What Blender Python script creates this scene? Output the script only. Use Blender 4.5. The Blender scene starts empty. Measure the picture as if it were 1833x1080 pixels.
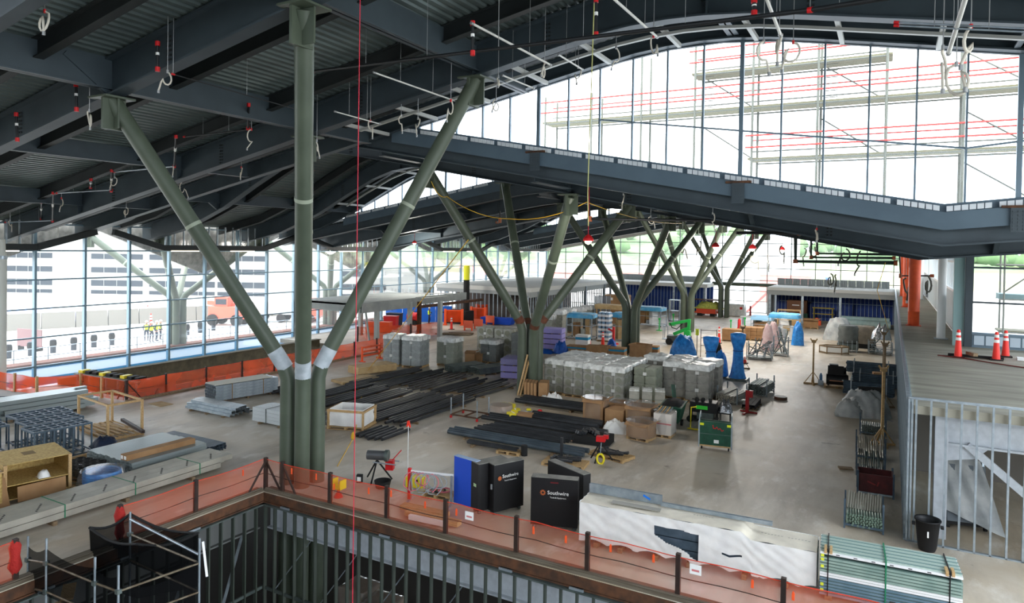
import bpy, math, random
from mathutils import Vector, Matrix
random.seed(7)
S = bpy.context.scene
COL = S.collection
# ------------------------------------------------------------------ camera
H = 8.5
FPX, YAW, V0, ROLL, PITCH = 1228.2, 0.5040, 460.3, 0.0163, 0.0161
def _axes():
    F = Vector((-math.sin(YAW) * math.cos(PITCH), math.cos(YAW) * math.cos(PITCH), -math.sin(PITCH)))
    R0 = Vector((math.cos(YAW), math.sin(YAW), 0))
    U0 = R0.cross(F)
    R = R0 * math.cos(ROLL) + U0 * math.sin(ROLL)
    U = U0 * math.cos(ROLL) - R0 * math.sin(ROLL)
    return F, R, U
CF, CR, CU = _axes()
cam_data = bpy.data.cameras.new('camera')
cam = bpy.data.objects.new('camera', cam_data); COL.objects.link(cam)
cam.matrix_world = Matrix(((CR.x, CU.x, -CF.x, 0), (CR.y, CU.y, -CF.y, 0), (CR.z, CU.z, -CF.z, H), (0, 0, 0, 1)))
cam_data.sensor_width = 36.0
cam_data.lens = FPX / 1833.0 * 36.0
cam_data.shift_y = (V0 - 540.0) / 1833.0
cam_data.clip_start = 0.1; cam_data.clip_end = 3000
S.camera = cam
# ------------------------------------------------------------------ light
W = bpy.data.worlds.new('overcast_sky'); S.world = W
W.use_nodes = True
_n = W.node_tree.nodes; _l = W.node_tree.links
_bg = _n['Background']
_tc = _n.new('ShaderNodeTexCoord'); _mp = _n.new('ShaderNodeMapping'); _mp.inputs['Scale'].default_value = (1, 1, 2.5)
_ns = _n.new('ShaderNodeTexNoise'); _ns.inputs['Scale'].default_value = 2.2; _ns.inputs['Detail'].default_value = 5
_rp = _n.new('ShaderNodeValToRGB')
_rp.color_ramp.elements[0].position = 0.38; _rp.color_ramp.elements[0].color = (0.62, 0.76, 0.92, 1)
_rp.color_ramp.elements[1].position = 0.55; _rp.color_ramp.elements[1].color = (0.92, 0.96, 1.0, 1)
_l.new(_tc.outputs['Generated'], _mp.inputs['Vector']); _l.new(_mp.outputs['Vector'], _ns.inputs['Vector'])
_l.new(_ns.outputs['Fac'], _rp.inputs['Fac']); _l.new(_rp.outputs['Color'], _bg.inputs['Color'])
SKY = 2.6
_bg.inputs['Strength'].default_value = SKY
sun_d = bpy.data.lights.new('hazy_sun', 'SUN'); sun_d.energy = 0.8; sun_d.angle = 0.6; sun_d.color = (1.0, 0.95, 0.88)
sun = bpy.data.objects.new('hazy_sun', sun_d); COL.objects.link(sun)
sun.rotation_euler = (math.radians(38), math.radians(18), math.radians(20)); sun.location = (0, 0, 60)
S.view_settings.view_transform = 'Standard'; S.view_settings.look = 'None'
S.view_settings.gamma = 1.0; S.view_settings.use_curve_mapping = False
S.view_settings.exposure = 1.45
S.cycles.max_bounces = 8; S.cycles.diffuse_bounces = 4; S.cycles.glossy_bounces = 3
S.cycles.transparent_max_bounces = 24; S.cycles.transmission_bounces = 4
S.cycles.caustics_reflective = False; S.cycles.caustics_refractive = False
S.cycles.sample_clamp_indirect = 6.0
# ------------------------------------------------------------------ pixel to place (photo frame 1833 x 1080)
def ray(u, v):
    du, dv = u - 916.5, v - V0
    return CF * FPX + CR * du - CU * dv
def G(u, v, z=0.0):
    r = ray(u, v); t = (z - H) / r.z
    return Vector((r.x * t, r.y * t, z))
def GY(u, v, Y):
    r = ray(u, v); t = Y / r.y
    return Vector((r.x * t, Y, H + r.z * t))
def GX(u, v, X):
    r = ray(u, v); t = X / r.x
    return Vector((X, r.y * t, H + r.z * t))
def GD(u, v, d):
    r = ray(u, v); t = d / r.dot(CF)
    return Vector((r.x * t, r.y * t, H + r.z * t))
# ------------------------------------------------------------------ materials
MATS = {}
def lin(c):
    return tuple(((x / 255.0) / 12.92 if x / 255.0 <= 0.04045 else ((x / 255.0 + 0.055) / 1.055) ** 2.4) for x in c)
def mat(name, c, rough=0.6, metal=0.0, c2=None, scale=3.0, detail=4.0, lo=0.35, hi=0.65, bump=0.0, bscale=None, stretch=None, spec=0.35):
    if name in MATS: return MATS[name]
    m = bpy.data.materials.new(name); m.use_nodes = True
    nt = m.node_tree; n = nt.nodes; l = nt.links
    b = n['Principled BSDF']
    b.inputs['Roughness'].default_value = rough; b.inputs['Metallic'].default_value = metal
    b.inputs['Specular IOR Level'].default_value = spec
    c1 = lin(c) + (1,)
    b.inputs['Base Color'].default_value = c1
    if c2 is not None or bump:
        tc = n.new('ShaderNodeTexCoord'); mp = n.new('ShaderNodeMapping')
        if stretch: mp.inputs['Scale'].default_value = stretch
        l.new(tc.outputs['Object'], mp.inputs['Vector'])
        if c2 is not None:
            ns = n.new('ShaderNodeTexNoise'); ns.inputs['Scale'].default_value = scale; ns.inputs['Detail'].default_value = detail
            rp = n.new('ShaderNodeValToRGB')
            rp.color_ramp.elements[0].position = lo; rp.color_ramp.elements[0].color = c1
            rp.color_ramp.elements[1].position = hi; rp.color_ramp.elements[1].color = lin(c2) + (1,)
            l.new(mp.outputs['Vector'], ns.inputs['Vector']); l.new(ns.outputs['Fac'], rp.inputs['Fac'])
            l.new(rp.outputs['Color'], b.inputs['Base Color'])
        if bump:
            nb = n.new('ShaderNodeTexNoise'); nb.inputs['Scale'].default_value = bscale or scale * 4; nb.inputs['Detail'].default_value = 3
            bp = n.new('ShaderNodeBump'); bp.inputs['Strength'].default_value = bump; bp.inputs['Distance'].default_value = 0.05
            l.new(mp.outputs['Vector'], nb.inputs['Vector']); l.new(nb.outputs['Fac'], bp.inputs['Height']); l.new(bp.outputs['Normal'], b.inputs['Normal'])
    MATS[name] = m
    return m
def emat(name, c, strength):
    if name in MATS: return MATS[name]
    m = bpy.data.materials.new(name); m.use_nodes = True
    b = m.node_tree.nodes['Principled BSDF']
    b.inputs['Base Color'].default_value = lin(c) + (1,)
    b.inputs['Emission Color'].default_value = lin(c) + (1,); b.inputs['Emission Strength'].default_value = strength
    MATS[name] = m; return m
def sheer(name, c, cover=0.4, rough=0.6, gloss=0.0, trans=0.5, net=0.0):
    """thin see-through sheet: clear fraction + light-scattering fraction (glare veil, film, netting) + a little gloss"""
    if name in MATS: return MATS[name]
    m = bpy.data.materials.new(name); m.use_nodes = True
    nt = m.node_tree; n = nt.nodes; l = nt.links
    n.remove(n['Principled BSDF']); out = n['Material Output']
    tr = n.new('ShaderNodeBsdfTransparent'); df = n.new('ShaderNodeBsdfDiffuse'); tl = n.new('ShaderNodeBsdfTranslucent')
    df.inputs['Color'].default_value = lin(c) + (1,); tl.inputs['Color'].default_value = lin(c) + (1,)
    m1 = n.new('ShaderNodeMixShader'); m1.inputs['Fac'].default_value = trans
    l.new(df.outputs[0], m1.inputs[1]); l.new(tl.outputs[0], m1.inputs[2])
    m2 = n.new('ShaderNodeMixShader'); m2.inputs['Fac'].default_value = cover
    l.new(tr.outputs[0], m2.inputs[1]); l.new(m1.outputs[0], m2.inputs[2])
    if net:
        tc = n.new('ShaderNodeTexCoord'); ns = n.new('ShaderNodeTexNoise'); ns.inputs['Scale'].default_value = net
        mr = n.new('ShaderNodeMapRange'); mr.inputs['From Min'].default_value = 0.3; mr.inputs['From Max'].default_value = 0.7
        mr.inputs['To Min'].default_value = cover * 0.6; mr.inputs['To Max'].default_value = min(1, cover * 1.4)
        l.new(tc.outputs['Object'], ns.inputs['Vector']); l.new(ns.outputs['Fac'], mr.inputs['Value']); l.new(mr.outputs[0], m2.inputs['Fac'])
    last = m2
    if gloss:
        gl = n.new('ShaderNodeBsdfGlossy'); gl.inputs['Roughness'].default_value = 0.05
        m3 = n.new('ShaderNodeMixShader'); fr = n.new('ShaderNodeLayerWeight'); fr.inputs['Blend'].default_value = 0.25
        ml = n.new('ShaderNodeMath'); ml.operation = 'MULTIPLY'; ml.inputs[1].default_value = gloss
        l.new(fr.outputs['Fresnel'], ml.inputs[0]); l.new(ml.outputs[0], m3.inputs['Fac'])
        l.new(m2.outputs[0], m3.inputs[1]); l.new(gl.outputs[0], m3.inputs[2]); last = m3
    l.new(last.outputs[0], out.inputs['Surface'])
    MATS[name] = m; return m
# ------------------------------------------------------------------ mesh building
class MB:
    def __init__(s): s.v = []; s.f = []; s.sm = []; s.mi = []; s.m = 0
    def add(s, vs, fs, smooth=False):
        o = len(s.v); s.v += [tuple(p) for p in vs]
        for f in fs: s.f.append(tuple(i + o for i in f)); s.sm.append(smooth); s.mi.append(s.m)
        return s
    def hexa(s, p):   # p: 4 bottom, 4 top (ccw seen from above)
        return s.add(p, [(3, 2, 1, 0), (4, 5, 6, 7), (0, 1, 5, 4), (1, 2, 6, 5), (2, 3, 7, 6), (3, 0, 4, 7)])
    def box(s, x0, x1, y0, y1, z0, z1):
        return s.hexa([(x0, y0, z0), (x1, y0, z0), (x1, y1, z0), (x0, y1, z0), (x0, y0, z1), (x1, y0, z1), (x1, y1, z1), (x0, y1, z1)])
    def cb(s, cx, cy, cz, sx, sy, sz, rz=0.0, taper=1.0):   # centred on x,y; cz = base
        c, q = math.cos(rz), math.sin(rz); P = []
        for z, k in ((cz, 1.0), (cz + sz, taper)):
            for a, b in ((-1, -1), (1, -1), (1, 1), (-1, 1)):
                x, y = a * sx / 2 * k, b * sy / 2 * k
                P.append((cx + c * x - q * y, cy + q * x + c * y, z))
        return s.hexa(P)
    def bar(s, p, q, w, h, up=(0, 0, 1)):      # rectangular bar along p-q
        p, q = Vector(p), Vector(q); d = (q - p)
        if d.length < 1e-6: return s
        d.normalize(); up = Vector(up)
        if abs(d.dot(up)) > 0.98: up = Vector((1, 0, 0)) if abs(d.x) < 0.9 else Vector((0, 1, 0))
        a = d.cross(up).normalized(); b = a.cross(d).normalized()
        P = [e + a * i * w / 2 + b * j * h / 2 for e in (p, q) for i, j in ((-1, -1), (1, -1), (1, 1), (-1, 1))]
        return s.hexa(P)
    def tube(s, pts, r, n=8, caps=True, r2=None):
        pts = [Vector(p) for p in pts]; rings = []; k = len(pts)
        prev = None
        for i, p in enumerate(pts):
            d = ((pts[min(i + 1, k - 1)] - p).normalized() + (p - pts[max(i - 1, 0)]).normalized())
            d = d.normalized() if d.length > 1e-6 else Vector((0, 0, 1))
            if prev is None:
                a = d.orthogonal().normalized()
                if abs(d.z) > 0.5: a = Vector((1, 0, 0)); a = (a - d * a.dot(d)).normalized()
            else: a = (prev - d * prev.dot(d)).normalized()
            prev = a; b = d.cross(a)
            rr = r if r2 is None else r + (r2 - r) * i / max(1, k - 1)
            # mitre stretch
            st = 1.0
            if 0 < i < k - 1:
                ca = (pts[i + 1] - p).normalized().dot((p - pts[i - 1]).normalized()); st = 1.0 / max(0.6, math.sqrt(max(0.1, (1 + ca) / 2)))
            rings.append([p + (a * math.cos(t) + b * math.sin(t)) * rr * (st if False else 1.0) for t in [2 * math.pi * j / n for j in range(n)]])
        vs = [q for rg in rings for q in rg]; fs = []
        for i in range(k - 1):
            for j in range(n):
                fs.append((i * n + j, i * n + (j + 1) % n, (i + 1) * n + (j + 1) % n, (i + 1) * n + j))
        s.add(vs, fs, n > 5)
        if caps:
            s.add(rings[0], [tuple(range(n - 1, -1, -1))]); s.add(rings[-1], [tuple(range(n))])
        return s
    def lathe(s, cx, cy, prof, n=14):          # prof: [(r,z)...] bottom to top
        vs = [(cx + r * math.cos(2 * math.pi * j / n), cy + r * math.sin(2 * math.pi * j / n), z) for r, z in prof for j in range(n)]
        fs = [(i * n + j, i * n + (j + 1) % n, (i + 1) * n + (j + 1) % n, (i + 1) * n + j) for i in range(len(prof) - 1) for j in range(n)]
        s.add(vs, fs, True)
        if prof[0][0] > 1e-4: s.add([vs[j] for j in range(n)], [tuple(range(n - 1, -1, -1))])
        if prof[-1][0] > 1e-4: s.add([vs[(len(prof) - 1) * n + j] for j in range(n)], [tuple(range(n))])
        return s
    def prism(s, poly, d):                      # poly: 3d points (planar), extruded by vector d
        d = Vector(d); k = len(poly); P = [Vector(p) for p in poly]
        nrm = Vector((0, 0, 0))
        for i in range(k):
            a, b = P[i], P[(i + 1) % k]; nrm += a.cross(b)
        if nrm.dot(d) > 0: P = P[::-1]
        vs = P + [p + d for p in P]
        fs = [tuple(range(k)), tuple(range(2 * k - 1, k - 1, -1))] + [(i, i + k, (i + 1) % k + k, (i + 1) % k) for i in range(k)]
        return s.add(vs, fs)
    def grid(s, fn, nu, nv, smooth=True):       # fn(a,b) a,b in 0..1
        vs = [fn(i / nu, j / nv) for j in range(nv + 1) for i in range(nu + 1)]
        fs = [(j * (nu + 1) + i, j * (nu + 1) + i + 1, (j + 1) * (nu + 1) + i + 1, (j + 1) * (nu + 1) + i) for j in range(nv) for i in range(nu)]
        return s.add(vs, fs, smooth)
    def mesh(s, name, mats):
        me = bpy.data.meshes.new(name); me.from_pydata(s.v, [], s.f)
        for m in (mats if isinstance(mats, (list, tuple)) else [mats]): me.materials.append(m)
        me.polygons.foreach_set('use_smooth', s.sm); me.polygons.foreach_set('material_index', s.mi)
        me.validate(); me.update(); return me
def tag(o, label=None, cat=None, group=None, kind=None):
    if label: o['label'] = label
    if cat: o['category'] = cat
    if group: o['group'] = group
    if kind: o['kind'] = kind
    return o
def put(name, me, parent=None, loc=None, rz=0.0, **k):
    o = bpy.data.objects.new(name, me); COL.objects.link(o)
    if parent: o.parent = parent
    if loc is not None: o.location = loc
    if rz: o.rotation_euler = (0, 0, rz)
    return tag(o, **k)
def obj(name, mb, m, parent=None, loc=None, rz=0.0, **k):
    return put(name, mb.mesh(name, m), parent, loc, rz, **k)
def thing(name, loc, rz=0.0, label=None, cat=None, group=None, kind=None):
    o = bpy.data.objects.new(name, None); COL.objects.link(o); o.empty_display_size = 0.2
    o.location = loc; o.rotation_euler = (0, 0, rz)
    return tag(o, label, cat, group, kind)
def copy_thing(root, loc, rz=0.0, label=None, group=None):
    r = root.copy(); COL.objects.link(r); r.location = loc; r.rotation_euler = (0, 0, rz)
    if label: r['label'] = label
    if group: r['group'] = group
    for ch in list(root.children):
        c = ch.copy(); COL.objects.link(c); c.parent = r
        for g in list(ch.children):
            d = g.copy(); COL.objects.link(d); d.parent = c
    return r
def ordinal(i):
    return ['first', 'second', 'third', 'fourth', 'fifth', 'sixth', 'seventh', 'eighth', 'ninth', 'tenth', 'eleventh', 'twelfth', 'thirteenth', 'fourteenth', 'fifteenth', 'sixteenth', 'seventeenth', 'eighteenth', 'nineteenth', 'twentieth'][i]
def vnoise(x, y, seed=0):
    return (math.sin(x * 1.7 + seed) * math.cos(y * 2.3 + seed * 1.3) + 0.5 * math.sin(x * 4.1 + y * 3.3 + seed * 2.1) + 0.25 * math.sin(x * 9.3 - y * 7.7 + seed)) / 1.75
# palette
M_conc = mat('concrete', (176, 172, 164), 0.75, c2=(150, 146, 138), scale=0.6, detail=8, bump=0.05, bscale=6)
M_steel = mat('primed_steel', (61, 72, 78), 0.5, c2=(53, 63, 69), scale=0.8)
M_steel_dk = mat('primed_steel_dark', (40, 45, 46), 0.6, c2=(34, 38, 39), scale=0.8)
M_deck = mat('galvanised_deck', (92, 104, 102), 0.45, 0.3, c2=(78, 88, 87), scale=0.5)
M_col = mat('olive_column_paint', (82, 91, 77), 0.45, c2=(72, 81, 68), scale=0.9, detail=6)
M_galv = mat('galvanised_steel', (168, 178, 184), 0.4, 0.55, c2=(140, 152, 160), scale=4)
M_galv_dk = mat('weathered_galvanised', (104, 114, 110), 0.45, 0.4, c2=(82, 92, 90), scale=3)
M_galv_blue = mat('blue_grey_channel', (82, 98, 112), 0.5, 0.3, c2=(64, 80, 92), scale=3)
M_blackpipe = mat('black_pipe', (54, 56, 59), 0.3, c2=(38, 40, 43), scale=2)
M_black = mat('black_paint', (20, 20, 22), 0.5)
M_dark = mat('dark_rubber', (28, 28, 28), 0.8)
M_rust = mat('rusty_steel', (96, 62, 40), 0.8, c2=(62, 44, 32), scale=3, detail=8)
M_post = mat('brown_post_steel', (40, 30, 26), 0.6, c2=(54, 38, 30), scale=4)
M_wood = mat('pale_lumber', (196, 164, 116), 0.7, c2=(170, 138, 94), scale=5, stretch=(1, 6, 6))
M_wood2 = mat('weathered_lumber', (146, 124, 96), 0.8, c2=(118, 98, 74), scale=4, stretch=(1, 5, 5))
M_ply = mat('plywood', (188, 162, 118), 0.7, c2=(168, 140, 98), scale=2.5)
M_osb = mat('strand_board', (206, 178, 112), 0.75, c2=(176, 144, 82), scale=14, detail=6)
M_card = mat('cardboard', (164, 128, 90), 0.85, c2=(150, 114, 78), scale=2)
M_white = mat('white_paint', (226, 228, 228), 0.5)
M_whitewrap = mat('white_wrap', (232, 232, 228), 0.45, c2=(216, 216, 214), scale=2, bump=0.25, bscale=5)
M_blue = mat('blue_panel', (24, 74, 190), 0.5)
M_bluewrap = mat('blue_tarp', (52, 146, 222), 0.4, c2=(34, 112, 190), scale=5, bump=0.5, bscale=9)
M_red = mat('red_paint', (200, 30, 34), 0.45)
M_orange = mat('orange_plastic', (240, 92, 44), 0.55)
M_orangecol = mat('orange_primer', (224, 92, 48), 0.55, c2=(206, 78, 40), scale=2)
M_yellow = mat('yellow_plastic', (232, 214, 44), 0.5)
M_green = mat('green_paint', (34, 82, 62), 0.5, c2=(26, 66, 50), scale=4)
M_lime = mat('bright_green', (36, 170, 74), 0.5)
M_wrap = mat('grey_shrinkwrap', (158, 160, 150), 0.35, c2=(136, 138, 128), scale=5, bump=0.35, bscale=12)
M_wraptop = mat('clear_film_top', (224, 226, 222), 0.3, c2=(196, 198, 194), scale=6, bump=0.7, bscale=8)
M_bale = mat('insulation_bale', (176, 174, 162), 0.55, c2=(148, 146, 134), scale=2.2, lo=0.45, hi=0.6, bump=0.2)
M_bale_dk = mat('insulation_bale_dark', (104, 108, 104), 0.6, c2=(84, 88, 86), scale=2.2, bump=0.2)
M_purple = mat('purple_board', (150, 142, 200), 0.7)
M_hose = mat('white_flexible_hose', (206, 200, 186), 0.6)
M_glass = sheer('glare_veil_glass', (236, 242, 244), cover=0.05, gloss=0.5)  # white scatter mixed into the panes imitates glare over the outdoor view
M_glassfar = sheer('glare_veil_far_glass', (236, 240, 240), cover=0.10, gloss=0.4)  # stronger white scatter to wash out the far view like glare
M_glassblue = sheer('blue_film_glass', (44, 112, 152), cover=0.62, gloss=0.5)
M_net = sheer('orange_netting', (236, 96, 56), cover=0.28, net=0.5)
M_netblack = sheer('black_netting', (20, 21, 22), cover=0.82, trans=0.3)
M_film = sheer('clear_film', (226, 228, 228), cover=0.4, gloss=0.5)
M_bluewall = mat('blue_membrane', (26, 62, 140), 0.6, c2=(20, 50, 118), scale=1)
M_paper = mat('white_label', (236, 236, 232), 0.7)
M_tarp = mat('grey_tarp', (176, 178, 176), 0.5, c2=(142, 146, 146), scale=1.5, bump=0.5, bscale=4)
M_fireproof = mat('sprayed_fireproofing', (200, 206, 212), 0.9, c2=(186, 192, 198), scale=5, bump=0.1, bscale=12)
M_hivis = mat('hi_vis_vest', (206, 236, 60), 0.7)
M_skin = mat('skin', (186, 140, 112), 0.6)
M_navy = mat('dark_work_clothes', (44, 52, 70), 0.8)
# ================================================================== building shell
CX0, CY0, D, SP = -18.13, 17.69, 17.57, 4.31       # tree columns: x, first y, spacing, arm spread
LW = -47.0; FW = CY0 + 4.5 * D                      # left glass wall, far glass wall
PITX, PITY = -18.5, 16.32
LOW = -5.6
XR = 0.56                                           # raised deck edge
RX = 14.0                                           # right limit of the roof
def smoothabs(x, r): return math.sqrt(x * x + r * r) - 0
def zA(x):
    d = abs(x + 6.5)
    if d < 3.5: d = (d * d / 7.0) + 1.75
    return 16.2 - 0.192 * d
def _poly(pts):
    def f(x):
        if x <= pts[0][0]: return pts[0][1]
        for (x0, z0), (x1, z1) in zip(pts[:-1], pts[1:]):
            if x <= x1: return z0 + (z1 - z0) * (x - x0) / (x1 - x0)
        (x0, z0), (x1, z1) = pts[-2], pts[-1]
        return z1 + (z1 - z0) * (x - x1) / (x1 - x0)
    return f
zB = _poly([(-48, 8.3), (-43, 9.3), (-39, 10.75), (-36.2, 12.1), (-33.6, 13.25), (-31.8, 13.8), (-30, 14.0), (-28.3, 13.75), (1.5, 8.26), (RX, 9.38)])
zC = _poly([(-48, 7.75), (-26, 11.45), (-24, 11.75), (-21.5, 11.95), (-19, 11.7), (1.5, 8.05), (RX, 9.1)])
XA = [-48, -40, -30, -20, -10.5, -9, -7.7, -6.5, -5.3, -4, -2.5, 4, RX]
XB = [-48, -43, -39, -36.2, -33.6, -31.8, -30, -28.3, -20, -8, 1.5, 6, RX]
XC = [-48, -38, -26, -24, -21.5, -19, -8, 1.5, 6, RX]
def prof(kind): return {'A': (zA, XA), 'B': (zB, XB), 'C': (zC, XC)}[kind]
def kind(k): return 'ABCBC'[k] if 0 <= k < 5 else 'C'
def sheared(mb, xs, zf, y0, y1, a, b):              # plate following the roof line between offsets a..b
    for x0, x1 in zip(xs[:-1], xs[1:]):
        mb.hexa([(x0, y0, zf(x0) + a), (x1, y0, zf(x1) + a), (x1, y1, zf(x1) + a), (x0, y1, zf(x0) + a),
                 (x0, y0, zf(x0) + b), (x1, y0, zf(x1) + b), (x1, y1, zf(x1) + b), (x0, y1, zf(x0) + b)])
def ibeam(xs, zf, y, a, depth, fw=0.45, t=0.06, web=0.04):
    mb = MB()
    sheared(mb, xs, zf, y - fw / 2, y + fw / 2, a, a + t)
    sheared(mb, xs, zf, y - web / 2, y + web / 2, a + t, a + depth - t)
    sheared(mb, xs, zf, y - fw / 2, y + fw / 2, a + depth - t, a + depth)
    return mb
ceiling = thing('ceiling', (0, 0, 0), 0, 'folded steel roof of alternating bays over the hall', kind='structure')
def between(xs, lo, hi):
    return [lo] + [x for x in xs if lo + 0.05 < x < hi - 0.05] + [hi]
DECK = 1.32
for k in range(0, 5):
    zf, xs = prof(kind(k)); cy = CY0 + k * D
    y0, y1 = cy - D / 2, cy + D / 2
    RXk = RX if k < 2 else 4.6                      # the roof stops at the outer wall beyond the second bay
    xs = [x for x in xs if x < RXk - 0.2] + [RXk]
    # corrugated deck, ribs across the bay
    mb = MB(); x = -48.0; pitch = 0.32; rib = 0.075
    row = []
    while x < RXk:
        for dx, dz in ((0, 0), (0.14, 0), (0.18, rib), (0.28, rib)):
            row.append((x + dx, zf(x + dx) + DECK + dz))
        x += pitch
    vs = [(px, y0, pz) for px, pz in row] + [(px, y1, pz) for px, pz in row]
    n = len(row)
    mb.add(vs, [(i, i + n, i + n + 1, i + 1) for i in range(n - 1)])
    obj('roof_deck', mb, M_deck, ceiling)
    mb = MB(); sheared(mb, xs, zf, y0, y1, DECK + 0.1, DECK + 0.3)
    obj('roof_cover', mb, mat('roof_membrane', (200, 202, 204), 0.8), ceiling)
    for sy in (-1, 1):
        obj('roof_girder', ibeam(xs, zf, cy + sy * SP, 0.0, 1.25, 0.5), M_steel, ceiling)
    for off in (-6.55, -2.15, 2.15, 6.55):
        obj('roof_purlin', ibeam(xs, zf, cy + off, 0.72, 0.6, 0.3, 0.04), M_steel_dk, ceiling)
    for off in (-8.5, 8.5):
        obj('edge_beam', ibeam(xs, zf, cy + off, 0.45, 0.85, 0.4), M_steel, ceiling)
    # cross beams along the bay
    for xc in (CX0 - SP - 17.2, CX0 - SP - 8.6, CX0 - SP, CX0 + SP, CX0 + SP + 8.6, CX0 + SP + 17.2, CX0 + SP + 25.5):
        if xc > RXk: continue
        big = abs(abs(xc - CX0) - SP) < 0.1
        mb = MB(); zb = zf(xc); dep = 1.05 if big else 0.75; top = zb + 1.28
        for ya, yb in ((y0 + 0.5, cy - SP), (cy - SP, cy + SP), (cy + SP, y1 - 0.5)):
            mb.box(xc - 0.03, xc + 0.03, ya, yb, top - dep, top)
            mb.box(xc - 0.2, xc + 0.2, ya, yb, top - dep, top - dep + 0.05)
        obj('cross_beam', mb, M_steel, ceiling)
        # kicker struts by the girders
        for sy in (-1, 1):
            mb = MB(); mb.bar((xc, cy + sy * SP + sy * 0.1, zb + 0.1), (xc, cy + sy * SP + sy * 1.5, zb + 1.1 ), 0.16, 0.16)
            obj('kicker_brace', mb, M_steel, ceiling)
            mb = MB()
            for q in (-1, 1): mb.box(xc - 0.02, xc + 0.02, cy + sy * SP + q * 0.02, cy + sy * SP + q * 0.24, zb + 0.06, zb + 1.2)
            obj('web_stiffener', mb, M_steel, ceiling)
        # bolted splice plate on each girder web
        for sy in (-1, 1):
            xs_ = xc + 2.9; mb = MB(); zz = zf(xs_)
            for c_ in range(2):
                for r_ in range(7): mb.box(xs_ + c_ * 0.14, xs_ + c_ * 0.14 + 0.07, cy + sy * SP - 0.06, cy + sy * SP + 0.06, zz + 0.16 + r_ * 0.14, zz + 0.22 + r_ * 0.14)
            if -46 < xs_ < RXk: obj('bolt_group', mb, M_steel_dk, ceiling)
# rail and outriggers carrying the clerestory head; window light painted into the outriggers' colour
for k in range(0, 4):
    zf, xs = prof(kind(k)); nb = prof(kind(k + 1))[0]; yg = CY0 + k * D + SP; yb_ = CY0 + (k + 0.5) * D
    M_out = mat('pale_outrigger', (170, 172, 168), 0.5)
    x = -38.0; run = []
    while x < RX:
        if zf(x) - nb(x) > 0.9:
            obj('outrigger', MB().box(x - 0.07, x + 0.07, yg + 0.25, yb_ - 0.5, zf(x) + 0.3, zf(x) + 0.45), M_out, ceiling); run.append(x)
        x += 2.8
    if len(run) > 1:
        mb = MB(); xx = sorted(set([run[0], run[-1]] + [q for q in xs if run[0] < q < run[-1]])); sheared(mb, xx, zf, yg + 1.9, yg + 2.05, 0.2, 0.3); obj('ceiling_rail', mb, M_out, ceiling)
mb = MB(); sheared(mb, [x for x in XC if x < 4] + [4.6], zC, FW - 0.45, FW - 0.3, -0.15, 0.5); obj('end_fascia', mb, mat('pale_end_fascia', (196, 192, 184), 0.7), ceiling)
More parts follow.
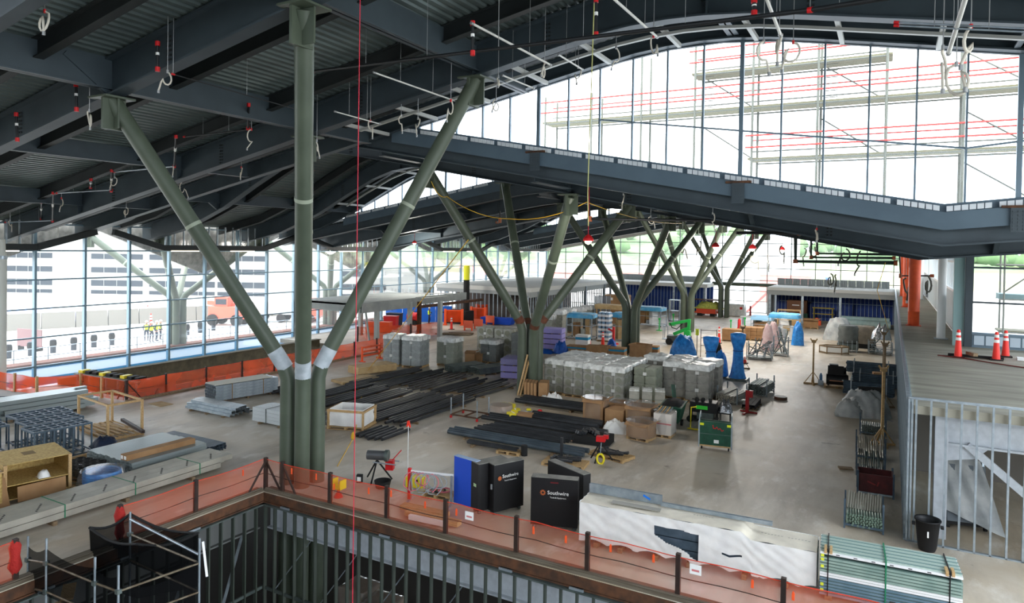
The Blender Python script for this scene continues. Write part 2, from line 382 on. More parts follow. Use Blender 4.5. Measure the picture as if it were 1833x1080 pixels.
# clerestory windows between neighbouring bays
M_mull = mat('window_mullion', (104, 122, 134), 0.45, 0.2)
wn = [0]
def clerestory(k):
    """between bay k and k+1"""
    yb = CY0 + (k + 0.5) * D
    fa, _ = prof(kind(k)); fb, _ = prof(kind(k + 1))
    X = [-46.7 + 0.05 * i for i in range(int(((RX if k < 1 else 4.6) + 46.7) / 0.05))]
    runs = []; cur = None
    for x in X:
        s = 1 if (max(fa(x), fb(x)) + 0.45) - (min(fa(x), fb(x)) + 1.82) > 0.12 else 0
        if s and cur is None: cur = [x, x]
        elif s: cur[1] = x
        elif cur: runs.append(cur); cur = None
    if cur: runs.append(cur)
    for lo, hi in runs:
        mid = (lo + hi) / 2
        low = fa if fa(mid) < fb(mid) else fb; high = fb if low is fa else fa
        near = low is fb                         # low bay lies beyond: its edge faces the camera
        wn[0] += 1
        root = thing('window_%d' % wn[0], (0, 0, 0), 0, 'long clerestory window between roof bays, number %d from the near end' % wn[0], kind='structure')
        root['label'] = ['clerestory glazing above the nearest sagging roof edge', 'clerestory glazing over the left of the second bay', 'clerestory glazing in the far middle bays'][min(wn[0] - 1, 2)]
        xs = [-16.19 + 1.4033 * i for i in range(-22, 23)]
        xs = [lo] + [x for x in xs if lo + 0.2 < x < hi - 0.2] + [hi]
        zl = lambda x: low(x) + 1.82
        zh = lambda x: high(x) + 0.45
        for i, (a, b) in enumerate(zip(xs[:-1], xs[1:])):
            zs = [(zl, zh)]
            if k == 0 and near and a > -10.7: 
                zm = lambda x: 13.75 - 0.147 * (x + 10.6) if x < 2.05 else 13.75 - 0.147 * 12.65 + 0.1 * (x - 2.05)
                zs = [(zl, zm), (zm, zh)]
            for l_, h_ in zs:
                mb = MB(); mb.add([(a, yb, l_(a)), (b, yb, l_(b)), (b, yb, h_(b)), (a, yb, h_(a))], [(0, 1, 2, 3)])
                obj('pane', mb, M_glass, root)
            if len(zs) > 1:
                mb = MB(); mb.hexa([(a, yb - .04, zm(a) - .03), (b, yb - .04, zm(b) - .03), (b, yb + .04, zm(b) - .03), (a, yb + .04, zm(a) - .03), (a, yb - .04, zm(a) + .03), (b, yb - .04, zm(b) + .03), (b, yb + .04, zm(b) + .03), (a, yb + .04, zm(a) + .03)])
                obj('transom', mb, M_mull, root)
        for i, x in enumerate(xs):
            heavy = abs(((x + 13.38) / 8.42) - round((x + 13.38) / 8.42)) < 0.03
            w = 0.075 if heavy else 0.032
            mb = MB(); mb.box(x - w, x + w, yb - 0.09, yb + 0.03, zl(x) - (0.35 if heavy else 0), zh(x) + 0.05)
            obj('mullion', mb, M_mull, root)
            if heavy and k % 2 == 0 and near:
                mb = MB(); zz = low(x)
                mb.box(x - 0.22, x + 0.22, yb - 0.36, yb - 0.30, zz + 0.75, zz + 1.5)
                for c_ in range(3):
                    for r_ in range(6): mb.box(x - 0.17 + c_ * 0.13, x - 0.11 + c_ * 0.13, yb - 0.38, yb - 0.36, zz + 0.8 + r_ * 0.11, zz + 0.86 + r_ * 0.11)
                obj('gusset_plate', mb, M_steel, root)
                mb = MB(); mb.box(x - 0.45, x + 0.45, yb - 0.37, yb - 0.1, zz + 1.5, zz + 1.58)
                obj('rusty_saddle', mb, M_rust, root)
        # sill upstand on the low bay
        ys = yb + (0.02 if near else -0.02); sgn = -1 if near else 1
        xs2 = between([lo + i * 2 for i in range(1, 40)] + ([1.5] if kind(k + 1) == 'B' or kind(k) == 'B' else []), lo - 1.5, hi)
        xs2 = sorted(set(xs2))
        mb = MB(); sheared(mb, xs2, low, min(ys, ys + sgn * 0.28), max(ys, ys + sgn * 0.28), 1.5, 1.56); sheared(mb, xs2, low, yb - 0.1, yb + 0.1, 1.56, 1.84)
        sheared(mb, xs2, low, min(ys + sgn * 0.24, ys + sgn * 0.28), max(ys + sgn * 0.24, ys + sgn * 0.28), 0.98, 1.5)
        obj('sill_channel', mb, mat('lit_primed_steel', (84, 102, 114), 0.5, c2=(76, 93, 105), scale=0.7), root)  # roof steel in a lighter tint, the light on the web painted in
        # pale vent frames along the upstand
        x = lo - 1.2
        while x < hi - 1.4:
            yy = yb - 0.26 if near else yb + 0.26
            mb = MB(); cells = 6; w = 1.24
            for c_ in range(cells):
                a, b = x + w * c_ / cells, x + w * (c_ + 1) / cells - 0.03
                mb.hexa([(a, yy, low(a) + 1.58), (b, yy, low(b) + 1.58), (b, yy + .03, low(b) + 1.58), (a, yy + .03, low(a) + 1.58), (a, yy, low(a) + 1.75), (b, yy, low(b) + 1.75), (b, yy + .03, low(b) + 1.75), (a, yy + .03, low(a) + 1.75)])
            if k in (0, 1): obj('vent_frame', mb, mat('pale_vent', (206, 212, 216), 0.5), root)
            x += 1.4033
        mb = MB(); sheared(mb, xs2, high, yb - 0.08, yb + 0.08, 0.42, 0.62)
        obj('head_channel', mb, M_steel, root)
for k in range(0, 4): clerestory(k)
# ------------------------------------------------------------------ floor with the stair pit and the slot along the glass
M_floor = mat('hall_floor', (214, 206, 192), 0.5, c2=(192, 184, 170), scale=0.35, detail=10, lo=0.3, hi=0.7, bump=0.03, bscale=4, spec=0.5)
def floor_material():
    m = M_floor; nt = m.node_tree; n = nt.nodes; l = nt.links
    b = n['Principled BSDF']; old = b.inputs['Base Color'].links[0].from_socket
    tc = n.new('ShaderNodeTexCoord')
    def layer(scale, stretch, lo, hi, colr, amt, old):
        mp = n.new('ShaderNodeMapping'); mp.inputs['Scale'].default_value = stretch; mp.inputs['Rotation'].default_value = (0, 0, 0.5)
        ns = n.new('ShaderNodeTexNoise'); ns.inputs['Scale'].default_value = scale; ns.inputs['Detail'].default_value = 9; ns.inputs['Roughness'].default_value = 0.62
        mr = n.new('ShaderNodeMapRange'); mr.inputs['From Min'].default_value = lo; mr.inputs['From Max'].default_value = hi; mr.inputs['To Max'].default_value = amt
        mx = n.new('ShaderNodeMix'); mx.data_type = 'RGBA'
        l.new(tc.outputs['Object'], mp.inputs['Vector']); l.new(mp.outputs['Vector'], ns.inputs['Vector']); l.new(ns.outputs['Fac'], mr.inputs['Value'])
        l.new(mr.outputs[0], mx.inputs['Factor']); l.new(old, mx.inputs['A']); mx.inputs['B'].default_value = lin(colr) + (1,)
        return mx.outputs['Result']
    o = layer(0.16, (1, 1, 1), 0.4, 0.62, (176, 156, 126), 0.7, old)
    o = layer(0.45, (1, 0.25, 1), 0.47, 0.66, (136, 126, 112), 0.7, o)
    o = layer(1.1, (1, 0.5, 1), 0.55, 0.7, (226, 222, 214), 0.6, o)
    o = layer(0.7, (1, 1, 1), 0.66, 0.76, (70, 58, 46), 0.85, o)
    l.new(o, b.inputs['Base Color'])
floor_material()
mb = MB()
SLX0, SLX1, SLY0, SLY1 = -42.3, -35.3, 22.2, 43.0        # slot in the floor beside the glass wall
mb.box(-46.9, SLX0, -12, 20.2, -0.35, 0); mb.box(-46.9, SLX0, SLY1, FW, -0.35, 0); mb.box(-46.9, SLX0, 20.2, SLY1, -1.3, -0.95)
mb.box(SLX0, SLX1, -12, SLY0, -0.35, 0); mb.box(SLX0, SLX1, SLY1, FW, -0.35, 0)
mb.box(SLX1, PITX, -12, PITY, -0.35, 0); mb.box(SLX1, PITX, PITY, FW, -0.35, 0)
mb.box(PITX, 3.2, PITY, FW, -0.35, 0); mb.box(3.2, 16, PITY, 39.5, -0.35, 0)
obj('floor', mb, M_floor, kind='structure', label='stained concrete slab of the hall with square pit')
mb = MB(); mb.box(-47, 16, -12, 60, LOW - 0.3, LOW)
obj('floor_lower', mb, mat('lower_slab', (62, 60, 58), 0.9), kind='structure', label='concrete slab of the level below, coloured dark for the pit shade')  # slab colour darkened to stand in for the pit's shade
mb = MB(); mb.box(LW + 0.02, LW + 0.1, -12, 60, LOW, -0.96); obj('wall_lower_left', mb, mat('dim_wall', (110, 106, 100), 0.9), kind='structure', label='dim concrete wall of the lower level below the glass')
mb = MB(); mb.box(SLX0 - 0.1, SLX0 + 0.12, SLY0, SLY1, -1.25, 0.3); mb.box(SLX0 - 0.25, SLX0 + 0.3, SLY0, SLY1, 0.3, 0.36); obj('trim_4', mb, mat('dark_olive_timber', (92, 84, 62), 0.8, c2=(74, 66, 48), scale=3), kind='structure', label='dark timber kerb along the slot by the left glass')
# pit walls: kerb, rusty edge, sprayed beam, hanging studs with braces
def pit_wall(name, label, p, d, length, beam_mat):
    root = thing(name, p, math.atan2(d[1], d[0]), label, kind='structure')
    mb = MB(); mb.box(0, length, 0.02, 0.34, 0.0, 0.09); mb.box(0, length, 0.06, 0.14, 0.09, 0.12)
    obj('wooden_kerb', mb, mat('grey_kerb_timber', (112, 104, 90), 0.85, c2=(88, 78, 64), scale=3, stretch=(0.4, 4, 4)), root)
    mb = MB(); mb.box(0, length, -0.02, 0.0, -0.30, -0.02); mb.box(0, length, -0.07, 0, -0.34, -0.30)
    obj('rusty_edge_angle', mb, M_rust, root)
    mb = MB(); mb.box(0, length, 0.30, 0.34, -1.25, -0.36); mb.box(0, length, 0.16, 0.48, -1.3, -1.25)
    obj('edge_girder', mb, beam_mat, root)
    mb = MB(); mb.box(0, length, -0.16, -0.02, -0.40, -0.36)
    obj('top_track', mb, M_galv_dk, root)
    st = MB(); st.box(-0.02, 0.02, -0.15, -0.03, -5.5, -0.38); st.box(-0.02, 0.03, -0.16, -0.14, -5.5, -0.38)
    sm = st.mesh('stud', mat('dark_green_stud', (70, 77, 70), 0.5, 0.3))
    x = 0.2
    while x < length:
        put('stud', sm, root, (x, 0, 0)); x += 0.457
    x = 1.6; i = 0
    while x < length:
        mb = MB(); mb.bar((x - 0.9, -0.05, -3.1), (x + 0.35, 0.5, -1.2), 0.09, 0.03)
        obj('diagonal_brace', mb, M_galv, root); x += 2.0; i += 1
    mb = MB(); mb.box(0, length, -0.12, -0.06, -3.25, -3.15)
    obj('bridging_rail', mb, M_galv_dk, root)
    for j in range(int(length / 2.1)):
        mb = MB(); mb.box(0.9 + j * 2.1, 1.3 + j * 2.1, -0.11, 0.0, -0.36, -0.30)
        obj('clip_angle', mb, M_galv, root)
    return root
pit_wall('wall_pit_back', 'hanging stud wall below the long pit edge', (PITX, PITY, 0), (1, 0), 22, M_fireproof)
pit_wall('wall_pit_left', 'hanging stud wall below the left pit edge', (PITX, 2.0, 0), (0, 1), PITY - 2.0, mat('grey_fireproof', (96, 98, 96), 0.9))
# ------------------------------------------------------------------ left glass wall
def glass_wall(root, A, B, n0, mulls, trans, mm, zbot, glassf, mw=0.07, md=0.22):
    """plane wall from A to B (2d); mulls = distances along; trans = heights"""
    A, B = Vector(A), Vector(B); d = (B - A).normalized(); nrm = Vector((-d.y, d.x))
    L = (B - A).length
    rz = math.atan2(d.y, d.x); root.location = (A.x, A.y, 0); root.rotation_euler = (0, 0, rz)
    cache = {}
    def share(nm, sx, sz, mk):
        key = (nm, round(sx, 3), round(sz, 3))
        if key not in cache: cache[key] = mk()
        return cache[key]
    top = trans[-1]
    for m_ in mulls:
        def mk():
            b = MB(); b.box(-mw, mw, -md, md * 0.3, zbot, top); return b.mesh('mullion', mm)
        put('mullion', share('m', 0, top - zbot, mk), root, (m_, 0, 0))
    for a, b in zip(mulls[:-1], mulls[1:]):
        for i, z in enumerate(trans):
            def mk():
                q = MB(); q.box(mw, b - a - mw, -0.06, 0.05, -0.045, 0.045); return q.mesh('transom', mm)
            put('transom', share('t', b - a, 0, mk), root, (a, 0, z))
            z0 = trans[i - 1] if i else zbot
            gm = glassf(i)
            def mk2():
                q = MB(); q.add([(mw, 0, 0), (b - a - mw, 0, 0), (b - a - mw, 0, z - z0), (mw, 0, z - z0)], [(0, 1, 2, 3)]); return q.mesh('pane', gm)
            put('pane', share('p' + gm.name, b - a, z - z0, mk2), root, (a, 0, z0))
M_mullblue = mat('facade_mullion', (120, 146, 160), 0.4, 0.3)
M_glassleft = sheer('glare_veil_left_glass', (232, 240, 244), cover=0.09, gloss=0.5)  # same white glare veil for the left panes
root = thing('wall_left', (0, 0, 0), 0, 'tall glass curtain wall along the left side of the hall', kind='structure')
Y0 = 23.26 - 3.055 * 5
glass_wall(root, (LW, FW), (LW, Y0), 0, [FW - y for y in sorted([Y0 + 3.055 * i for i in range(int((FW - Y0) / 3.055) + 1)], reverse=True)], [0.4, 2.22, 4.05, 5.88, 7.71, 9.4], M_mullblue, -2.2, lambda i: M_glassblue if i == 0 else M_glassleft)
root = thing('wall_far', (0, 0, 0), 0, 'tall glass curtain wall closing the far end', kind='structure')
glass_wall(root, (LW, FW), (3.3, FW), 0, [0.2 + 2.95 * i for i in range(18)], [0.04, 1.55, 2.95, 4.4, 6.06, 7.72, 9.35, 11.0, 13.0, 15.0], mat('far_mullion', (120, 128, 124), 0.5), 0.0, lambda i: M_glassfar, 0.05, 0.12)
# concrete fascia with a zigzag lower edge, outside the glass
M_fascia = mat('rough_concrete_fascia', (150, 148, 140), 0.9, c2=(112, 110, 104), scale=2.5, detail=9, bump=0.2)
root = thing('trim_1', (0, 0, 0), 0, 'zigzag concrete fascia outside the left glass wall', kind='structure')
zz = []; 
for k in range(-1, 5):
    yc = CY0 + k * D + 1.2
    zz += [(yc, 5.9), (yc + D / 2, 9.3)]
for (ya, za), (yb, zb) in zip(zz[:-1], zz[1:]):
    for h in range(4):
        a0, a1 = h / 4, (h + 1) / 4 - 0.01
        y_0, y_1 = ya + (yb - ya) * a0, ya + (yb - ya) * a1
        mb = MB(); P = [(-48.6, y_0, za + (zb - za) * a0), (-48.6, y_1, za + (zb - za) * a1), (-48.6, y_1, 9.9), (-48.6, y_0, 9.9)]
        mb.prism(P, (-0.25, 0, 0)); obj('fascia_panel', mb, M_fascia, root)
# soffit strip under the roof edge: stud screens and a spandrel beam
root = thing('trim_2', (0, 0, 0), 0, 'dark spandrel beam and short hanging studs above the left glass', kind='structure')
for k in range(0, 5):
    yc = CY0 + k * D + 0.6
    for a, b, za, zb in ((-4.6, 4.6, 7.95, 7.95), (4.6, 8.2, 7.95, 9.0), (-8.2, -4.6, 9.0, 7.95)):
        mb = MB(); mb.bar((LW + 0.9, yc + a, za), (LW + 0.9, yc + b, zb), 0.35, 0.4); obj('spandrel_beam', mb, M_steel_dk, root)
    for j in range(13):
        mb = MB(); yy = yc - 4.4 + j * 0.73; mb.box(LW + 0.8, LW + 0.9, yy, yy + 0.09, 8.15, 9.6); obj('hanging_stud', mb, M_galv, root)
    for q in (-1, 1):
        mb = MB(); mb.box(LW + 0.55, LW + 0.75, yc + q * 2.6 - 1.1, yc + q * 2.6 + 1.1, 7.68, 7.74)
        obj('soffit_light', mb, emat('work_light_strip', (255, 240, 214), 3.0), root)
# ------------------------------------------------------------------ unseen rear enclosure (behind the viewpoint), added to cut sky light
mb = MB(); mb.box(-47, 16, -12.3, -12, LOW, 14.2)
obj('wall_rear', mb, mat('rear_wall', (110, 110, 108), 0.8), kind='structure', label='unseen rear wall added behind the viewpoint to hold back sky light')
mb = MB(); mb.box(-48, 16, -12, CY0 - D / 2, 17.2, 17.5)
obj('ceiling_rear', mb, M_steel_dk, kind='structure', label='unseen flat roof added behind the viewpoint to shade off the sky')
# ================================================================== tree columns
def tree_column(x, y, zf, label, group, patch=None, base=LOW, bend=3.7, o=0.36, r=0.265, spread=SP, m=None, name='tree_column'):
    m = m or M_col
    t = thing(name, (x, y, base), 0, label, 'column', group)
    for sx, sy in ((-1, -1), (1, -1), (1, 1), (-1, 1)):
        top = Vector((sx * spread, sy * spread, zf(x + sx * spread) - base - 0.06))
        b0 = Vector((sx * o, sy * o, bend - base + (0.25 if (sx > 0) == (sy > 0) else 0.0)))
        d = (top - b0).normalized()
        mb = MB(); mb.tube([(sx * o, sy * o, 0), b0 + Vector((0, 0, -0.25)), b0 + d * 0.25 , b0 + d * 0.6], r, 20)
        obj('trunk_tube', mb, m, t)
        mb = MB(); mb.tube([b0 + d * 0.55, top], r, 20)
        a = obj('arm', mb, m, t)
        mb = MB(); e = b0 + d * ((top - b0).length * 0.55); mb.tube([e, e + d * 0.12], r + 0.012, 20)
        obj('weld_band', mb, mat('pale_weld', (150, 158, 140), 0.6), a)
        if spread > 3:
            mb = MB(); mb.box(top.x - 0.5, top.x + 0.5, top.y - 0.5, top.y + 0.5, top.z, top.z + 0.06)
            mb.box(top.x - 0.05 - sx * 0.1, top.x + 0.05 - sx * 0.1, top.y - 0.38, top.y + 0.38, top.z - 1.0, top.z)
            mb.box(top.x - 0.38, top.x + 0.38, top.y - 0.03, top.y + 0.03, top.z - 0.95, top.z)
            obj('cap_plate', mb, m, t)
        if patch:
            mb = MB(); q = b0 + d * 0.15
            mb.tube([q, q + d * (0.75 if patch is M_prime else 0.4)], r + 0.008, 20, caps=False)
            obj('paint_patch', mb, patch, t)
    return t
M_prime = mat('grey_primer_patch', (186, 194, 200), 0.6, c2=(160, 170, 176), scale=3, bump=0.1)
M_rustp = mat('rust_weld_patch', (104, 62, 42), 0.8, c2=(80, 50, 36), scale=6)
names = ['branching olive steel column with grey primer patches, nearest the pit', 'branching olive steel column with rusty weld bands beside the wrapped bales', 'branching olive steel column third in the row from the pit', 'branching olive steel column fourth in the row, near the green lift', 'branching olive steel column last in the row near the far glass wall']
for k in range(5):
    tree_column(CX0, CY0 + k * D, prof(kind(k))[0], names[k], 'branching columns down the hall', (M_prime, M_rustp, None, None, None)[k])
M_col_out = mat('outdoor_column_paint', (82, 91, 77), 0.5)
exl = ['outdoor branching column seen through the nearest left panes', 'outdoor branching column behind the first hall column', 'outdoor branching column beyond the raised concrete platform', 'farthest outdoor branching column beyond the left glass']
for k, yy in enumerate((36.3, 54.0, 71.6, 89.2)):
    tree_column(-51.6, yy, (lambda x: 8.9), exl[k], 'branching columns outside the left glass', None, base=-0.3, bend=3.6, o=0.33, r=0.26, spread=4.6, m=M_col_out, name='outdoor_column')
# ================================================================== raised deck at the right
ZM = 4.0
mb = MB(); mb.box(XR + 0.12, 3.25, 23.4, FW, ZM - 0.25, ZM); mb.box(3.25, 16, 23.4, 39.6, ZM - 0.25, ZM)
M_slab = mat('board_marked_slab', (166, 162, 146), 0.75, c2=(140, 136, 122), scale=0.7, detail=9, stretch=(0.6, 3.0, 1), bump=0.06)
obj('floor_raised', mb, M_slab, kind='structure', label='raised concrete deck along the right side of the hall')
root = thing('wall_right', (XR, 23.3, 0), 0, 'galvanised stud wall around the raised deck', kind='structure')
st = MB(); st.box(-0.02, 0.02, -0.045, 0.045, 0.0, 4.22); st.box(-0.022, 0.03, -0.05, -0.04, 0, 4.22); stm = st.mesh('stud', M_galv)
put('stud', stm, root, (0.02, 0, 0)); put('stud', stm, root, (0.10, 0.0, 0))
for i in range(30): put('stud', stm, root, (0.2 + 0.372 * i, 0, 0))
mb = MB(); mb.box(0, 11.5, -0.05, 0.05, 4.2, 4.26); mb.box(0, 11.5, -0.05, 0.05, 0.0, 0.04); obj('track', mb, M_galv, root)
st2 = MB(); st2.box(-0.045, 0.045, -0.02, 0.02, 0.0, 4.2); stm2 = st2.mesh('stud', M_galv)
for i in range(1, 170): put('stud', stm2, root, (0, 0.42 * i, 0))
mb = MB(); mb.box(-0.05, 0.05, 0, FW - 23.4, 4.18, 4.24); mb.box(-0.05, 0.05, 0, FW - 23.4, 0, 0.04); obj('track', mb, M_galv, root)
mb = MB(); mb.box(0.055, 0.11, 0.1, FW - 23.4, 0.05, 4.1); obj('sheathing', mb, mat('grey_sheathing', (146, 160, 164), 0.6, c2=(130, 146, 150), scale=1.5), root)
# steel frame under the deck, sprayed white
root = thing('trim_3', (0, 0, 0), 0, 'sprayed steel frame carrying the raised deck', kind='structure')
mb = MB(); mb.box(1.55, 16, 24.2, 24.26, 2.85, 3.7); mb.box(1.55, 16, 24.05, 24.4, 2.8, 2.86); mb.box(1.55, 16, 24.05, 24.4, 3.66, 3.74); obj('edge_girder', mb, M_fireproof, root)
mb = MB(); mb.box(1.28, 1.62, 23.95, 24.0, 0, 3.74); mb.box(1.28, 1.62, 24.25, 24.3, 0, 3.74); mb.box(1.42, 1.48, 24, 24.25, 0, 3.74); obj('steel_post', mb, M_fireproof, root)
mb = MB(); mb.bar((2.1, 24.2, 2.85), (5.2, 24.2, 0.2), 0.22, 0.2); obj('diagonal_brace', mb, M_fireproof, root)
mb = MB(); mb.prism([(1.6, 24.2, 2.85), (2.7, 24.2, 2.85), (2.3, 24.2, 2.45), (1.6, 24.2, 2.3)], (0, 0.03, 0)); obj('gusset', mb, M_fireproof, root)
mb = MB(); mb.box(0.9, 16, 31, 31.2, 0, 3.7); obj('back_wall', mb, mat('dim_wall', (110, 106, 100), 0.9), root)
# orange and white columns standing on the deck
for i, (x, y) in enumerate([(1.33, 48.95), (1.26, 65.1), (1.25, 81.5)]):
    t = thing('orange_column', (x, y, ZM), 0, ['orange primed round column on the raised deck, nearest of three', 'orange primed round column on the raised deck, middle of three', 'orange primed round column on the raised deck, farthest of three'][i], 'column', 'orange columns on the raised deck')
    mb = MB(); mb.lathe(0, 0, [(0.31, 0), (0.31, 0.85), (0.325, 0.86), (0.325, 0.9), (0.31, 0.91), (0.34, zB(1.3) - ZM + 0.25)], 20); obj('shaft', mb, M_orangecol, t)
    mb = MB(); mb.cb(0, 0, 0, 0.8, 0.8, 0.03); obj('base_plate', mb, M_orangecol, t)
for i, (x, y) in enumerate([(2.4, 42.3), (2.64, 77.0)]):
    t = thing('white_column', (x, y, ZM), 0, ['slim white round column on the raised deck beside the grey panels', 'slim white round column far along the raised deck'][i], 'column', 'white columns on the raised deck')
    mb = MB(); mb.lathe(0, 0, [(0.2, 0), (0.2, zB(x) - ZM + 0.2)], 16); obj('shaft', mb, M_white, t)
    mb = MB(); mb.cb(0, 0, 0, 0.62, 0.62, 0.04); obj('base_plate', mb, M_galv, t)
# outer wall of the deck: ribbed panels, rail, windows
root = thing('wall_deck_side', (3.3, 39.8, ZM), 0, 'pale ribbed panel wall with window band beyond the raised deck', kind='structure')
M_rib = mat('pale_ribbed_panel', (206, 214, 216), 0.5)
M_liner = mat('wall_liner', (168, 182, 186), 0.6)
pm = MB()
for j in range(5): pm.box(-0.05, 0, 0.08 + j * 0.2, 0.18 + j * 0.2, 0.1, 2.3)
pm.box(0, 0.04, 0.0, 1.04, 0.1, 2.3); pmm = pm.mesh('ribbed_panel', M_rib)
for i in range(52): put('ribbed_panel', pmm, root, (0, 0.2 + i * 1.06, 0))
mb = MB(); mb.box(-0.12, 0.05, 0, FW - 39.8, 2.3, 2.42); mb.box(-0.1, 0.1, 0, FW - 39.8, 0, 0.1); obj('rail', mb, M_white, root)
pm = MB(); pm.add([(0, 0, 2.42), (0, 0.98, 2.42), (0, 0.98, 4.0), (0, 0, 4.0)], [(0, 1, 2, 3)]); pmm = pm.mesh('pane', sheer('frosted_pane', (226, 232, 232), 0.25, gloss=0.3))
pf = MB(); pf.box(-0.05, 0.05, -0.04, 0.04, 2.42, 5.2); pfm = pf.mesh('mullion', M_rib)
for i in range(52):
    put('pane', pmm, root, (0, 0.2 + i * 1.06 + 0.04, 0)); put('mullion', pfm, root, (0, 0.2 + i * 1.06, 0))
mb = MB(); mb.box(-0.05, 0.05, 0, FW - 39.8, 3.95, 4.05); obj('head_panel', mb, M_rib, root)
for i in range(13): mb = MB(); mb.add([(0, 0.2 + i * 4.24, 4.05), (0, 4.4 + i * 4.24, 4.05), (0, 4.4 + i * 4.24, 5.6), (0, 0.2 + i * 4.24, 5.6)], [(0, 1, 2, 3)]); obj('upper_pane', mb, M_glass, root)
# window facing the viewpoint at the right edge
root = thing('window_right', (3.3, 39.6, 0), 0, 'large window at the right end of the raised deck', kind='structure')
mb = MB(); mb.box(-0.1, 0.22, -0.1, 0.25, ZM, 8.6); obj('corner_post', mb, M_steel, root)
mb = MB(); mb.box(-0.55, -0.12, 0.1, 0.5, ZM, 8.6); obj('liner_board', mb, mat('green_board', (128, 156, 156), 0.7), root)
mb = MB(); mb.box(0.2, 12, -0.02, 0.12, ZM + 0.05, ZM + 0.68); mb.box(0.2, 12, -0.12, 0.16, ZM + 0.62, ZM + 0.72); mb.box(0.2, 12, -0.12, 0.16, ZM, ZM + 0.06); obj('sill_panel', mb, M_mull, root)
for i in range(24):
    mb = MB(); mb.box(0.3 + i * 0.47, 0.7 + i * 0.47, -0.05, -0.02, ZM + 0.12, ZM + 0.56); obj('sill_tile', mb, mat('pale_sill', (176, 190, 200), 0.5), root)
for a, b in ((ZM + 0.72, 6.16), (6.16, 7.83), (7.83, 9.6)):
    mb = MB(); mb.add([(0.2, 0, a), (12, 0, a), (12, 0, b), (0.2, 0, b)], [(0, 1, 2, 3)]); obj('pane', mb, M_glassfar, root)
    mb = MB(); mb.box(0.2, 12, -0.06, 0.04, b - 0.045, b + 0.045); obj('transom', mb, M_steel, root)
for x in (3.6, 7.5):
    mb = MB(); mb.box(x - .05, x + .05, -.06, .04, ZM, 9.6); obj('mullion', mb, M_mull, root)
# ================================================================== rooms at the back
def stud_row(root, x0, x1, y, z1, step=0.45, axis='x', m=None, w=0.035):
    b = MB(); b.box(-w, w, -0.05, 0.05, 0, z1) if axis == 'x' else b.box(-0.05, 0.05, -w, w, 0, z1)
    me = b.mesh('stud', m or M_galv); n = int(abs(x1 - x0) / step)
    for i in range(n + 1):
        p = x0 + step * i
        put('stud', me, root, (p, y, 0) if axis == 'x' else (y, p, 0))
def parapet(root, x0, x1, y, z0, z1):
    b = MB()
    for j in range(3): b.box(j * 0.3, j * 0.3 + 0.17, -0.05, 0.0, z0, z1)
    b.box(0, 0.88, 0, 0.04, z0, z1); me = b.mesh('ribbed_panel', mat('grey_ribbed_panel', (150, 158, 160), 0.6)); x = x0
    while x < x1 - 0.5: put('ribbed_panel', me, root, (x, y, 0)); x += 0.9
# right-hand block
root = thing('wall_back_right', (0, 0, 0), 0, 'blue lined alcove under a concrete slab at the far right', kind='structure')
mb = MB(); mb.box(-12.8, 0.5, 86.4, FW - 0.1, 3.75, 4.1); obj('slab', mb, mat('pale_slab', (196, 196, 190), 0.8), root)
mb = MB(); mb.box(-12.8, 0.5, 86.55, 86.7, 3.2, 3.75); obj('header_beam', mb, mat('grey_beam', (152, 156, 154), 0.8), root)
parapet(root, -12.6, 0.2, 93.5, 4.1, 4.95)
mb = MB(); mb.box(-12.4, 0.5, 91.4, 91.5, 0, 3.75); obj('membrane_wall', mb, M_bluewall, root)
stud_row(root, -12.2, 0.4, 91.3, 3.7, 0.42, m=mat('pale_stud', (150, 170, 190), 0.5), w=0.025)
for x in (-8.9, -4.9, -12.5):
    mb = MB(); mb.box(x - 0.13, x + 0.13, 86.6, 86.9, 0, 3.75); obj('steel_post', mb, M_galv, root)
mb = MB(); mb.box(-12.0, 0.4, 91.2, 91.25, 2.2, 2.26); mb.box(-12.0, 0.4, 91.2, 91.25, 3.1, 3.15); obj('bridging_rail', mb, mat('pale_stud', (150, 170, 190)), root)
mb = MB(); mb.box(-12.8, -12.6, 86.7, 96, 0, 3.75); obj('end_wall', mb, mat('grey_beam', (152, 156, 154)), root)
# middle block
root = thing('wall_back_middle', (0, 0, 0), 0, 'dark stud rooms under a concrete slab at the far middle', kind='structure')
mb = MB(); mb.box(-46.5, -34.0, 66, 90.5, 3.5, 3.95); mb.box(-34.2, -20.6, 89.6, FW - 0.1, 3.5, 3.95); obj('slab', mb, mat('pale_slab', (196, 196, 190)), root)
mb = MB(); mb.box(-34.25, -34.1, 66, 90, 2.9, 3.5); mb.box(-46.4, -34, 66.05, 66.2, 3.1, 3.5); obj('header_beam', mb, mat('grey_beam', (152, 156, 154)), root)
stud_row(root, -46, -34.3, 66.3, 3.5, 0.55); stud_row(root, 67, 89.5, -34.5, 3.5, 0.6, 'y')
mb = MB(); mb.box(-46.4, -41, 70, 70.1, 0, 3.5); mb.box(-40, -39.9, 67, 90, 0, 3.5); obj('inner_wall', mb, mat('dim_inner_wall', (96, 88, 84), 0.9), root)
mb = MB(); mb.box(-34, -20.8, 94, 94.1, 0, 3.5); obj('membrane_wall', mb, M_bluewall, root)
stud_row(root, -33.8, -20.9, 93.9, 3.5, 0.45, m=mat('pale_stud', (150, 170, 190)), w=0.025)
for x in (-33.9, -29.5, -25, -20.9):
    mb = MB(); mb.box(x - 0.12, x + 0.12, 89.7, 90, 0, 3.5); obj('steel_post', mb, M_galv, root)
for y in (68, 74, 81.5, 88):
    mb = MB(); mb.box(-34.2, -33.95, y - 0.13, y + 0.13, 0, 3.5); obj('steel_post', mb, M_galv, root)
parapet(root, -34, -21, 95, 3.95, 4.75)
mb = MB(); mb.tube([(-20.8, 93.5, 3.95), (-12.7, 93.5, 3.95)], 0.24, 10); obj('tie_beam', mb, M_col, root)
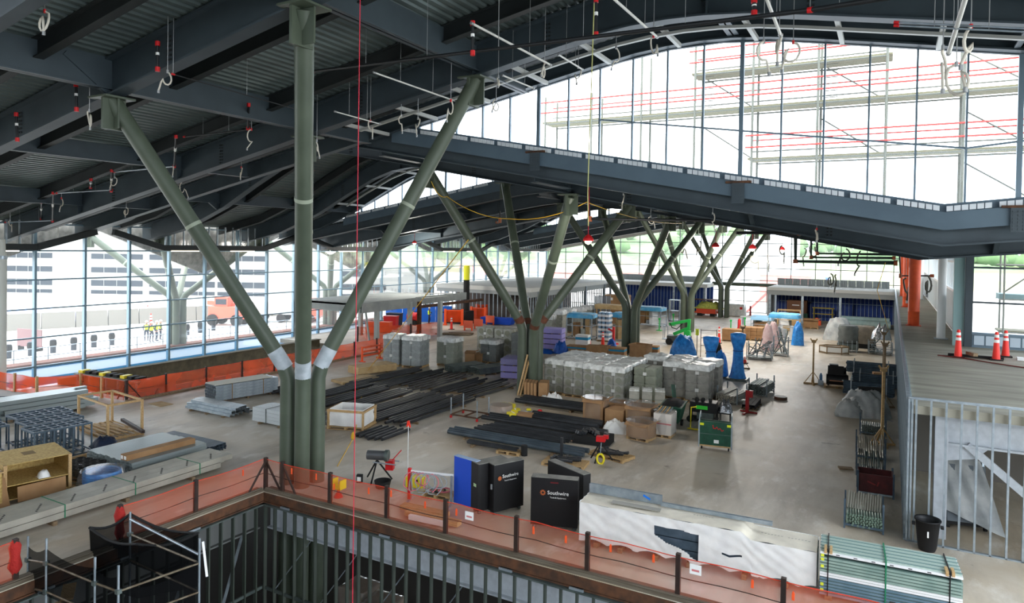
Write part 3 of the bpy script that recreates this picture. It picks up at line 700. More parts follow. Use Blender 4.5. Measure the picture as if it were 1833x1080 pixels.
# raised concrete platform at the left
root = thing('wall_platform_left', (0, 0, 0), 0, 'grey concrete platform on steel posts before the left glass', kind='structure')
mb = MB(); mb.box(-45.5, -37.9, 43.4, 56, 3.35, 3.5); obj('platform_slab', mb, mat('grey_slab', (160, 164, 160), 0.8, c2=(140, 146, 144), scale=1), root)
mb = MB(); mb.box(-38.1, -37.95, 43.4, 51.5, 2.75, 3.6); mb.box(-45.5, -38, 43.4, 43.55, 2.8, 3.55); mb.box(-38.6, -38.4, 51.5, 60, 2.9, 3.6); obj('edge_beam', mb, mat('grey_slab', (160, 164, 160)), root)
mb = MB(); mb.box(-38.5, -38.2, 52, 63, 2.55, 2.8); obj('rusty_beam', mb, M_rust, root)
for (u, v) in ((674, 612), (733, 605), (787, 603), (645, 600)):
    p = G(u, v); mb = MB(); mb.box(p.x - 0.17, p.x + 0.17, p.y - 0.17, p.y + 0.17, 0, 3.3); obj('steel_post', mb, mat('pale_steel', (170, 176, 172), 0.6), root)
p = G(750, 605); mb = MB(); mb.box(p.x - 0.15, p.x + 0.15, p.y - 0.15, p.y + 0.15, 0, 3.3); obj('rusty_post', mb, M_rust, root)
for a, b in (((662, 618), (636, 560)), ((740, 560), (768, 600)), ((690, 555), (718, 590))):
    p = G(*a); q = p + Vector((-1.6, 1.2, 3.0)); mb = MB(); mb.bar(p, q, 0.14, 0.14); obj('diagonal_brace', mb, mat('pale_steel', (170, 176, 172)), root)
# ================================================================== outdoors
mb = MB(); mb.box(-400, LW - 0.3, -150, 700, -0.9, -0.4); mb.box(LW - 0.3, 600, FW + 0.3, 700, -0.9, -0.4); mb.box(3.4, 600, 39.8, FW + 0.3, -0.9, -0.4); mb.box(16.1, 600, -150, 39.8, -0.9, -0.4)
def ground_material():
    m = mat('outdoor_paving', (214, 210, 200), 0.85)
    nt = m.node_tree; n = nt.nodes; l = nt.links; b = n['Principled BSDF']
    g = n.new('ShaderNodeNewGeometry'); sp = n.new('ShaderNodeSeparateXYZ'); l.new(g.outputs['Position'], sp.inputs[0])
    ns = n.new('ShaderNodeTexNoise'); ns.inputs['Scale'].default_value = 0.02; ns.inputs['Detail'].default_value = 6; l.new(g.outputs['Position'], ns.inputs['Vector'])
    ml = n.new('ShaderNodeMath'); ml.operation = 'MULTIPLY_ADD'; ml.inputs[1].default_value = 120; l.new(ns.outputs['Fac'], ml.inputs[0]); l.new(sp.outputs['Y'], ml.inputs[2])
    rp = n.new('ShaderNodeValToRGB'); mr = n.new('ShaderNodeMapRange'); mr.inputs['From Min'].default_value = 160; mr.inputs['From Max'].default_value = 560
    l.new(ml.outputs[0], mr.inputs['Value']); l.new(mr.outputs[0], rp.inputs['Fac'])
    e = rp.color_ramp.elements; e[0].position = 0.0; e[0].color = lin((198, 195, 188)) + (1,); e[1].position = 1.0; e[1].color = lin((96, 118, 60)) + (1,)
    for p, c in ((0.18, (194, 188, 176)), (0.22, (140, 130, 100)), (0.42, (116, 128, 74)), (0.5, (156, 146, 122)), (0.62, (150, 140, 114)), (0.7, (100, 122, 62))):
        q = rp.color_ramp.elements.new(p); q.color = lin(c) + (1,)
    l.new(rp.outputs['Color'], b.inputs['Base Color']); return m
obj('ground', mb, ground_material(), kind='structure', label='pale paved and grassy ground outside')
# wooded hills
M_hill = mat('wooded_hillside', (112, 138, 90), 0.95, c2=(84, 112, 72), scale=0.06, detail=8, lo=0.42, hi=0.58)
def hill(a, b): 
    x = -620 + 1300 * a; y = 420 + 260 * b
    h = (18 + 12 * math.sin(a * 7.1 + 0.6) + 7 * math.sin(a * 17 + 2) + 4 * math.sin(a * 41)) * min(1, b * 1.6) * (1.0)
    return (x, y, -1 + h + 1.5 * vnoise(x * 0.05, y * 0.05, 3))
mb = MB(); mb.grid(hill, 120, 10); obj('hill_distant', mb, M_hill, kind='structure', label='pale green wooded hills beyond the airfield')
mb = MB(); rnd = random.Random(3)
for i in range(420):
    a, b = rnd.random(), 0.12 + 0.8 * rnd.random(); x, y, z = hill(a, b); r = 3.5 + 4 * rnd.random()
    mb.lathe(x, y, [(0.1, z - 1), (r, z + r * 0.4), (r * 0.85, z + r * 1.0), (r * 0.3, z + r * 1.6)], 6)
obj('distant_trees', mb, mat('distant_foliage', (84, 112, 72), 0.95, c2=(104, 130, 84), scale=0.1), kind='stuff', label='distant trees dotted over the hills', cat='trees')
# ================================================================== builders for site materials
HP = math.pi / 2
def channel_mesh(L, w, h, m, t=0.012, name='channel'):
    b = MB(); b.box(0, L, -w / 2, w / 2, h - t, h); b.box(0, L, -w / 2, -w / 2 + t, 0, h - t); b.box(0, L, w / 2 - t, w / 2, 0, h - t)
    return b.mesh(name, m)
def pipe_mesh(L, r, m, n=8, name='pipe'):
    b = MB(); b.tube([(0, 0, 0), (L, 0, 0)], r, n); b.tube([(-0.02, 0, 0), (0.0, 0, 0)], r * 0.72, n); return b.mesh(name, m)
def timber(root, x0, x1, y0, y1, z0, z1, name='dunnage', m=None):
    return obj(name, MB().box(x0, x1, y0, y1, z0, z1), m or M_wood2, root)
def bundle(name, label, loc, rz, L, w, h, cols, layers, m, cat='steel bundle', group=None, jit=0.0, straps=0, strap_m=None, dun=0.09, part='channel', stagger=0.0):
    t = thing(name, loc, rz, label, cat, group)
    me = channel_mesh(L, w * 0.93, h * 0.95, m, name=part); W = cols * w
    rnd = random.Random(hash(label) % 1000 if False else len(label) * 7 + cols)
    for k in range(layers):
        n = cols - (int(stagger * k))
        for c in range(n):
            put(part, me, t, (-L / 2 + jit * (rnd.random() - 0.5), -W / 2 + w * (c + 0.5) + (cols - n) * w / 2, dun + k * h), 0)
    if dun > 0:
        for x in (-L * 0.36, 0.0, L * 0.36): timber(t, x - 0.045, x + 0.045, -W / 2 - 0.08, W / 2 + 0.08, 0, dun)
    for i in range(straps):
        x = -L / 2 + L * (i + 0.5) / straps; b = MB(); H_ = dun + layers * h
        b.box(x - 0.02, x + 0.02, -W / 2 - 0.012, W / 2 + 0.012, H_, H_ + 0.01); b.box(x - 0.02, x + 0.02, -W / 2 - 0.012, -W / 2 - 0.002, dun, H_); b.box(x - 0.02, x + 0.02, W / 2 + 0.002, W / 2 + 0.012, dun, H_)
        obj('strap', b, strap_m or M_wood, t)
    return t
def pallet_mesh(w, d, h=0.13, m=None):
    b = MB()
    for i in range(7): y = -d / 2 + i * (d - 0.1) / 6; b.box(-w / 2, w / 2, y, y + 0.1, h - 0.02, h)
    for x in (-w / 2, -0.05, w / 2 - 0.1): b.box(x, x + 0.1, -d / 2, d / 2, 0.02, h - 0.02)
    for y in (-d / 2, -0.05, d / 2 - 0.1): b.box(-w / 2, w / 2, y, y + 0.1, 0, 0.02)
    return b.mesh('pallet', m or M_wood)
PALLETS = {}
def pallet(root, w=1.2, d=1.0, loc=(0, 0, 0), rz=0.0, name='pallet'):
    k = (round(w, 2), round(d, 2))
    if k not in PALLETS: PALLETS[k] = pallet_mesh(w, d)
    return put(name, PALLETS[k], root, loc, rz)
def crumple(w, d, h, seed=0, nu=14, nv=14, amp=0.08, base=0.0, droop=0.25):
    """draped sheet over a box w x d x h: closed on top, hanging sides"""
    b = MB()
    def f(a, c):
        x = (a - 0.5) * 2; y = (c - 0.5) * 2; e = max(abs(x), abs(y))
        k = min(1.0, e / 0.8)
        px = max(-1, min(1, x / 0.8)) * w / 2; py = max(-1, min(1, y / 0.8)) * d / 2
        z = h if e <= 0.8 else h - (h - base) * (e - 0.8) / 0.2
        n_ = vnoise(x * 3 + seed, y * 3 - seed, seed)
        out = amp * n_ * (1 if e > 0.8 else 0.3)
        return (px * (1 + out), py * (1 + out * 0.8), z + amp * n_ * (1.0 if e <= 0.8 else (1 - (e - 0.8) / 0.2) * 0.7) + 0.005)
    b.grid(f, nu, nv); return b
def heap(w, d, h, seed=0, nu=18, nv=14, amp=0.35):
    b = MB()
    def f(a, c):
        x = (a - 0.5) * 2; y = (c - 0.5) * 2
        r = max(0.0, 1 - (abs(x) ** 2.4 + abs(y) ** 2.4)) ** 0.5
        z = h * r * (1 + amp * vnoise(x * 3.1 + seed, y * 3.7 - seed, seed))
        k = 1 + 0.1 * vnoise(x * 4, y * 4, seed + 2)
        return (x * w / 2 * k, y * d / 2 * k, max(0.01, z))
    b.grid(f, nu, nv); return b
def carton(root, w, d, h, loc, rz=0.0, m=None, name='carton', open_top=False):
    b = MB()
    if not open_top: b.cb(0, 0, 0, w, d, h); b.box(-0.03, 0.03, -d / 2, d / 2, h, h + 0.003)
    else:
        t = 0.02
        b.box(-w / 2, w / 2, -d / 2, -d / 2 + t, 0, h); b.box(-w / 2, w / 2, d / 2 - t, d / 2, 0, h); b.box(-w / 2, -w / 2 + t, -d / 2 + t, d / 2 - t, 0, h); b.box(w / 2 - t, w / 2, -d / 2 + t, d / 2 - t, 0, h); b.box(-w / 2 + t, w / 2 - t, -d / 2 + t, d / 2 - t, 0, 0.03)
        b.prism([(-w / 2, -d / 2, h), (w / 2, -d / 2, h), (w / 2, -d / 2 - 0.25, h - 0.1), (-w / 2, -d / 2 - 0.25, h - 0.1)], (0, 0, 0.01))
        b.prism([(w / 2, -d / 2, h), (w / 2, d / 2, h), (w / 2 + 0.25, d / 2, h + 0.08), (w / 2 + 0.25, -d / 2, h + 0.08)], (0, 0, 0.01))
    return obj(name, b, m or M_card, root, loc, rz)
def text_mesh(body, size, m, ext=0.002, align='CENTER'):
    cu = bpy.data.curves.new('lettering', 'FONT'); cu.body = body; cu.size = size; cu.extrude = ext; cu.align_x = align; cu.align_y = 'CENTER'; cu.resolution_u = 3
    o = bpy.data.objects.new('lettering_tmp', cu); COL.objects.link(o)
    dg = bpy.context.evaluated_depsgraph_get(); me = bpy.data.meshes.new_from_object(o.evaluated_get(dg))
    bpy.data.objects.remove(o); me.materials.clear(); me.materials.append(m); return me
def lettering(root, body, size, m, loc, rot, name='lettering'):
    o = put(name, text_mesh(body, size, m), root, loc); o.rotation_euler = rot; return o
# ================================================================== safety fence around the pit
def net_fence(name, label, pts, posts, z=0.0, h=1.08, net=None, post_m=None, group=None, braces=(), sag=0.05, lean=0.0):
    t = thing(name, (pts[0][0], pts[0][1], z), 0, label, 'fence', group); o = Vector((pts[0][0], pts[0][1], 0))
    for i, p in enumerate(posts):
        q = Vector((p[0], p[1], 0)) - o
        obj('post', MB().box(q.x - 0.055, q.x + 0.055, q.y - 0.055, q.y + 0.055, 0, h + 0.02), post_m or M_post, t)
        if i in braces:
            for dx, dy in braces[i]:
                obj('post_brace', MB().bar((q.x, q.y, h * 0.92), (q.x + dx, q.y + dy, 0.03), 0.05, 0.05), post_m or M_post, t)
    for a, b in zip(pts[:-1], pts[1:]):
        A = Vector((a[0], a[1], 0)) - o; B = Vector((b[0], b[1], 0)) - o; L = (B - A).length; n = max(2, int(L / 0.6))
        dirv = (B - A) / L; nrm = Vector((-dirv.y, dirv.x, 0))
        mb = MB()
        def f(u, v):
            wob = 0.04 * math.sin(u * L * 2.1) * (1 - v) + 0.02 * math.sin(u * L * 5 + v * 3)
            zz = 0.06 + v * (h - 0.08) - sag * v * abs(math.sin(u * L * math.pi / 2.6))
            p = A + dirv * (u * L) + nrm * wob; return (p.x, p.y, zz)
        mb.grid(f, n, 3); obj('net', mb, net or M_net, t)
        for hz in (h - 0.03, h * 0.52):
            mb = MB(); mb.tube([A + dirv * (L * i / n) + Vector((0, 0, hz - sag * 0.9 * abs(math.sin(i / n * L * math.pi / 2.6)))) for i in range(n + 1)], 0.012, 4)
            obj('cable', mb, mat('orange_net_edge', (206, 60, 36), 0.6) if hz > 0.9 else M_post, t)
    return t
ye = PITY + 0.18
px_posts = [GY(u, 930, ye).x for u in ()]
rail_x = [PITX - 0.15, -17.4, -15.6, -14.0, -12.32, -10.35, -8.35, -6.1, -3.75, -1.2, 1.4]
rail_x = [G(u, v).x for u, v in ((471, 878), (501, 886), (583.5, 910), (685, 937.4), (791, 965.4), (918, 999.7), (1046, 1033.8), (1209.7, 1076.6))] + [-1.95, 0.2, 2.4]
net_fence('pit_fence', 'orange netting fence on brown posts along the long pit edge', [(rail_x[0], ye), (4, ye)], [(x, ye) for x in rail_x], braces={0: [(0.75, 0), (0, -0.75)], 1: [(0.65, 0.0)]})
xe = PITX - 0.18
YF1, YF2 = G(203, 969).y, G(35, 1048).y
net_fence('pit_fence', 'orange netting fence on brown posts along the left pit edge', [(xe, ye - 0.05), (xe, YF1)], [(xe, G(357, 924.5).y), (xe, YF1)])
net_fence('pit_fence', 'short orange netting fence at the bottom left corner', [(xe, YF2), (xe, YF2 - 3.5)], [(xe, YF2), (xe, YF2 - 2.6)])
t = thing('net_bundle', (xe - 0.02, YF1, 0.0), 0, 'gathered red netting tied around the left pit post', 'netting')
mb = MB(); mb.lathe(0, 0, [(0.06, 0.1), (0.13, 0.3), (0.1, 0.55), (0.15, 0.8), (0.08, 1.05)], 9); obj('gathered_net', mb, mat('red_net', (170, 40, 34), 0.8, bump=0.6, bscale=20), t)
t = thing('net_bundle', (xe - 0.02, YF2, 0.0), 0, 'gathered red netting tied around the bottom left post', 'netting')
mb = MB(); mb.lathe(0, 0, [(0.05, 0.2), (0.16, 0.4), (0.11, 0.65), (0.14, 0.9), (0.06, 1.08)], 9); obj('gathered_net', mb, mat('red_net', (170, 40, 34)), t)
# flags and paper notices tied to the long fence
flm = MB(); flm.box(-0.03, 0.03, -0.006, 0.006, -0.17, 0.0); flm.box(-0.018, 0.018, -0.012, 0.012, -0.02, 0.03); flag_me = flm.mesh('flag', M_orange)
ORD = ['first', 'second', 'third', 'fourth', 'fifth', 'sixth', 'seventh', 'eighth', 'ninth', 'tenth', 'eleventh', 'twelfth', 'thirteenth', 'fourteenth']
fl = [(435, 843), (522, 840), (566, 850), (598, 868), (660, 875), (700, 880), (761, 900), (817, 913), (955, 945), (1013, 961), (1093, 977), (1170, 995), (1347, 1040), (1420, 1062)]
for i, (u, v) in enumerate(fl):
    p = GY(u, v, ye - 0.1)
    if u < 470: p = GX(u, v, xe + 0.1)
    o = put('warning_flag', flag_me, None, p); tag(o, 'small orange warning flag on the left pit fence near the corner' if u < 470 else 'small orange warning flag on the long pit fence, %s from the corner' % ORD[i - 1], 'flag', 'warning flags on the pit fence')
for (u, v, lb) in ((840, 922, 'white paper notice tied to the pit fence by the black cabinet'), (1245, 1018, 'pink-white paper notice hung on the pit fence below the white wrap')):
    p = GY(u, v, ye - 0.04); t = thing('notice', p, 0, lb, 'notice'); obj('sheet', MB().box(-0.14, 0.14, -0.004, 0.004, -0.15, 0.09), M_paper, t)
    obj('print', MB().box(-0.09, 0.09, -0.007, -0.005, -0.08, -0.03), mat('faded_red_print', (206, 120, 120), 0.8), t)
# ================================================================== black netted scaffold in the pit
t = thing('scaffold_stair', (-16.4, 7.6, LOW), 0, 'tube scaffold wrapped in black netting rising from the pit', 'scaffold')
b0 = -LOW
sc = {'a': (203, 1035, 962), 'b': (230, 985, 1080)}
def st_pt(u, v, z): p = G(u, v, z); return Vector((p.x + 16.4, p.y - 7.6, z - LOW))
std = [st_pt(50, 985, 0.6), st_pt(83, 990, 0.9), st_pt(170, 1025, 0.8), st_pt(212, 1040, 0.7), st_pt(233, 940, 0.9), st_pt(357, 990, 1.0)]
for p in std: obj('standard', MB().tube([(p.x, p.y, 0), (p.x, p.y, p.z + 0.35)], 0.028, 8), M_galv, t)
M_tubeold = mat('rust_tinged_tube', (128, 118, 100), 0.5, 0.3, c2=(96, 82, 64), scale=6)
pairs = [(0, 1), (1, 2), (2, 3), (4, 5), (3, 5)]
for i, j in pairs:
    for dz in (-0.25, -0.95):
        a, b = std[i], std[j]; obj('ledger', MB().tube([(a.x, a.y, a.z + dz), (b.x, b.y, b.z + dz)], 0.026, 8), M_tubeold, t)
        obj('coupler', MB().cb(a.x, a.y, a.z + dz - 0.05, 0.11, 0.11, 0.1), M_galv_dk, t)
a, b = std[4], std[5]; obj('hand_rail', MB().tube([a + Vector((0, 0, 0.15)), b + Vector((0, 0, -0.05))], 0.03, 8), M_galv, t)
for (i, j) in ((0, 1), (1, 2), (2, 3)):
    mb = MB(); a, b = std[i], std[j]
    mb.grid(lambda u, v: tuple(a.lerp(b, u) + Vector((0, 0, 0.1 - 0.12 * math.sin(u * math.pi) * v - 1.15 * (1 - v)))), 6, 3); obj('black_net', mb, M_netblack, t)
# netting box in the middle
q = [st_pt(160, 955, 0.6), st_pt(245, 985, 0.6), st_pt(355, 965, 0.8), st_pt(233, 930, 0.7)]
for i in range(4):
    a, b = q[i], q[(i + 1) % 4]; mb = MB()
    mb.grid(lambda u, v: tuple(a.lerp(b, u) + Vector((0.03 * math.sin(u * 9), 0.03 * math.sin(u * 7 + v * 3), 0.15 - 0.16 * math.sin(u * math.pi) * v - 1.4 * (1 - v)))), 8, 4); obj('black_net', mb, M_netblack, t)
    obj('net_rope', MB().tube([a.lerp(b, k / 8) + Vector((0, 0, 0.15 - 0.16 * math.sin(k / 8 * math.pi))) for k in range(9)], 0.035, 6), M_dark, t)
a, b = std[3], std[5]; mb = MB()
mb.grid(lambda u, v: tuple(a.lerp(b, u) + Vector((0, 0.02 * math.sin(u * 11), -0.15 - 0.25 * math.sin(u * math.pi) * v - 1.3 * (1 - v)))), 8, 4); obj('black_net', mb, M_netblack, t)
a, b = std[1], std[2]; c = (a + b) / 2
obj('plank', MB().bar(a + Vector((0.25, 0.1, -1.2)), b + Vector((0.25, 0.1, -1.2)), 0.3, 0.05), M_wood2, t)
obj('plank', MB().bar(a + Vector((0.0, 0.55, -1.0)), a + Vector((0.5, 0.2, -1.1)), 0.28, 0.05), M_wood, t)
obj('metal_strap', MB().bar(q[2] + Vector((0.05, 0.1, -0.1)), q[2] + Vector((0.35, 0.0, -0.9)), 0.06, 0.01), M_white, t)
# things on the lower level, dimly seen
for i, (x, y) in enumerate([(-16.7, 19.2), (-15.3, 18.8)]):
    t = thing('wrapped_pallet', (x, y, LOW), 0.1 * i, ['shrink-wrapped brown pallet load deep in the pit, left one', 'shrink-wrapped brown pallet load deep in the pit, right one'][i], 'pallet', 'pallet loads in the pit')
    pallet(t, 1.2, 1.1); 
    for k in range(4): obj('carton_layer', MB().cb(0, 0, 0.14 + k * 0.36, 1.15 - 0.02 * (k % 2), 1.05, 0.35), M_card, t)
    obj('shrink_wrap', crumple(1.2, 1.1, 1.62, i, 10, 10, 0.02, 0.16), M_film, t)
# ================================================================== cable cabinets at the pit edge
M_cabtop = mat('dusty_cabinet_top', (128, 126, 118), 0.7, c2=(104, 102, 96), scale=3)
def cable_cabinet(root, w, d, h, loc, rz, blue=False, logo=None, sticker=False):
    b = MB(); b.cb(0, 0, 0.12, w, d, h - 0.12); body = obj('cabinet_body', b, M_black, root, loc, rz)
    obj('lid', MB().cb(0, 0, h, w * 0.99, d * 0.98, 0.02), M_cabtop, body)
    obj('seam', MB().box(-w / 2 - 0.004, w / 2 + 0.004, -d / 2 - 0.004, -d / 2, h * 0.56, h * 0.57), M_dark, body)
    for sx in (-1, 1):
        for sy in (-1, 1): obj('caster', MB().lathe(sx * (w / 2 - 0.1), sy * (d / 2 - 0.1), [(0.02, 0.0), (0.06, 0.02), (0.06, 0.08), (0.03, 0.13)], 8), M_galv_dk, body)
    return body
t = thing('cable_cabinet', (-8.75, 18.8, 0), 0, 'pair of black cable cabinets opened in a V with white lettering', 'cabinet')
def southwire(body, x, y, z, w, rot):
    g = lettering(body, 'Southwire', w * 0.135, M_paper, (x + w * 0.1, y, z), rot)
    lettering(body, 'Tools & Equipment', w * 0.055, M_paper, (x + w * 0.1, y, z - w * 0.12), rot, 'small_lettering')
    b = MB(); n = 10
    for k in range(n):
        a = 2 * math.pi * k / n; b.bar((math.cos(a) * w * 0.035, math.sin(a) * w * 0.035, 0), (math.cos(a + 0.7) * w * 0.075, math.sin(a + 0.7) * w * 0.075, 0), w * 0.018, 0.003)
    e = obj('round_emblem', b, mat('copper_print', (170, 92, 48), 0.5), body, (x - w * 0.3, y, z - 0.01)); e.rotation_euler = rot
c1 = cable_cabinet(t, 1.42, 0.32, 1.55, (0.05, -0.1, 0), math.atan2(0.44, 1.42))
southwire(c1, 0, -0.166, 1.12, 1.15, (HP, 0, 0))
obj('red_mark', MB().box(-0.12, 0.12, -0.164, -0.16, 1.41, 1.45), mat('dull_red_print', (90, 20, 24), 0.6), c1)
c2 = cable_cabinet(t, 1.72, 0.3, 1.55, (0.0, 1.0, 0), math.atan2(-0.75, 1.6))
t = thing('cable_cabinet', (-11.0, 18.95, 0), 0, 'black two-part cable cabinet with a bright blue side panel', 'cabinet')
c1 = cable_cabinet(t, 0.34, 1.15, 1.6, (0.38, 0.15, 0), math.radians(-26))
southwire(c1, 0.0, 0, 0, 0.01, (HP, 0, HP)) if False else None
lettering(c1, 'Southwire', 0.15, M_paper, (0.176, 0.05, 1.2), (HP, 0, HP))
lettering(c1, 'Tools & Equipment', 0.06, M_paper, (0.176, 0.05, 1.06), (HP, 0, HP), 'small_lettering')
obj('round_emblem', MB().tube([(0.172, -0.36, 1.16), (0.176, -0.36, 1.16)], 0.07, 12), mat('copper_print', (170, 92, 48)), c1)
c2 = cable_cabinet(t, 0.42, 1.15, 1.6, (-0.12, -0.02, 0), math.radians(-26))
obj('sticker', MB().box(-0.06, 0.09, -0.58, -0.576, 0.86, 0.96), mat('green_white_sticker', (176, 206, 160), 0.6), c2)
obj('blue_panel', MB().cb(-0.82, -0.3, 0.1, 0.98, 0.16, 1.52, math.radians(-10)), M_blue, t)
obj('panel_cap', MB().cb(-0.82, -0.3, 1.62, 0.98, 0.2, 0.02, math.radians(-10)), mat('pale_blue_cap', (150, 170, 196), 0.6), t)
obj('latch', MB().cb(0.2, -0.46, 0.85, 0.05, 0.03, 0.16), M_galv, t)
# ================================================================== long bundle in white wrap
t = thing('wrapped_bundle', (-4.55, 18.75, 0), math.radians(3.2), 'long steel bundle in torn white wrap beside the pit fence', 'bundle')
L, Wd, Hh = 6.2, 1.0, 1.22
for i in range(5):
    for k in range(3): obj('beam', MB().box(-L / 2 + 0.05, L / 2 - 0.05, -Wd / 2 + 0.06 + i * 0.18, -Wd / 2 + 0.2 + i * 0.18, 0.16 + k * 0.27, 0.4 + k * 0.27), M_galv_blue, t)
for x in (-2.6, -1.9, -0.9, 0.0, 1.4, 2.4): timber(t, x - 0.06, x + 0.06, -Wd / 2 - 0.05, Wd / 2 + 0.05, 0, 0.14)
b = MB()
hole = lambda x, z: (-0.95 < x < 0.25 and 0.26 + (0.25 - x) * 0.36 < z < 0.94 - 0.03 * x) or (0.85 < x < 1.35 and 0.545 - 0.02 * (x - .85) < z < 0.60 + 0.0 * x)
nx, nz = 310, 40; vs = []; fs = []
for j in range(nz + 1):
    for i in range(nx + 1):
        x = -L / 2 + L * i / nx; z0 = 0.12 + 0.10 * abs(math.sin(i * 0.076)) * (1 if i % 78 > 8 else 0.3); zt = Hh + 0.008 * math.sin(i * 0.12) - (0.16 if x > 1.55 else 0.0 if x < 1.3 else 0.16 * (x - 1.3) / 0.25)
        z = z0 + (zt - z0) * j / nz
        vs.append((x, -Wd / 2 - 0.03 + 0.006 * math.sin(i * 0.21 + j * 0.5 + 2 * math.sin(i * 0.05)) + 0.02 * vnoise(x * 1.3, z * 2.3, 1), z))
for j in range(nz):
    for i in range(nx):
        x = -L / 2 + L * (i + 0.5) / nx; z = 0.17 + (Hh - 0.17) * (j + 0.5) / nz
        if not hole(x, z): k = j * (nx + 1) + i; fs.append((k, k + 1, k + nx + 2, k + nx + 1))
b.add(vs, fs, True)
obj('front_wrap', b, M_whitewrap, t)
def topf(a, c):
    x = -L / 2 + L * a; zt = Hh - (0.16 if x > 1.55 else 0.0 if x < 1.3 else 0.16 * (x - 1.3) / 0.25)
    return (x, -Wd / 2 - 0.03 + (Wd + 0.06) * c, zt + 0.006 * math.sin(a * 40) * (1 - c) + 0.015 * vnoise(a * 20, c * 4, 2))
b = MB(); b.grid(topf, 60, 8); obj('top_wrap', b, mat('cream_wrap', (226, 218, 200), 0.55, c2=(206, 198, 182), scale=2, bump=0.15), t)
for sx in (-1, 1):
    b = MB(); b.grid(lambda a, c: (sx * (L / 2 + 0.01 + 0.015 * math.sin(a * 20)), -Wd / 2 - 0.03 + (Wd + 0.06) * a, 0.14 + c * ((Hh if sx < 0 else Hh - 0.16) - 0.13)), 10, 8); obj('end_wrap', b, M_whitewrap, t)
b = MB(); b.grid(lambda a, c: (-L / 2 + L * a, Wd / 2 + 0.03, 0.14 + c * (Hh - 0.28)), 10, 2); obj('back_wrap', b, M_whitewrap, t)
rnd = random.Random(4)
for x0_ in (0.0, 1.75, 2.4):
    for q in range(7): obj('marker_stroke', MB().bar((x0_ + q * 0.08, -0.02 + 0.02 * rnd.random(), Hh + (0.03 if x0_ < 1 else -0.125)), (x0_ + q * 0.08 + 0.05, 0.02 * rnd.random(), Hh + (0.03 if x0_ < 1 else -0.125)), 0.02, 0.004), mat('faint_marker', (150, 146, 138), 0.7), t)
for i, (x0, x1, y, z, hh) in enumerate([(-3.1, -0.95, 0.34, Hh + 0.02, 0.26), (-0.95, 2.0, 0.25, Hh + 0.02, 0.10)]):
    tt = thing('steel_channel', (-4.55 + math.cos(0.056) * (x0 + x1) / 2 - 0.056 * y, 18.75 + 0.056 * (x0 + x1) / 2 + y, z), 0.056, ['short grey channel with blue tape standing on the white wrap', 'long slim grey channel lying on the white wrap'][i], 'channel')
    hl = (x1 - x0) / 2; b = MB(); b.box(-hl, hl, -0.05, 0.05, 0, 0.02); b.box(-hl, hl, -0.05, -0.04, 0.02, hh); b.box(-hl, hl, 0.04, 0.05, 0.02, hh); obj('profile', b, M_galv, tt)
    if i == 0: obj('blue_tape', MB().bar((0.55, -0.052, 0.19), (0.75, -0.052, 0.1), 0.06, 0.004, up=(0, 1, 0)), mat('blue_tape', (30, 120, 220), 0.5), tt)
obj('steel_plate', MB().box(-0.7, 0.7, -0.11, 0.11, 0, 0.02), mat('grey_plate', (150, 148, 140), 0.5), None, (-6.1, 18.5, Hh + 0.03), 0.07, label='flat grey plate lying on the white wrap near its left end', cat='plate')
# ================================================================== glazed panel bundle, bottom right
def glass_pack(t, x0, x1, y0, y1, z0, rows, green):
    M_edge = mat('green_glass_edge', (150, 170, 160), 0.3, c2=(122, 146, 138), scale=2) if green else mat('blue_glass_edge', (116, 140, 154), 0.3, c2=(92, 118, 134), scale=2)
    for k in range(rows): 
        z = z0 + k * 0.075
        obj('glass_unit', MB().box(x0, x1, y0, y1, z, z + 0.05), M_edge, t)
        obj('spacer', MB().box(x0 + 0.03, x1 - 0.03, y0 + 0.02, y1 - 0.02, z + 0.05, z + 0.075), mat('dark_green_spacer', (74, 98, 92), 0.5), t)
t = thing('panel_bundle', (0.02, 18.9, 0), math.radians(3.5), 'strapped stack of green-tinted glazed panels at the bottom right', 'panel stack')
x0, x1, y0, y1 = -1.4, 1.55, -0.55, 0.55
for x in (-1.2, 0.1, 1.35): timber(t, x - 0.08, x + 0.08, y0, y1, 0, 0.12)
glass_pack(t, x0, x1, y0, y1, 0.12, 6, False)
for z in (0.57, 0.63, 1.12): obj('white_board', MB().box(x0, x1, y0 - 0.01, y1 + 0.01, z, z + 0.05), M_white, t)
glass_pack(t, x0, x1, y0, y1, 0.69, 5, True)
obj('top_sheet', MB().box(x0 + 0.02, x1 - 0.02, y0 + 0.05, y1 - 0.05, 1.17, 1.2), mat('pale_green_glass', (172, 188, 178), 0.25), t)
for i in range(5): obj('edge_protector', MB().box(x0, x1, y0 + 0.1 + i * 0.2, y0 + 0.13 + i * 0.2, 1.2, 1.215), mat('grey_green_strip', (112, 140, 136), 0.4), t)
for x in (-1.22, 1.3):
    obj('strap', MB().box(x - 0.012, x + 0.012, y0 - 0.016, y1 + 0.016, 0.1, 1.23), M_black, t)
    for q in (-0.06, 0.06): obj('wooden_slat', MB().box(x + q - 0.03, x + q + 0.03, y0 - 0.03, y0 + 0.25, 1.15, 1.26), M_wood, t)
obj('green_strap', MB().box(0.0, 0.03, y0 - 0.018, y1 + 0.018, 0.1, 1.225), mat('green_strap', (30, 120, 84), 0.5), t)
for z in (0.78, 0.95, 1.05, 0.2, 0.34): obj('yellow_label', MB().box(x0 + 0.02, x0 + 0.09, y0 - 0.004, y0, z, z + 0.07), mat('yellow_label', (220, 226, 60), 0.6), t)
for i in range(7): obj('printed_mark', MB().box(x0 + 0.35 + i * 0.38, x0 + 0.43 + i * 0.38, y0 - 0.012, y0 - 0.009, 1.135, 1.155), M_dark, t)
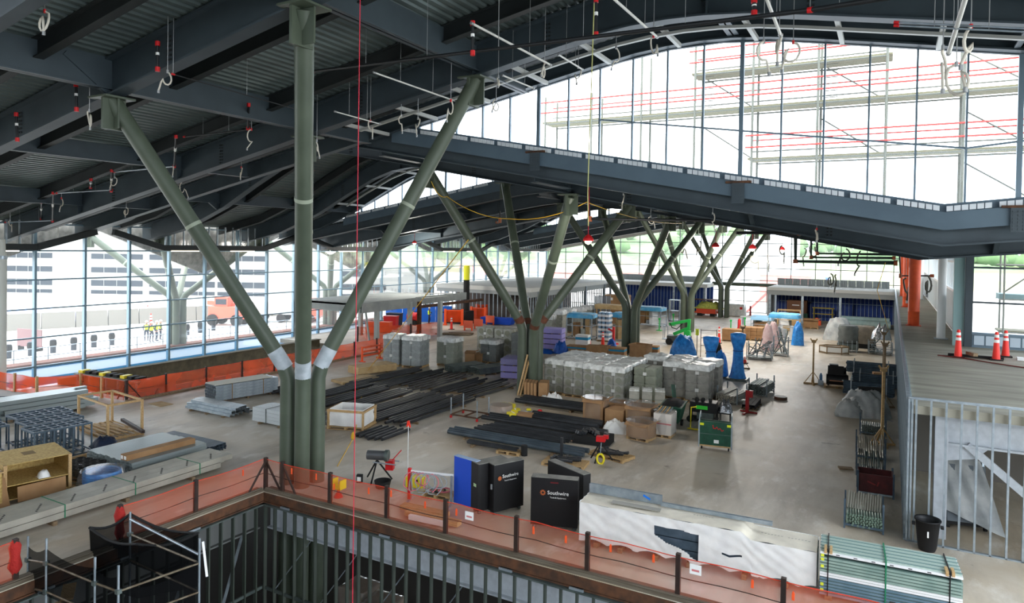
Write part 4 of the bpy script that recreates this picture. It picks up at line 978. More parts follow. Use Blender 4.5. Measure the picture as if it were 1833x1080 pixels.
# ================================================================== tools between the column and the cabinets
t = thing('pipe_threader', (-15.95, 19.15, 0), 0.4, 'red and grey pipe threading machine on a tripod stand', 'machine')
for a in (0.4, 2.5, 4.6): obj('leg', MB().tube([(0, 0, 0.75), (math.cos(a) * 0.55, math.sin(a) * 0.5, 0.02)], 0.03, 8), M_dark, t)
obj('motor_housing', MB().tube([(-0.35, 0, 0.92), (0.3, 0, 0.92)], 0.17, 12), mat('grey_cast', (90, 92, 94), 0.4, 0.4), t)
obj('chuck', MB().tube([(0.3, 0, 0.92), (0.42, 0, 0.92)], 0.21, 14), M_galv_dk, t)
obj('tool_carriage', MB().cb(0.45, 0.1, 0.4, 0.28, 0.25, 0.34), M_red, t)
obj('rail', MB().tube([(-0.1, 0.18, 0.72), (0.75, 0.25, 0.66)], 0.025, 6).tube([(-0.1, -0.18, 0.72), (0.75, -0.18, 0.66)], 0.025, 6), M_galv, t)
obj('lever', MB().tube([(0.5, 0.1, 0.7), (0.85, 0.15, 1.1)], 0.018, 6), M_red, t)
obj('oil_can', MB().cb(-0.55, -0.25, 0, 0.2, 0.14, 0.28), M_dark, t); obj('can_label', MB().cb(-0.55, -0.325, 0.06, 0.14, 0.005, 0.15), M_paper, t)
t = thing('bucket_tray', (-15.35, 18.75, 0), 0, 'round black drip tray under the threading machine', 'tray')
obj('tray_bowl', MB().lathe(0, 0, [(0.24, 0), (0.3, 0.24), (0.27, 0.24), (0.22, 0.05), (0.0, 0.05)], 16), M_dark, t)
t = thing('tool_box', (-14.45, 19.45, 0), 0.3, 'bright yellow tool box beside the white flag pole', 'box')
obj('box_body', MB().cb(0, 0, 0, 0.6, 0.38, 0.3), M_yellow, t); obj('lid_rim', MB().cb(0, 0, 0.3, 0.64, 0.42, 0.03), M_yellow, t); obj('latch', MB().cb(0.1, -0.2, 0.2, 0.08, 0.02, 0.1), M_dark, t)
t = thing('flag_pole', (-14.87, 19.54, 0), 0, 'thin white pole with a small red flag', 'flag')
obj('pole', MB().tube([(0, 0, 0), (0, 0, 2.05)], 0.014, 6), M_white, t); obj('pennant', MB().prism([(-0.09, 0, 2.0), (0.1, 0, 2.0), (0.03, 0, 2.24), (-0.05, 0, 2.22)], (0, 0.02, 0)), mat('red_flag', (240, 60, 40), 0.6), t)
t = thing('cable_rack', (-13.05, 18.4, 0), 0.2, 'loops of grey and pink cable on a white rack', 'cable')
obj('top_rail', MB().bar((-0.75, 0, 0.98), (0.75, 0.1, 0.98), 0.05, 0.07), M_white, t)
for x in (-0.75, 0.72): obj('upright', MB().box(x - 0.03, x + 0.03, -0.03, 0.03, 0, 0.98), M_galv, t); obj('foot', MB().box(x - 0.03, x + 0.03, -0.3, 0.3, 0, 0.04), M_galv, t)
obj('red_end_post', MB().box(-0.82, -0.72, -0.05, 0.05, 0.05, 1.08), M_red, t)
rnd = random.Random(5)
for i in range(9):
    x = -0.6 + i * 0.11; dr = 0.35 + 0.35 * rnd.random(); w = 0.18 + 0.2 * rnd.random()
    obj('cable_loop', MB().tube([(x + w * math.sin(a) , -0.05 - 0.12 * (1 - math.cos(a)) * rnd.random(), 0.98 - dr * (1 - math.cos(a)) / 2) for a in [k * 2 * math.pi / 12 for k in range(13)]], 0.018, 5), (mat('grey_cable', (150, 156, 160), 0.6) if i % 3 else mat('pink_cable', (206, 110, 120), 0.6)), t)
t = thing('cable_pallet', (-13.2, 19.1, 0), 0.1, 'small pallet of coiled wire behind the cable rack', 'pallet'); pallet(t, 1.0, 0.6)
for i in range(3): obj('wire_coil', MB().tube([(0.2 * i - 0.2 + 0.2 * math.cos(a), 0.2 * math.sin(a), 0.16 + 0.03 * i) for a in [k * 2 * math.pi / 14 for k in range(15)]], 0.03, 5), (M_galv, M_dark, mat('pink_cable', (206, 110, 120)))[i], t)
for i, (a, b, lb) in enumerate([((715, 915), (808, 925), 'upper timber plank lying behind the pit fence netting'), ((717, 930), (830, 940), 'lower timber plank lying behind the pit fence netting'), ((722, 938), (790, 948), 'pale painted timber lying in front of the two planks')]):
    p, q = G(*a), G(*b); p.y = q.y = (17.55, 17.2, 16.95)[i]
    obj('timber', MB().bar((p.x, p.y - 0.04, 0.12), (q.x, q.y + 0.05, 0.12), (0.3, 0.26, 0.12)[i], 0.14), (M_wood, M_wood, mat('pale_painted_timber', (226, 220, 214), 0.7))[i], label=lb, cat='timber')
t = thing('pallet_jack_stand', (-16.0, 17.25, 0), 0, 'small red and yellow stand behind the pit netting', 'stand')
obj('base', MB().lathe(0, 0, [(0.16, 0), (0.1, 0.12), (0.05, 0.16), (0.05, 0.3)], 10), M_red, t); obj('yellow_frame', MB().cb(0, 0, 0.3, 0.42, 0.3, 0.06).cb(-0.18, 0, 0.3, 0.05, 0.3, 0.3).cb(0.18, 0, 0.3, 0.05, 0.3, 0.3), M_yellow, t)
obj('paper_sheet', MB().cb(0, 0, 0, 0.5, 0.3, 0.012, 0.2), M_paper, None, G(892, 831) + Vector((0, 0, 0.005)), 0, label='loose white sheet on the floor behind the blue cabinet', cat='paper')
# ================================================================== stock on the left floor
# fences along the slot by the glass
net_fence('slot_fence', 'orange netting fence around the corner by the left glass', [(-43.3, 19.4), (-39.5, 19.65), (-38.6, 21.4), (-35.0, 21.6)], [(-43.3, 19.4), (-41.4, 19.5), (-39.5, 19.65), (-38.6, 21.4), (-36.8, 21.5)], post_m=M_wood, h=1.15, net=sheer('orange_netting_dense', (240, 92, 44), 0.66, net=0.6))
net_fence('slot_fence', 'dark posted orange netting fence along the floor slot', [(-35.0, 21.7), (-35.05, 44)], [(-35.0, 21.75)] + [(-35.05, 24.0 + 2.55 * i) for i in range(8)], h=1.1, net=sheer('orange_netting_thin', (232, 92, 54), 0.5, net=0.6), braces={0: [(0, 0.8), (-0.8, 0)], 1: [(0, -0.7)]})
obj('timber_edging', MB().box(-0.12, 0.12, 0, 22.3, 0, 0.1), M_wood2, None, (-34.8, 21.6, 0), 0, label='long timber edging laid along the slot fence', cat='timber')
t = thing('pipe_rack', (-38.2, 22.9, 0), 0.1, 'low rack of yellow-ended dark blocks behind the slot fence', 'rack')
obj('rack_top', MB().cb(0, 0, 0.75, 5.2, 0.9, 0.06), mat('grey_rack', (120, 122, 110), 0.6), t)
for i in range(9): obj('dark_block', MB().cb(-2.3 + i * 0.57, 0.0, 0.81, 0.34, 0.5, 0.16), M_dark if i % 3 else M_yellow, t)
for sx in (-2.4, 0, 2.4):
    for sy in (-0.35, 0.35): obj('leg', MB().cb(sx, sy, 0, 0.08, 0.08, 0.75), M_galv_dk, t)
for i, (x, y, w, d, h, s) in enumerate([(-38.6, 33, 3.0, 5.0, 0.9, 4), (-39.0, 38.5, 3.2, 4.0, 0.75, 9)]):
    obj('debris_sheet', heap(w, d, h, s), mat('pink_grey_sheet', (206, 176, 164), 0.6, c2=(186, 150, 138), scale=2, bump=0.3), None, (x, y, 0.0) if False else (-34.0 - 0 * x, y, 0.0), 0, label=['pale crumpled sheeting heaped beside the slot fence, nearer heap', 'pale crumpled sheeting heaped beside the slot fence, farther heap'][i], cat='sheeting') if False else None
for i in range(4):
    t = thing('orange_barrier', (-33.0 - 0.15 * i, 38.8 + 2.1 * i, 0), 1.5, 'orange plastic crowd barrier beyond the slot fence, %s from the front' % ORD[i], 'barrier', 'orange barriers by the slot')
    for x in (-0.9, 0.9): obj('upright', MB().cb(x, 0, 0, 0.1, 0.12, 1.1), M_orange, t); obj('foot', MB().cb(x, 0, 0, 0.12, 0.6, 0.05), M_orange, t)
    for z in (0.35, 0.65, 0.95): obj('rail', MB().cb(0, 0, z, 1.8, 0.05, 0.12), M_orange, t)
# white round post at the left edge of the view
t = thing('round_post', (-43.5, 19.0, 0), 0, 'tall white round post at the left edge', 'post')
p_ = GX(3, 690, -43.2); t.location = (p_.x, p_.y, 0)
obj('shaft', MB().lathe(0, 0, [(0.22, 0), (0.22, 7.6), (0.17, 7.7), (0.14, 8.4)], 18), mat('grey_white_post', (196, 198, 190), 0.6), t)
obj('collar', MB().lathe(0, 0, [(0.245, 7.3), (0.245, 7.5)], 18), M_galv, t)
# L1 covered stack
t = thing('covered_stack', (-40.2, 17.3, 0), 0.1, 'low stack under a pale grey sheet at the left edge', 'stack')
obj('boards', MB().cb(0, 0, 0, 4.2, 3.0, 0.32), M_ply, t); obj('cover_sheet', crumple(4.5, 3.3, 0.42, 3, 22, 18, 0.04, 0.02), mat('pale_sheet', (176, 172, 164), 0.6, c2=(160, 156, 150), scale=1, bump=0.2), t)
obj('tie_strap', MB().tube([(-1.6, -1.75, 0.1), (-1.2, -1.4, 0.46), (0.6, 0.2, 0.47), (2.0, 1.2, 0.4)], 0.02, 5), mat('dark_strap', (52, 50, 80), 0.6), t)
# L2 stud stack
bundle('stud_stack', 'untidy stack of grey galvanised studs beside the covered stack', (-36.2, 18.05, 0), HP - 0.12, 4.0, 0.3, 0.2, 7, 4, mat('pale_stud_steel', (150, 160, 160), 0.4, 0.4), jit=0.9, dun=0.1, stagger=1.0)
# L3 steel trestle frames
fm = MB(); Wf, Hf = 1.15, 1.15
fm.bar((0, -Wf / 2, 0), (0, -Wf / 2, Hf), 0.05, 0.05); fm.bar((0, Wf / 2, 0), (0, Wf / 2, Hf), 0.05, 0.05); fm.bar((0, -Wf / 2, Hf), (0, Wf / 2, Hf), 0.07, 0.07); fm.bar((0, -Wf / 2, 0.1), (0, Wf / 2, 0.1), 0.05, 0.05)
def frame_rack(loc, rz, n, L, label):
    t = thing('frame_rack', loc, rz, label, 'frames', 'dark steel trestle racks')
    me = fm.mesh('upright_frame', M_galv_blue)
    for i in range(n): put('upright_frame', me, t, (-L / 2 + L * i / (n - 1), 0, 0))
    for y in (-Wf / 2, -Wf / 6, Wf / 6, Wf / 2): obj('top_rail', MB().box(-L / 2, L / 2, y - 0.03, y + 0.03, Hf - 0.02, Hf + 0.05), M_galv_blue, t)
    for y in (-Wf / 2, 0, Wf / 2): obj('bottom_rail', MB().box(-L / 2, L / 2, y - 0.025, y + 0.025, 0.0, 0.05), M_galv_blue, t)
    return t
for i, (x, y) in enumerate([(-31.1, 15.6), (-29.75, 15.3), (-28.45, 14.9), (-33.3, 13.6), (-32.0, 13.3), (-30.7, 13.0)]):
    frame_rack((x, y, 0), HP - 0.1, 7, 2.0, ['dark steel trestle rack next to the empty timber frame', 'dark steel trestle rack touching the corner of the timber frame', 'dark steel trestle rack closest to the strand board crate', 'dark steel trestle rack at the left edge, farthest back', 'dark steel trestle rack at the left edge, middle', 'dark steel trestle rack at the left edge, nearest'][i])
# L4 timber crate frame
t = thing('crate_frame', (-30.0, 17.9, 0), math.radians(-8), 'empty yellow timber crate frame on a pallet', 'crate')
pallet(t, 3.1, 1.5)
for sx in (-1.45, 1.45):
    for sy in (-0.7, 0.7): obj('post', MB().cb(sx, sy, 0.13, 0.09, 0.09, 1.4), M_wood, t)
for sy in (-0.7, 0.7): obj('long_rail', MB().box(-1.5, 1.5, sy - 0.04, sy + 0.04, 1.47, 1.55), M_wood, t)
for sx in (-1.45, 1.45): obj('short_rail', MB().box(sx - 0.04, sx + 0.04, -0.7, 0.7, 1.47, 1.55), M_wood, t)
obj('dark_timber', MB().bar((-1.0, 0.95, 0.2), (2.0, 0.5, 0.25), 0.14, 0.12), M_post, t)
for i in range(4): obj('loose_slat', MB().bar((-1.3 + 0.2 * i, -0.5 + 0.25 * i, 0.17), (1.2, -0.4 + 0.28 * i, 0.17), 0.12, 0.04), M_wood, t)
# L5 strand board crates
t = thing('osb_crate', (-25.2, 12.35, 0), -0.22, 'strand board crate with an open dark end', 'crate')
w, d, h = 1.9, 1.9, 1.25
obj('top_board', MB().box(-w / 2, w / 2, -d / 2, d / 2, h - 0.02, h), M_osb, t); obj('side_board', MB().box(-w / 2, w / 2, -d / 2, -d / 2 + 0.02, 0.1, h - 0.02), M_osb, t); obj('side_board', MB().box(-w / 2, w / 2, d / 2 - 0.02, d / 2, 0.1, h - 0.02), M_osb, t)
obj('back_board', MB().box(-w / 2, -w / 2 + 0.02, -d / 2, d / 2, 0.1, h - 0.02), M_osb, t); obj('shelf', MB().box(-w / 2, w / 2, -d / 2 + 0.02, d / 2 - 0.02, 0.1, 0.14), M_osb, t); obj('mid_shelf', MB().box(-w / 2 + 0.3, w / 2, -d / 2 + 0.02, d / 2 - 0.02, 0.55, 0.58), M_osb, t)
for sy in (-d / 2 + 0.05, d / 2 - 0.05): obj('edge_batten', MB().box(w / 2 - 0.06, w / 2 + 0.02, sy - 0.05, sy + 0.05, 0, h), M_wood, t)
obj('paper_wad', heap(0.4, 0.35, 0.22, 2, 8, 8), M_paper, t, (w / 2 - 0.25, 0.2, 0.58)); obj('stencil', MB().box(-0.35, 0.1, -0.2, 0.15, h, h + 0.003), mat('brown_stencil', (120, 96, 52), 0.8), t)
obj('card_flap', MB().bar((w / 2 + 0.12, -0.6, 0.28), (w / 2 + 0.12, 0.75, 0.32), 0.03, 0.5), M_card, t)
t = thing('osb_bin', (-25.5, 10.05, 0), HP - 0.1, 'open-topped strand board bin at the lower left edge', 'crate')
w, d, h = 2.2, 2.6, 1.15
for (a, b, c, e) in ((-w / 2, w / 2, -d / 2, -d / 2 + 0.03), (-w / 2, w / 2, d / 2 - 0.03, d / 2), (-w / 2, -w / 2 + 0.03, -d / 2, d / 2), (w / 2 - 0.03, w / 2, -d / 2, d / 2)): obj('side_board', MB().box(a, b, c, e, 0.08, h), M_osb, t)
obj('bin_floor', MB().box(-w / 2, w / 2, -d / 2, d / 2, 0.0, 0.08), M_wood, t)
for (a, b, c, e) in ((-w / 2 - 0.03, w / 2 + 0.03, -d / 2 - 0.03, -d / 2 + 0.06), (-w / 2 - 0.03, w / 2 + 0.03, d / 2 - 0.06, d / 2 + 0.03), (w / 2 - 0.06, w / 2 + 0.03, -d / 2, d / 2), (-w / 2 - 0.03, -w / 2 + 0.06, -d / 2, d / 2)): obj('rim_batten', MB().box(a, b, c, e, h, h + 0.05), M_wood, t)
rnd = random.Random(2)
for i in range(8): obj('offcut', MB().bar((rnd.uniform(-.8, .8), rnd.uniform(-1, 1), 0.55), (rnd.uniform(-.8, .8), rnd.uniform(-1, 1), 0.8), 0.15, 0.04), M_galv if i % 2 else M_wood2, t)
for (y, z) in ((-0.9, 0.8), (-0.2, 0.75), (0.5, 0.85)): obj('paper_label', MB().box(w / 2 + 0.002, w / 2 + 0.006, y, y + 0.26, z - 0.15, z + 0.2), M_paper, t)
obj('cardboard_sheet', MB().add([(-0.9, 0, 0), (0.9, 0, 0), (0.9, 0.55, 0.98), (-0.9, 0.55, 0.98), (-0.9, 0.012, 0), (0.9, 0.012, 0), (0.9, 0.562, 0.98), (-0.9, 0.562, 0.98)], [(0, 1, 2, 3), (7, 6, 5, 4), (0, 4, 5, 1), (1, 5, 6, 2), (2, 6, 7, 3), (3, 7, 4, 0)]), M_card, None, (-24.05, 10.3, 0.0), HP - 0.1, label='brown cardboard sheet leaning on the strand board bin', cat='cardboard')
# L6 pallets with round parts and blue hose
t = thing('duct_pallet', (-25.35, 14.05, 0), 0.2, 'wrapped pallet of round black fittings beside the strand board crate', 'pallet')
pallet(t, 1.4, 1.2)
fit_me = MB().lathe(0, 0, [(0.15, 0), (0.17, 0.3), (0.1, 0.3), (0.1, 0.05)], 12).mesh('round_fitting', M_dark)
for i in range(4):
    for j in range(4): put('round_fitting', fit_me, t, (-0.5 + i * 0.33, -0.42 + j * 0.29, 0.14))
obj('film_skirt', crumple(1.45, 1.25, 0.4, 5, 14, 14, 0.06, 0.1), sheer('loose_film', (214, 216, 218), 0.16, gloss=0.5), t)
t = thing('hose_pallet', (-23.65, 13.85, 0), 0.35, 'blue flexible hose coiled on a pallet under clear film', 'pallet')
pallet(t, 1.5, 1.3)
for k in range(5): obj('hose_coil', MB().tube([(0.58 * math.cos(a), 0.5 * math.sin(a), 0.19 + k * 0.075) for a in [j * 2 * math.pi / 24 for j in range(25)]], 0.05, 7), M_bluewrap, t)
obj('film_wrap', MB().lathe(0, 0, [(0.78, 0.13), (0.72, 0.4), (0.66, 0.58)], 18), sheer('loose_film', (214, 216, 218)), t)
t = thing('tarp_scrap', (-28.0, 16.5, 0), 0, 'crumpled dark blue tarp scrap behind the strand board crate', 'tarp'); obj('tarp_fold', heap(1.1, 0.9, 0.4, 7, 12, 10, 0.3), mat('navy_tarp', (40, 52, 78), 0.5, bump=0.5), t)
# L7 wide flat stack
bundle('panel_stack', 'wide flat stack of grey galvanised channels on the left floor', (-24.9, 16.35, 0), HP - 0.02, 3.0, 0.17, 0.11, 17, 4, mat('pale_stud_steel', (150, 160, 160), 0.4, 0.4), dun=0.1, jit=0.08, straps=0)
t = thing('long_carton', (-24.0, 16.2, 0.54), HP - 0.04, 'two long brown cartons lying on the flat channel stack', 'carton')
for k in range(2): obj('carton_tube', MB().box(-1.35, 1.35, -0.2 + k * 0.2, -0.02 + k * 0.2, 0, 0.2), M_card, t); obj('end_cap', MB().box(-1.36, -1.35, -0.17 + k * 0.2, -0.05 + k * 0.2, 0.04, 0.16), M_paper, t)
for i, (a, b) in enumerate([((118, 832), (215, 803)), ((200, 803), (290, 784)), ((140, 836), (222, 812))]):
    p, q = G(*a), G(*b); obj('timber', MB().bar((p.x, p.y, 0.1), (q.x, q.y, 0.1), 0.16, 0.18), M_wood, label=['pale timber lying left of the flat channel stack, outermost', 'pale timber lying at the far corner of the flat channel stack', 'pale timber lying against the flat channel stack'][i], cat='timber')
# L8
bundle('channel_bundle', 'small bundle of dark blue-grey channels beyond the flat stack', (-25.1, 18.35, 0), math.radians(0), 3.3, 0.16, 0.09, 5, 3, M_galv_blue, dun=0.06, jit=0.1)
# L9 long slotted planks
t = thing('slotted_planks', (-22.2, 11.6, 0), HP, 'very long stack of slotted grey steel planks running to the left edge', 'steel planks')
for k in range(2):
    for c in range(3):
        b = MB(); w_ = 0.42; b.box(-6.0, 5.9 - 0.5 * (1 - k) * (c == 0), -0.65 + c * 0.44, -0.65 + c * 0.44 + w_, 0.12 + k * 0.2, 0.3 + k * 0.2); obj('plank', b, mat('dusty_galvanised', (182, 178, 164), 0.55, 0.1, c2=(158, 154, 142), scale=1.2), t)
for i in range(12):
    b = MB()
    for j in range(6): b.box(-5.7 + i * 0.98 + j * 0.07, -5.66 + i * 0.98 + j * 0.07, -0.5 + (j * 0.09), -0.43 + j * 0.09, 0.5, 0.506)
    obj('slot_row', b, M_dark, t)
for x in (-5, -2.6, -0.4, 1.8, 4.2): timber(t, x - 0.06, x + 0.06, -0.75, 0.72, 0, 0.12); obj('strap', MB().box(x + 0.3, x + 0.33, -0.665, 0.66, 0.11, 0.51), mat('green_strap', (30, 120, 84)), t)
obj('plywood_sheet', MB().cb(0, 0, 0, 1.1, 0.7, 0.02, -0.05), M_ply, None, (-32.95, 22.3, 0), 0, label='small plywood sheet lying alone on the left floor', cat='plywood')
# ================================================================== bundles left of the first column
bundle('channel_bundle', 'low stepped bundle of bright galvanised channels', (-29.2, 22.85, 0), math.radians(-1), 3.4, 0.26, 0.13, 5, 3, M_galv, dun=0.08, jit=0.2, stagger=1.0)
t = bundle('stud_pack', 'tall strapped pack of bright galvanised studs with a board on top', (-31.0, 25.8, 0), HP - 0.2, 3.6, 0.24, 0.16, 5, 5, M_galv, dun=0.1, straps=2, strap_m=mat('brown_strap', (140, 110, 66), 0.7), jit=0.05)
obj('top_board', MB().box(-1.8, 1.5, -0.55, 0.55, 0.92, 0.95), mat('pale_board', (206, 204, 190), 0.7), t)
bundle('galvanised_pack', 'pale galvanised pack half hidden behind the first column', (-24.3, 22.9, 0), math.radians(0), 3.6, 0.3, 0.16, 4, 4, mat('pale_galvanised', (188, 194, 196), 0.45, 0.4), dun=0.1, jit=0.04, straps=2, strap_m=M_galv_dk)
t = thing('lined_crate', (-21.75, 24.3, 0), 0.3, 'open timber crate lined with white film right of the first column', 'crate')
pallet(t, 1.8, 1.5)
for sx in (-0.85, 0.85):
    for sy in (-0.7, 0.7): obj('post', MB().cb(sx, sy, 0.13, 0.08, 0.08, 0.75), M_wood, t)
for sy in (-0.72, 0.72): obj('rail', MB().box(-0.9, 0.9, sy - 0.03, sy + 0.03, 0.8, 0.9), M_wood, t)
for sx in (-0.88, 0.88): obj('rail', MB().box(sx - 0.03, sx + 0.03, -0.72, 0.72, 0.8, 0.9), M_wood, t)
b = MB()
for (x0, y0_, x1, y1_) in ((-.8, -.66, .8, -.66), (.8, -.66, .8, .66), (.8, .66, -.8, .66), (-.8, .66, -.8, -.66)): b.grid(lambda a, c: (x0 + (x1 - x0) * a + 0.03 * math.sin(c * 9), y0_ + (y1_ - y0_) * a + 0.03 * math.sin(a * 12), 0.15 + c * 0.78), 8, 4)
obj('film_liner', b, M_whitewrap, t)
# ================================================================== black pipes laid on the floor
def pipe_row(label, group, x0, x1, n, ya, yb, r, layers=1, axis='y', jit=0.25, m=None, skew=0.0, first=None, dun=True, cat='pipe', name='black_pipe'):
    L = yb - ya; me = pipe_mesh(L, r, m or M_blackpipe, 8, name); rnd = random.Random(int(x0 * 13 + n))
    zb = 0.1 if dun else 0.0
    for k in range(layers):
        for i in range(n - k):
            f = (i + 0.5 * k) / max(1, n - 1); f = f * 0.8 + 0.2 * (i // 4) / max(1, (n - 1) // 4) if n > 7 else f; s_ = x0 + (x1 - x0) * f; off = jit * (rnd.random() - 0.5)
            z = zb + r + k * r * 1.75
            rz = (HP if axis == 'y' else 0) + (rnd.random() - 0.5) * 0.012 + skew
            loc = (s_, ya + off, z) if axis == 'y' else (ya + off, s_, z)
            put(name, me, None, loc, rz, label=label + (', %s from the %s' % (ordinal(i), 'left' if axis == 'y' else 'front')) + (', upper layer' if k else ''), cat=cat, group=group)
    if dun:
        for q in (0.15, 0.8):
            b = MB(); y = ya + L * q
            if axis == 'y': b.box(min(x0, x1) - 0.15 - skew * L * q, max(x0, x1) + 0.15 - skew * L * q, y - 0.05, y + 0.05, 0, 0.1)
            else: b.box(y - 0.05, y + 0.05, min(x0, x1) - 0.15, max(x0, x1) + 0.15, 0, 0.1)
            obj('bearer', b, M_wood2, label='timber bearer under %s, %s end' % (group.replace('black pipes', 'pipes'), 'near' if q < 0.5 else 'far'), cat='timber')
pipe_row('long black pipe in the row below the plywood stacks', 'black pipes in the back left row', -28.2, -25.9, 8, 30.8, 37.5, 0.075, 1, jit=1.6, skew=-0.05)
pipe_row('long black pipe in the wide row behind the first column', 'black pipes in the wide row behind the first column', -27.6, -23.6, 12, 25.8, 31.4, 0.08, 1, jit=0.6)
pipe_row('black pipe in the dense row by the lined crate', 'black pipes in the dense middle row', -22.9, -19.5, 13, 25.2, 31.6, 0.075, 1, jit=1.1)
pipe_row('black pipe left of the second column', 'black pipes in the loose row left of the second column', -22.8, -19.8, 9, 32.0, 36.6, 0.07, 1, jit=1.3, skew=-0.06)
pipe_row('thin black pipe behind the dense middle row', 'thin black pipes behind the dense middle row', -25.6, -23.4, 6, 32.0, 37.6, 0.06, 1, jit=1.0)
pipe_row('short black pipe before the dense row', 'short black pipes at the near end of the dense row', -20.4, -19.0, 6, 23.0, 24.9, 0.08, 1, jit=0.3, dun=False)
pipe_row('black pipe in the small row left of the first column', 'black pipes in the small row left of the first column', -30.6, -28.8, 7, 26.9, 29.4, 0.06, 1, jit=0.4)
# ================================================================== plywood, bale pallets and boards in the middle left
for i, (x, y, L_, w_, n, rz, lb) in enumerate([(-28.6, 32.2, 2.6, 1.3, 3, 1.3, 'low plywood stack on the floor nearest the first column'), (-29.8, 35.2, 2.9, 1.3, 9, 1.25, 'taller plywood stack behind the low one')]):
    t = thing('plywood_stack', (x, y, 0), rz, lb, 'plywood')
    for k in range(n): obj('sheet', MB().cb(0.01 * (k % 3), 0.015 * (k % 2), 0.08 + k * 0.05, L_, w_, 0.045), M_ply, t)
    for q in (-0.8, 0.8): timber(t, q - 0.05, q + 0.05, -w_ / 2, w_ / 2, 0, 0.08)
def bale_stack(loc, rz, label, group, nx=2, ny=2, layers=4, bw=0.62, bd=0.62, bh=0.55, m=None, wrapped=True, labels=True, film=True, name='bale_pallet'):
    t = thing(name, loc, rz, label, 'pallet', group); W_, D_ = nx * bw, ny * bd
    pallet(t, round(W_, 2), round(D_, 2))
    key = ('bale', bw, bd, bh, (m or M_bale).name)
    if key not in PALLETS:
        b = MB(); k = 0.04
        b.box(-bw / 2 + .01, bw / 2 - .01, -bd / 2 + k, bd / 2 - k, k, bh - k); b.box(-bw / 2 + k, bw / 2 - k, -bd / 2 + .01, bd / 2 - .01, k, bh - k); b.box(-bw / 2 + k, bw / 2 - k, -bd / 2 + k, bd / 2 - k, 0.005, bh - 0.005)
        b.m = 1
        for s_ in (-1, 1): b.tube([(0, s_ * (bd / 2 - 0.012), bh / 2), (0, s_ * (bd / 2 + 0.004), bh / 2)], bw * 0.29, 10); b.tube([(s_ * (bw / 2 - 0.012), 0, bh / 2), (s_ * (bw / 2 + 0.004), 0, bh / 2)], bw * 0.29, 10)
        PALLETS[key] = b.mesh('bale', [m or M_bale, mat('bale_print', (138, 138, 118), 0.6) if not m else mat('bale_print_' + m.name, tuple(int(255 * (c ** (1 / 2.2)) * 0.88) for c in m.node_tree.nodes['Principled BSDF'].inputs['Base Color'].default_value[:3]), 0.6)])
    for k in range(layers):
        for i in range(nx):
            for j in range(ny): put('bale', PALLETS[key], t, (-W_ / 2 + bw * (i + 0.5), -D_ / 2 + bd * (j + 0.5), 0.14 + k * bh))
    top = 0.14 + layers * bh
    if labels:
        for k in range(1, layers, 2): obj('paper_label', MB().box(-0.1, 0.1, -D_ / 2 - 0.016, -D_ / 2 - 0.012, 0.14 + k * bh + 0.02, 0.14 + k * bh + 0.2), M_paper, t)
    if film:
        obj('film_wrap', MB().box(-W_ / 2 - 0.02, W_ / 2 + 0.02, -D_ / 2 - 0.02, D_ / 2 + 0.02, 0.16, top), sheer('stretch_film', (206, 210, 206), 0.22, gloss=0.6), t)
        obj('film_top', crumple(W_ + 0.06, D_ + 0.06, top + 0.06, len(label), 12, 12, 0.06, top - 0.25), M_wraptop, t)
    return t
B1 = 'pale insulation bales behind the plywood'
bale_stack((-30.3, 38.2, 0), 0.15, 'white-topped bale pallet beyond the plywood, left of two', B1, 2, 2, 4, 0.6, 0.6, 0.5, m=mat('grey_bale', (176, 182, 182), 0.55, c2=(146, 152, 154), scale=3, bump=0.2))
bale_stack((-28.75, 38.5, 0), 0.15, 'white-topped bale pallet beyond the plywood, right of two', B1, 2, 2, 4, 0.7, 0.7, 0.5, m=mat('grey_bale', (176, 182, 182)))
B2 = 'bale pallets left of the second column'
bale_stack((-27.1, 40.3, 0), 0.0, 'two-tone bale pallet with dark lower layers', B2, 2, 2, 4, 0.68, 0.62, 0.45, m=mat('green_grey_bale', (160, 164, 148), 0.6, c2=(134, 138, 122), scale=3))
bale_stack((-25.2, 42.95, 0), 0.05, 'dark low bale pallet behind the two-tone one', B2, 2, 2, 3, 0.62, 0.62, 0.5, m=M_bale_dk)
for i, (x, y, mm, lb) in enumerate([(-26.4, 44.6, None, 'plain green-grey bale pallet at the back left of the group'), (-24.8, 44.4, None, 'plain green-grey bale pallet in the middle of the back group'), (-22.6, 43.0, M_bale_dk, 'dark grey bale pallet nearest the second column'), (-24.2, 47.2, None, 'pale bale pallet half hidden behind the back group')]):
    bale_stack((x, y, 0), 0.05 * i, lb, B2, 2, 2, 4, 0.72, 0.72, 0.56, m=mm, film=False)
for i, (x, y) in enumerate([(-24.9, 38.9), (-23.2, 39.2)]):
    bundle('deck_bundle', ['left bundle of dark steel decking before the bale pallets', 'right bundle of dark steel decking before the purple boards'][i], (x, y, 0), HP - 0.35, 2.6, 0.24, 0.1, 5, 4, M_galv_dk, dun=0.12, jit=0.15)
for i, (u, v, w, d, h, rz, op) in enumerate([(838, 652, 0.7, 0.6, 0.9, 0.4, True), (856, 650, 0.6, 0.5, 0.7, 0.1, True), (884, 648, 0.7, 0.6, 0.8, -0.2, False), (921, 652, 0.6, 0.6, 1.1, 0, False)]):
    p = G(u, v); t = thing('carton', (p.x, p.y + d / 2, 0), rz, ['open brown carton beside the deck bundles', 'low open brown carton between the bales and purple boards', 'closed brown carton behind the purple boards', 'tall brown carton against the dark bale pallet'][i], 'carton', 'cartons left of the second column'); carton(t, w, d, h, (0, 0, 0), 0, None, 'carton_box', op)
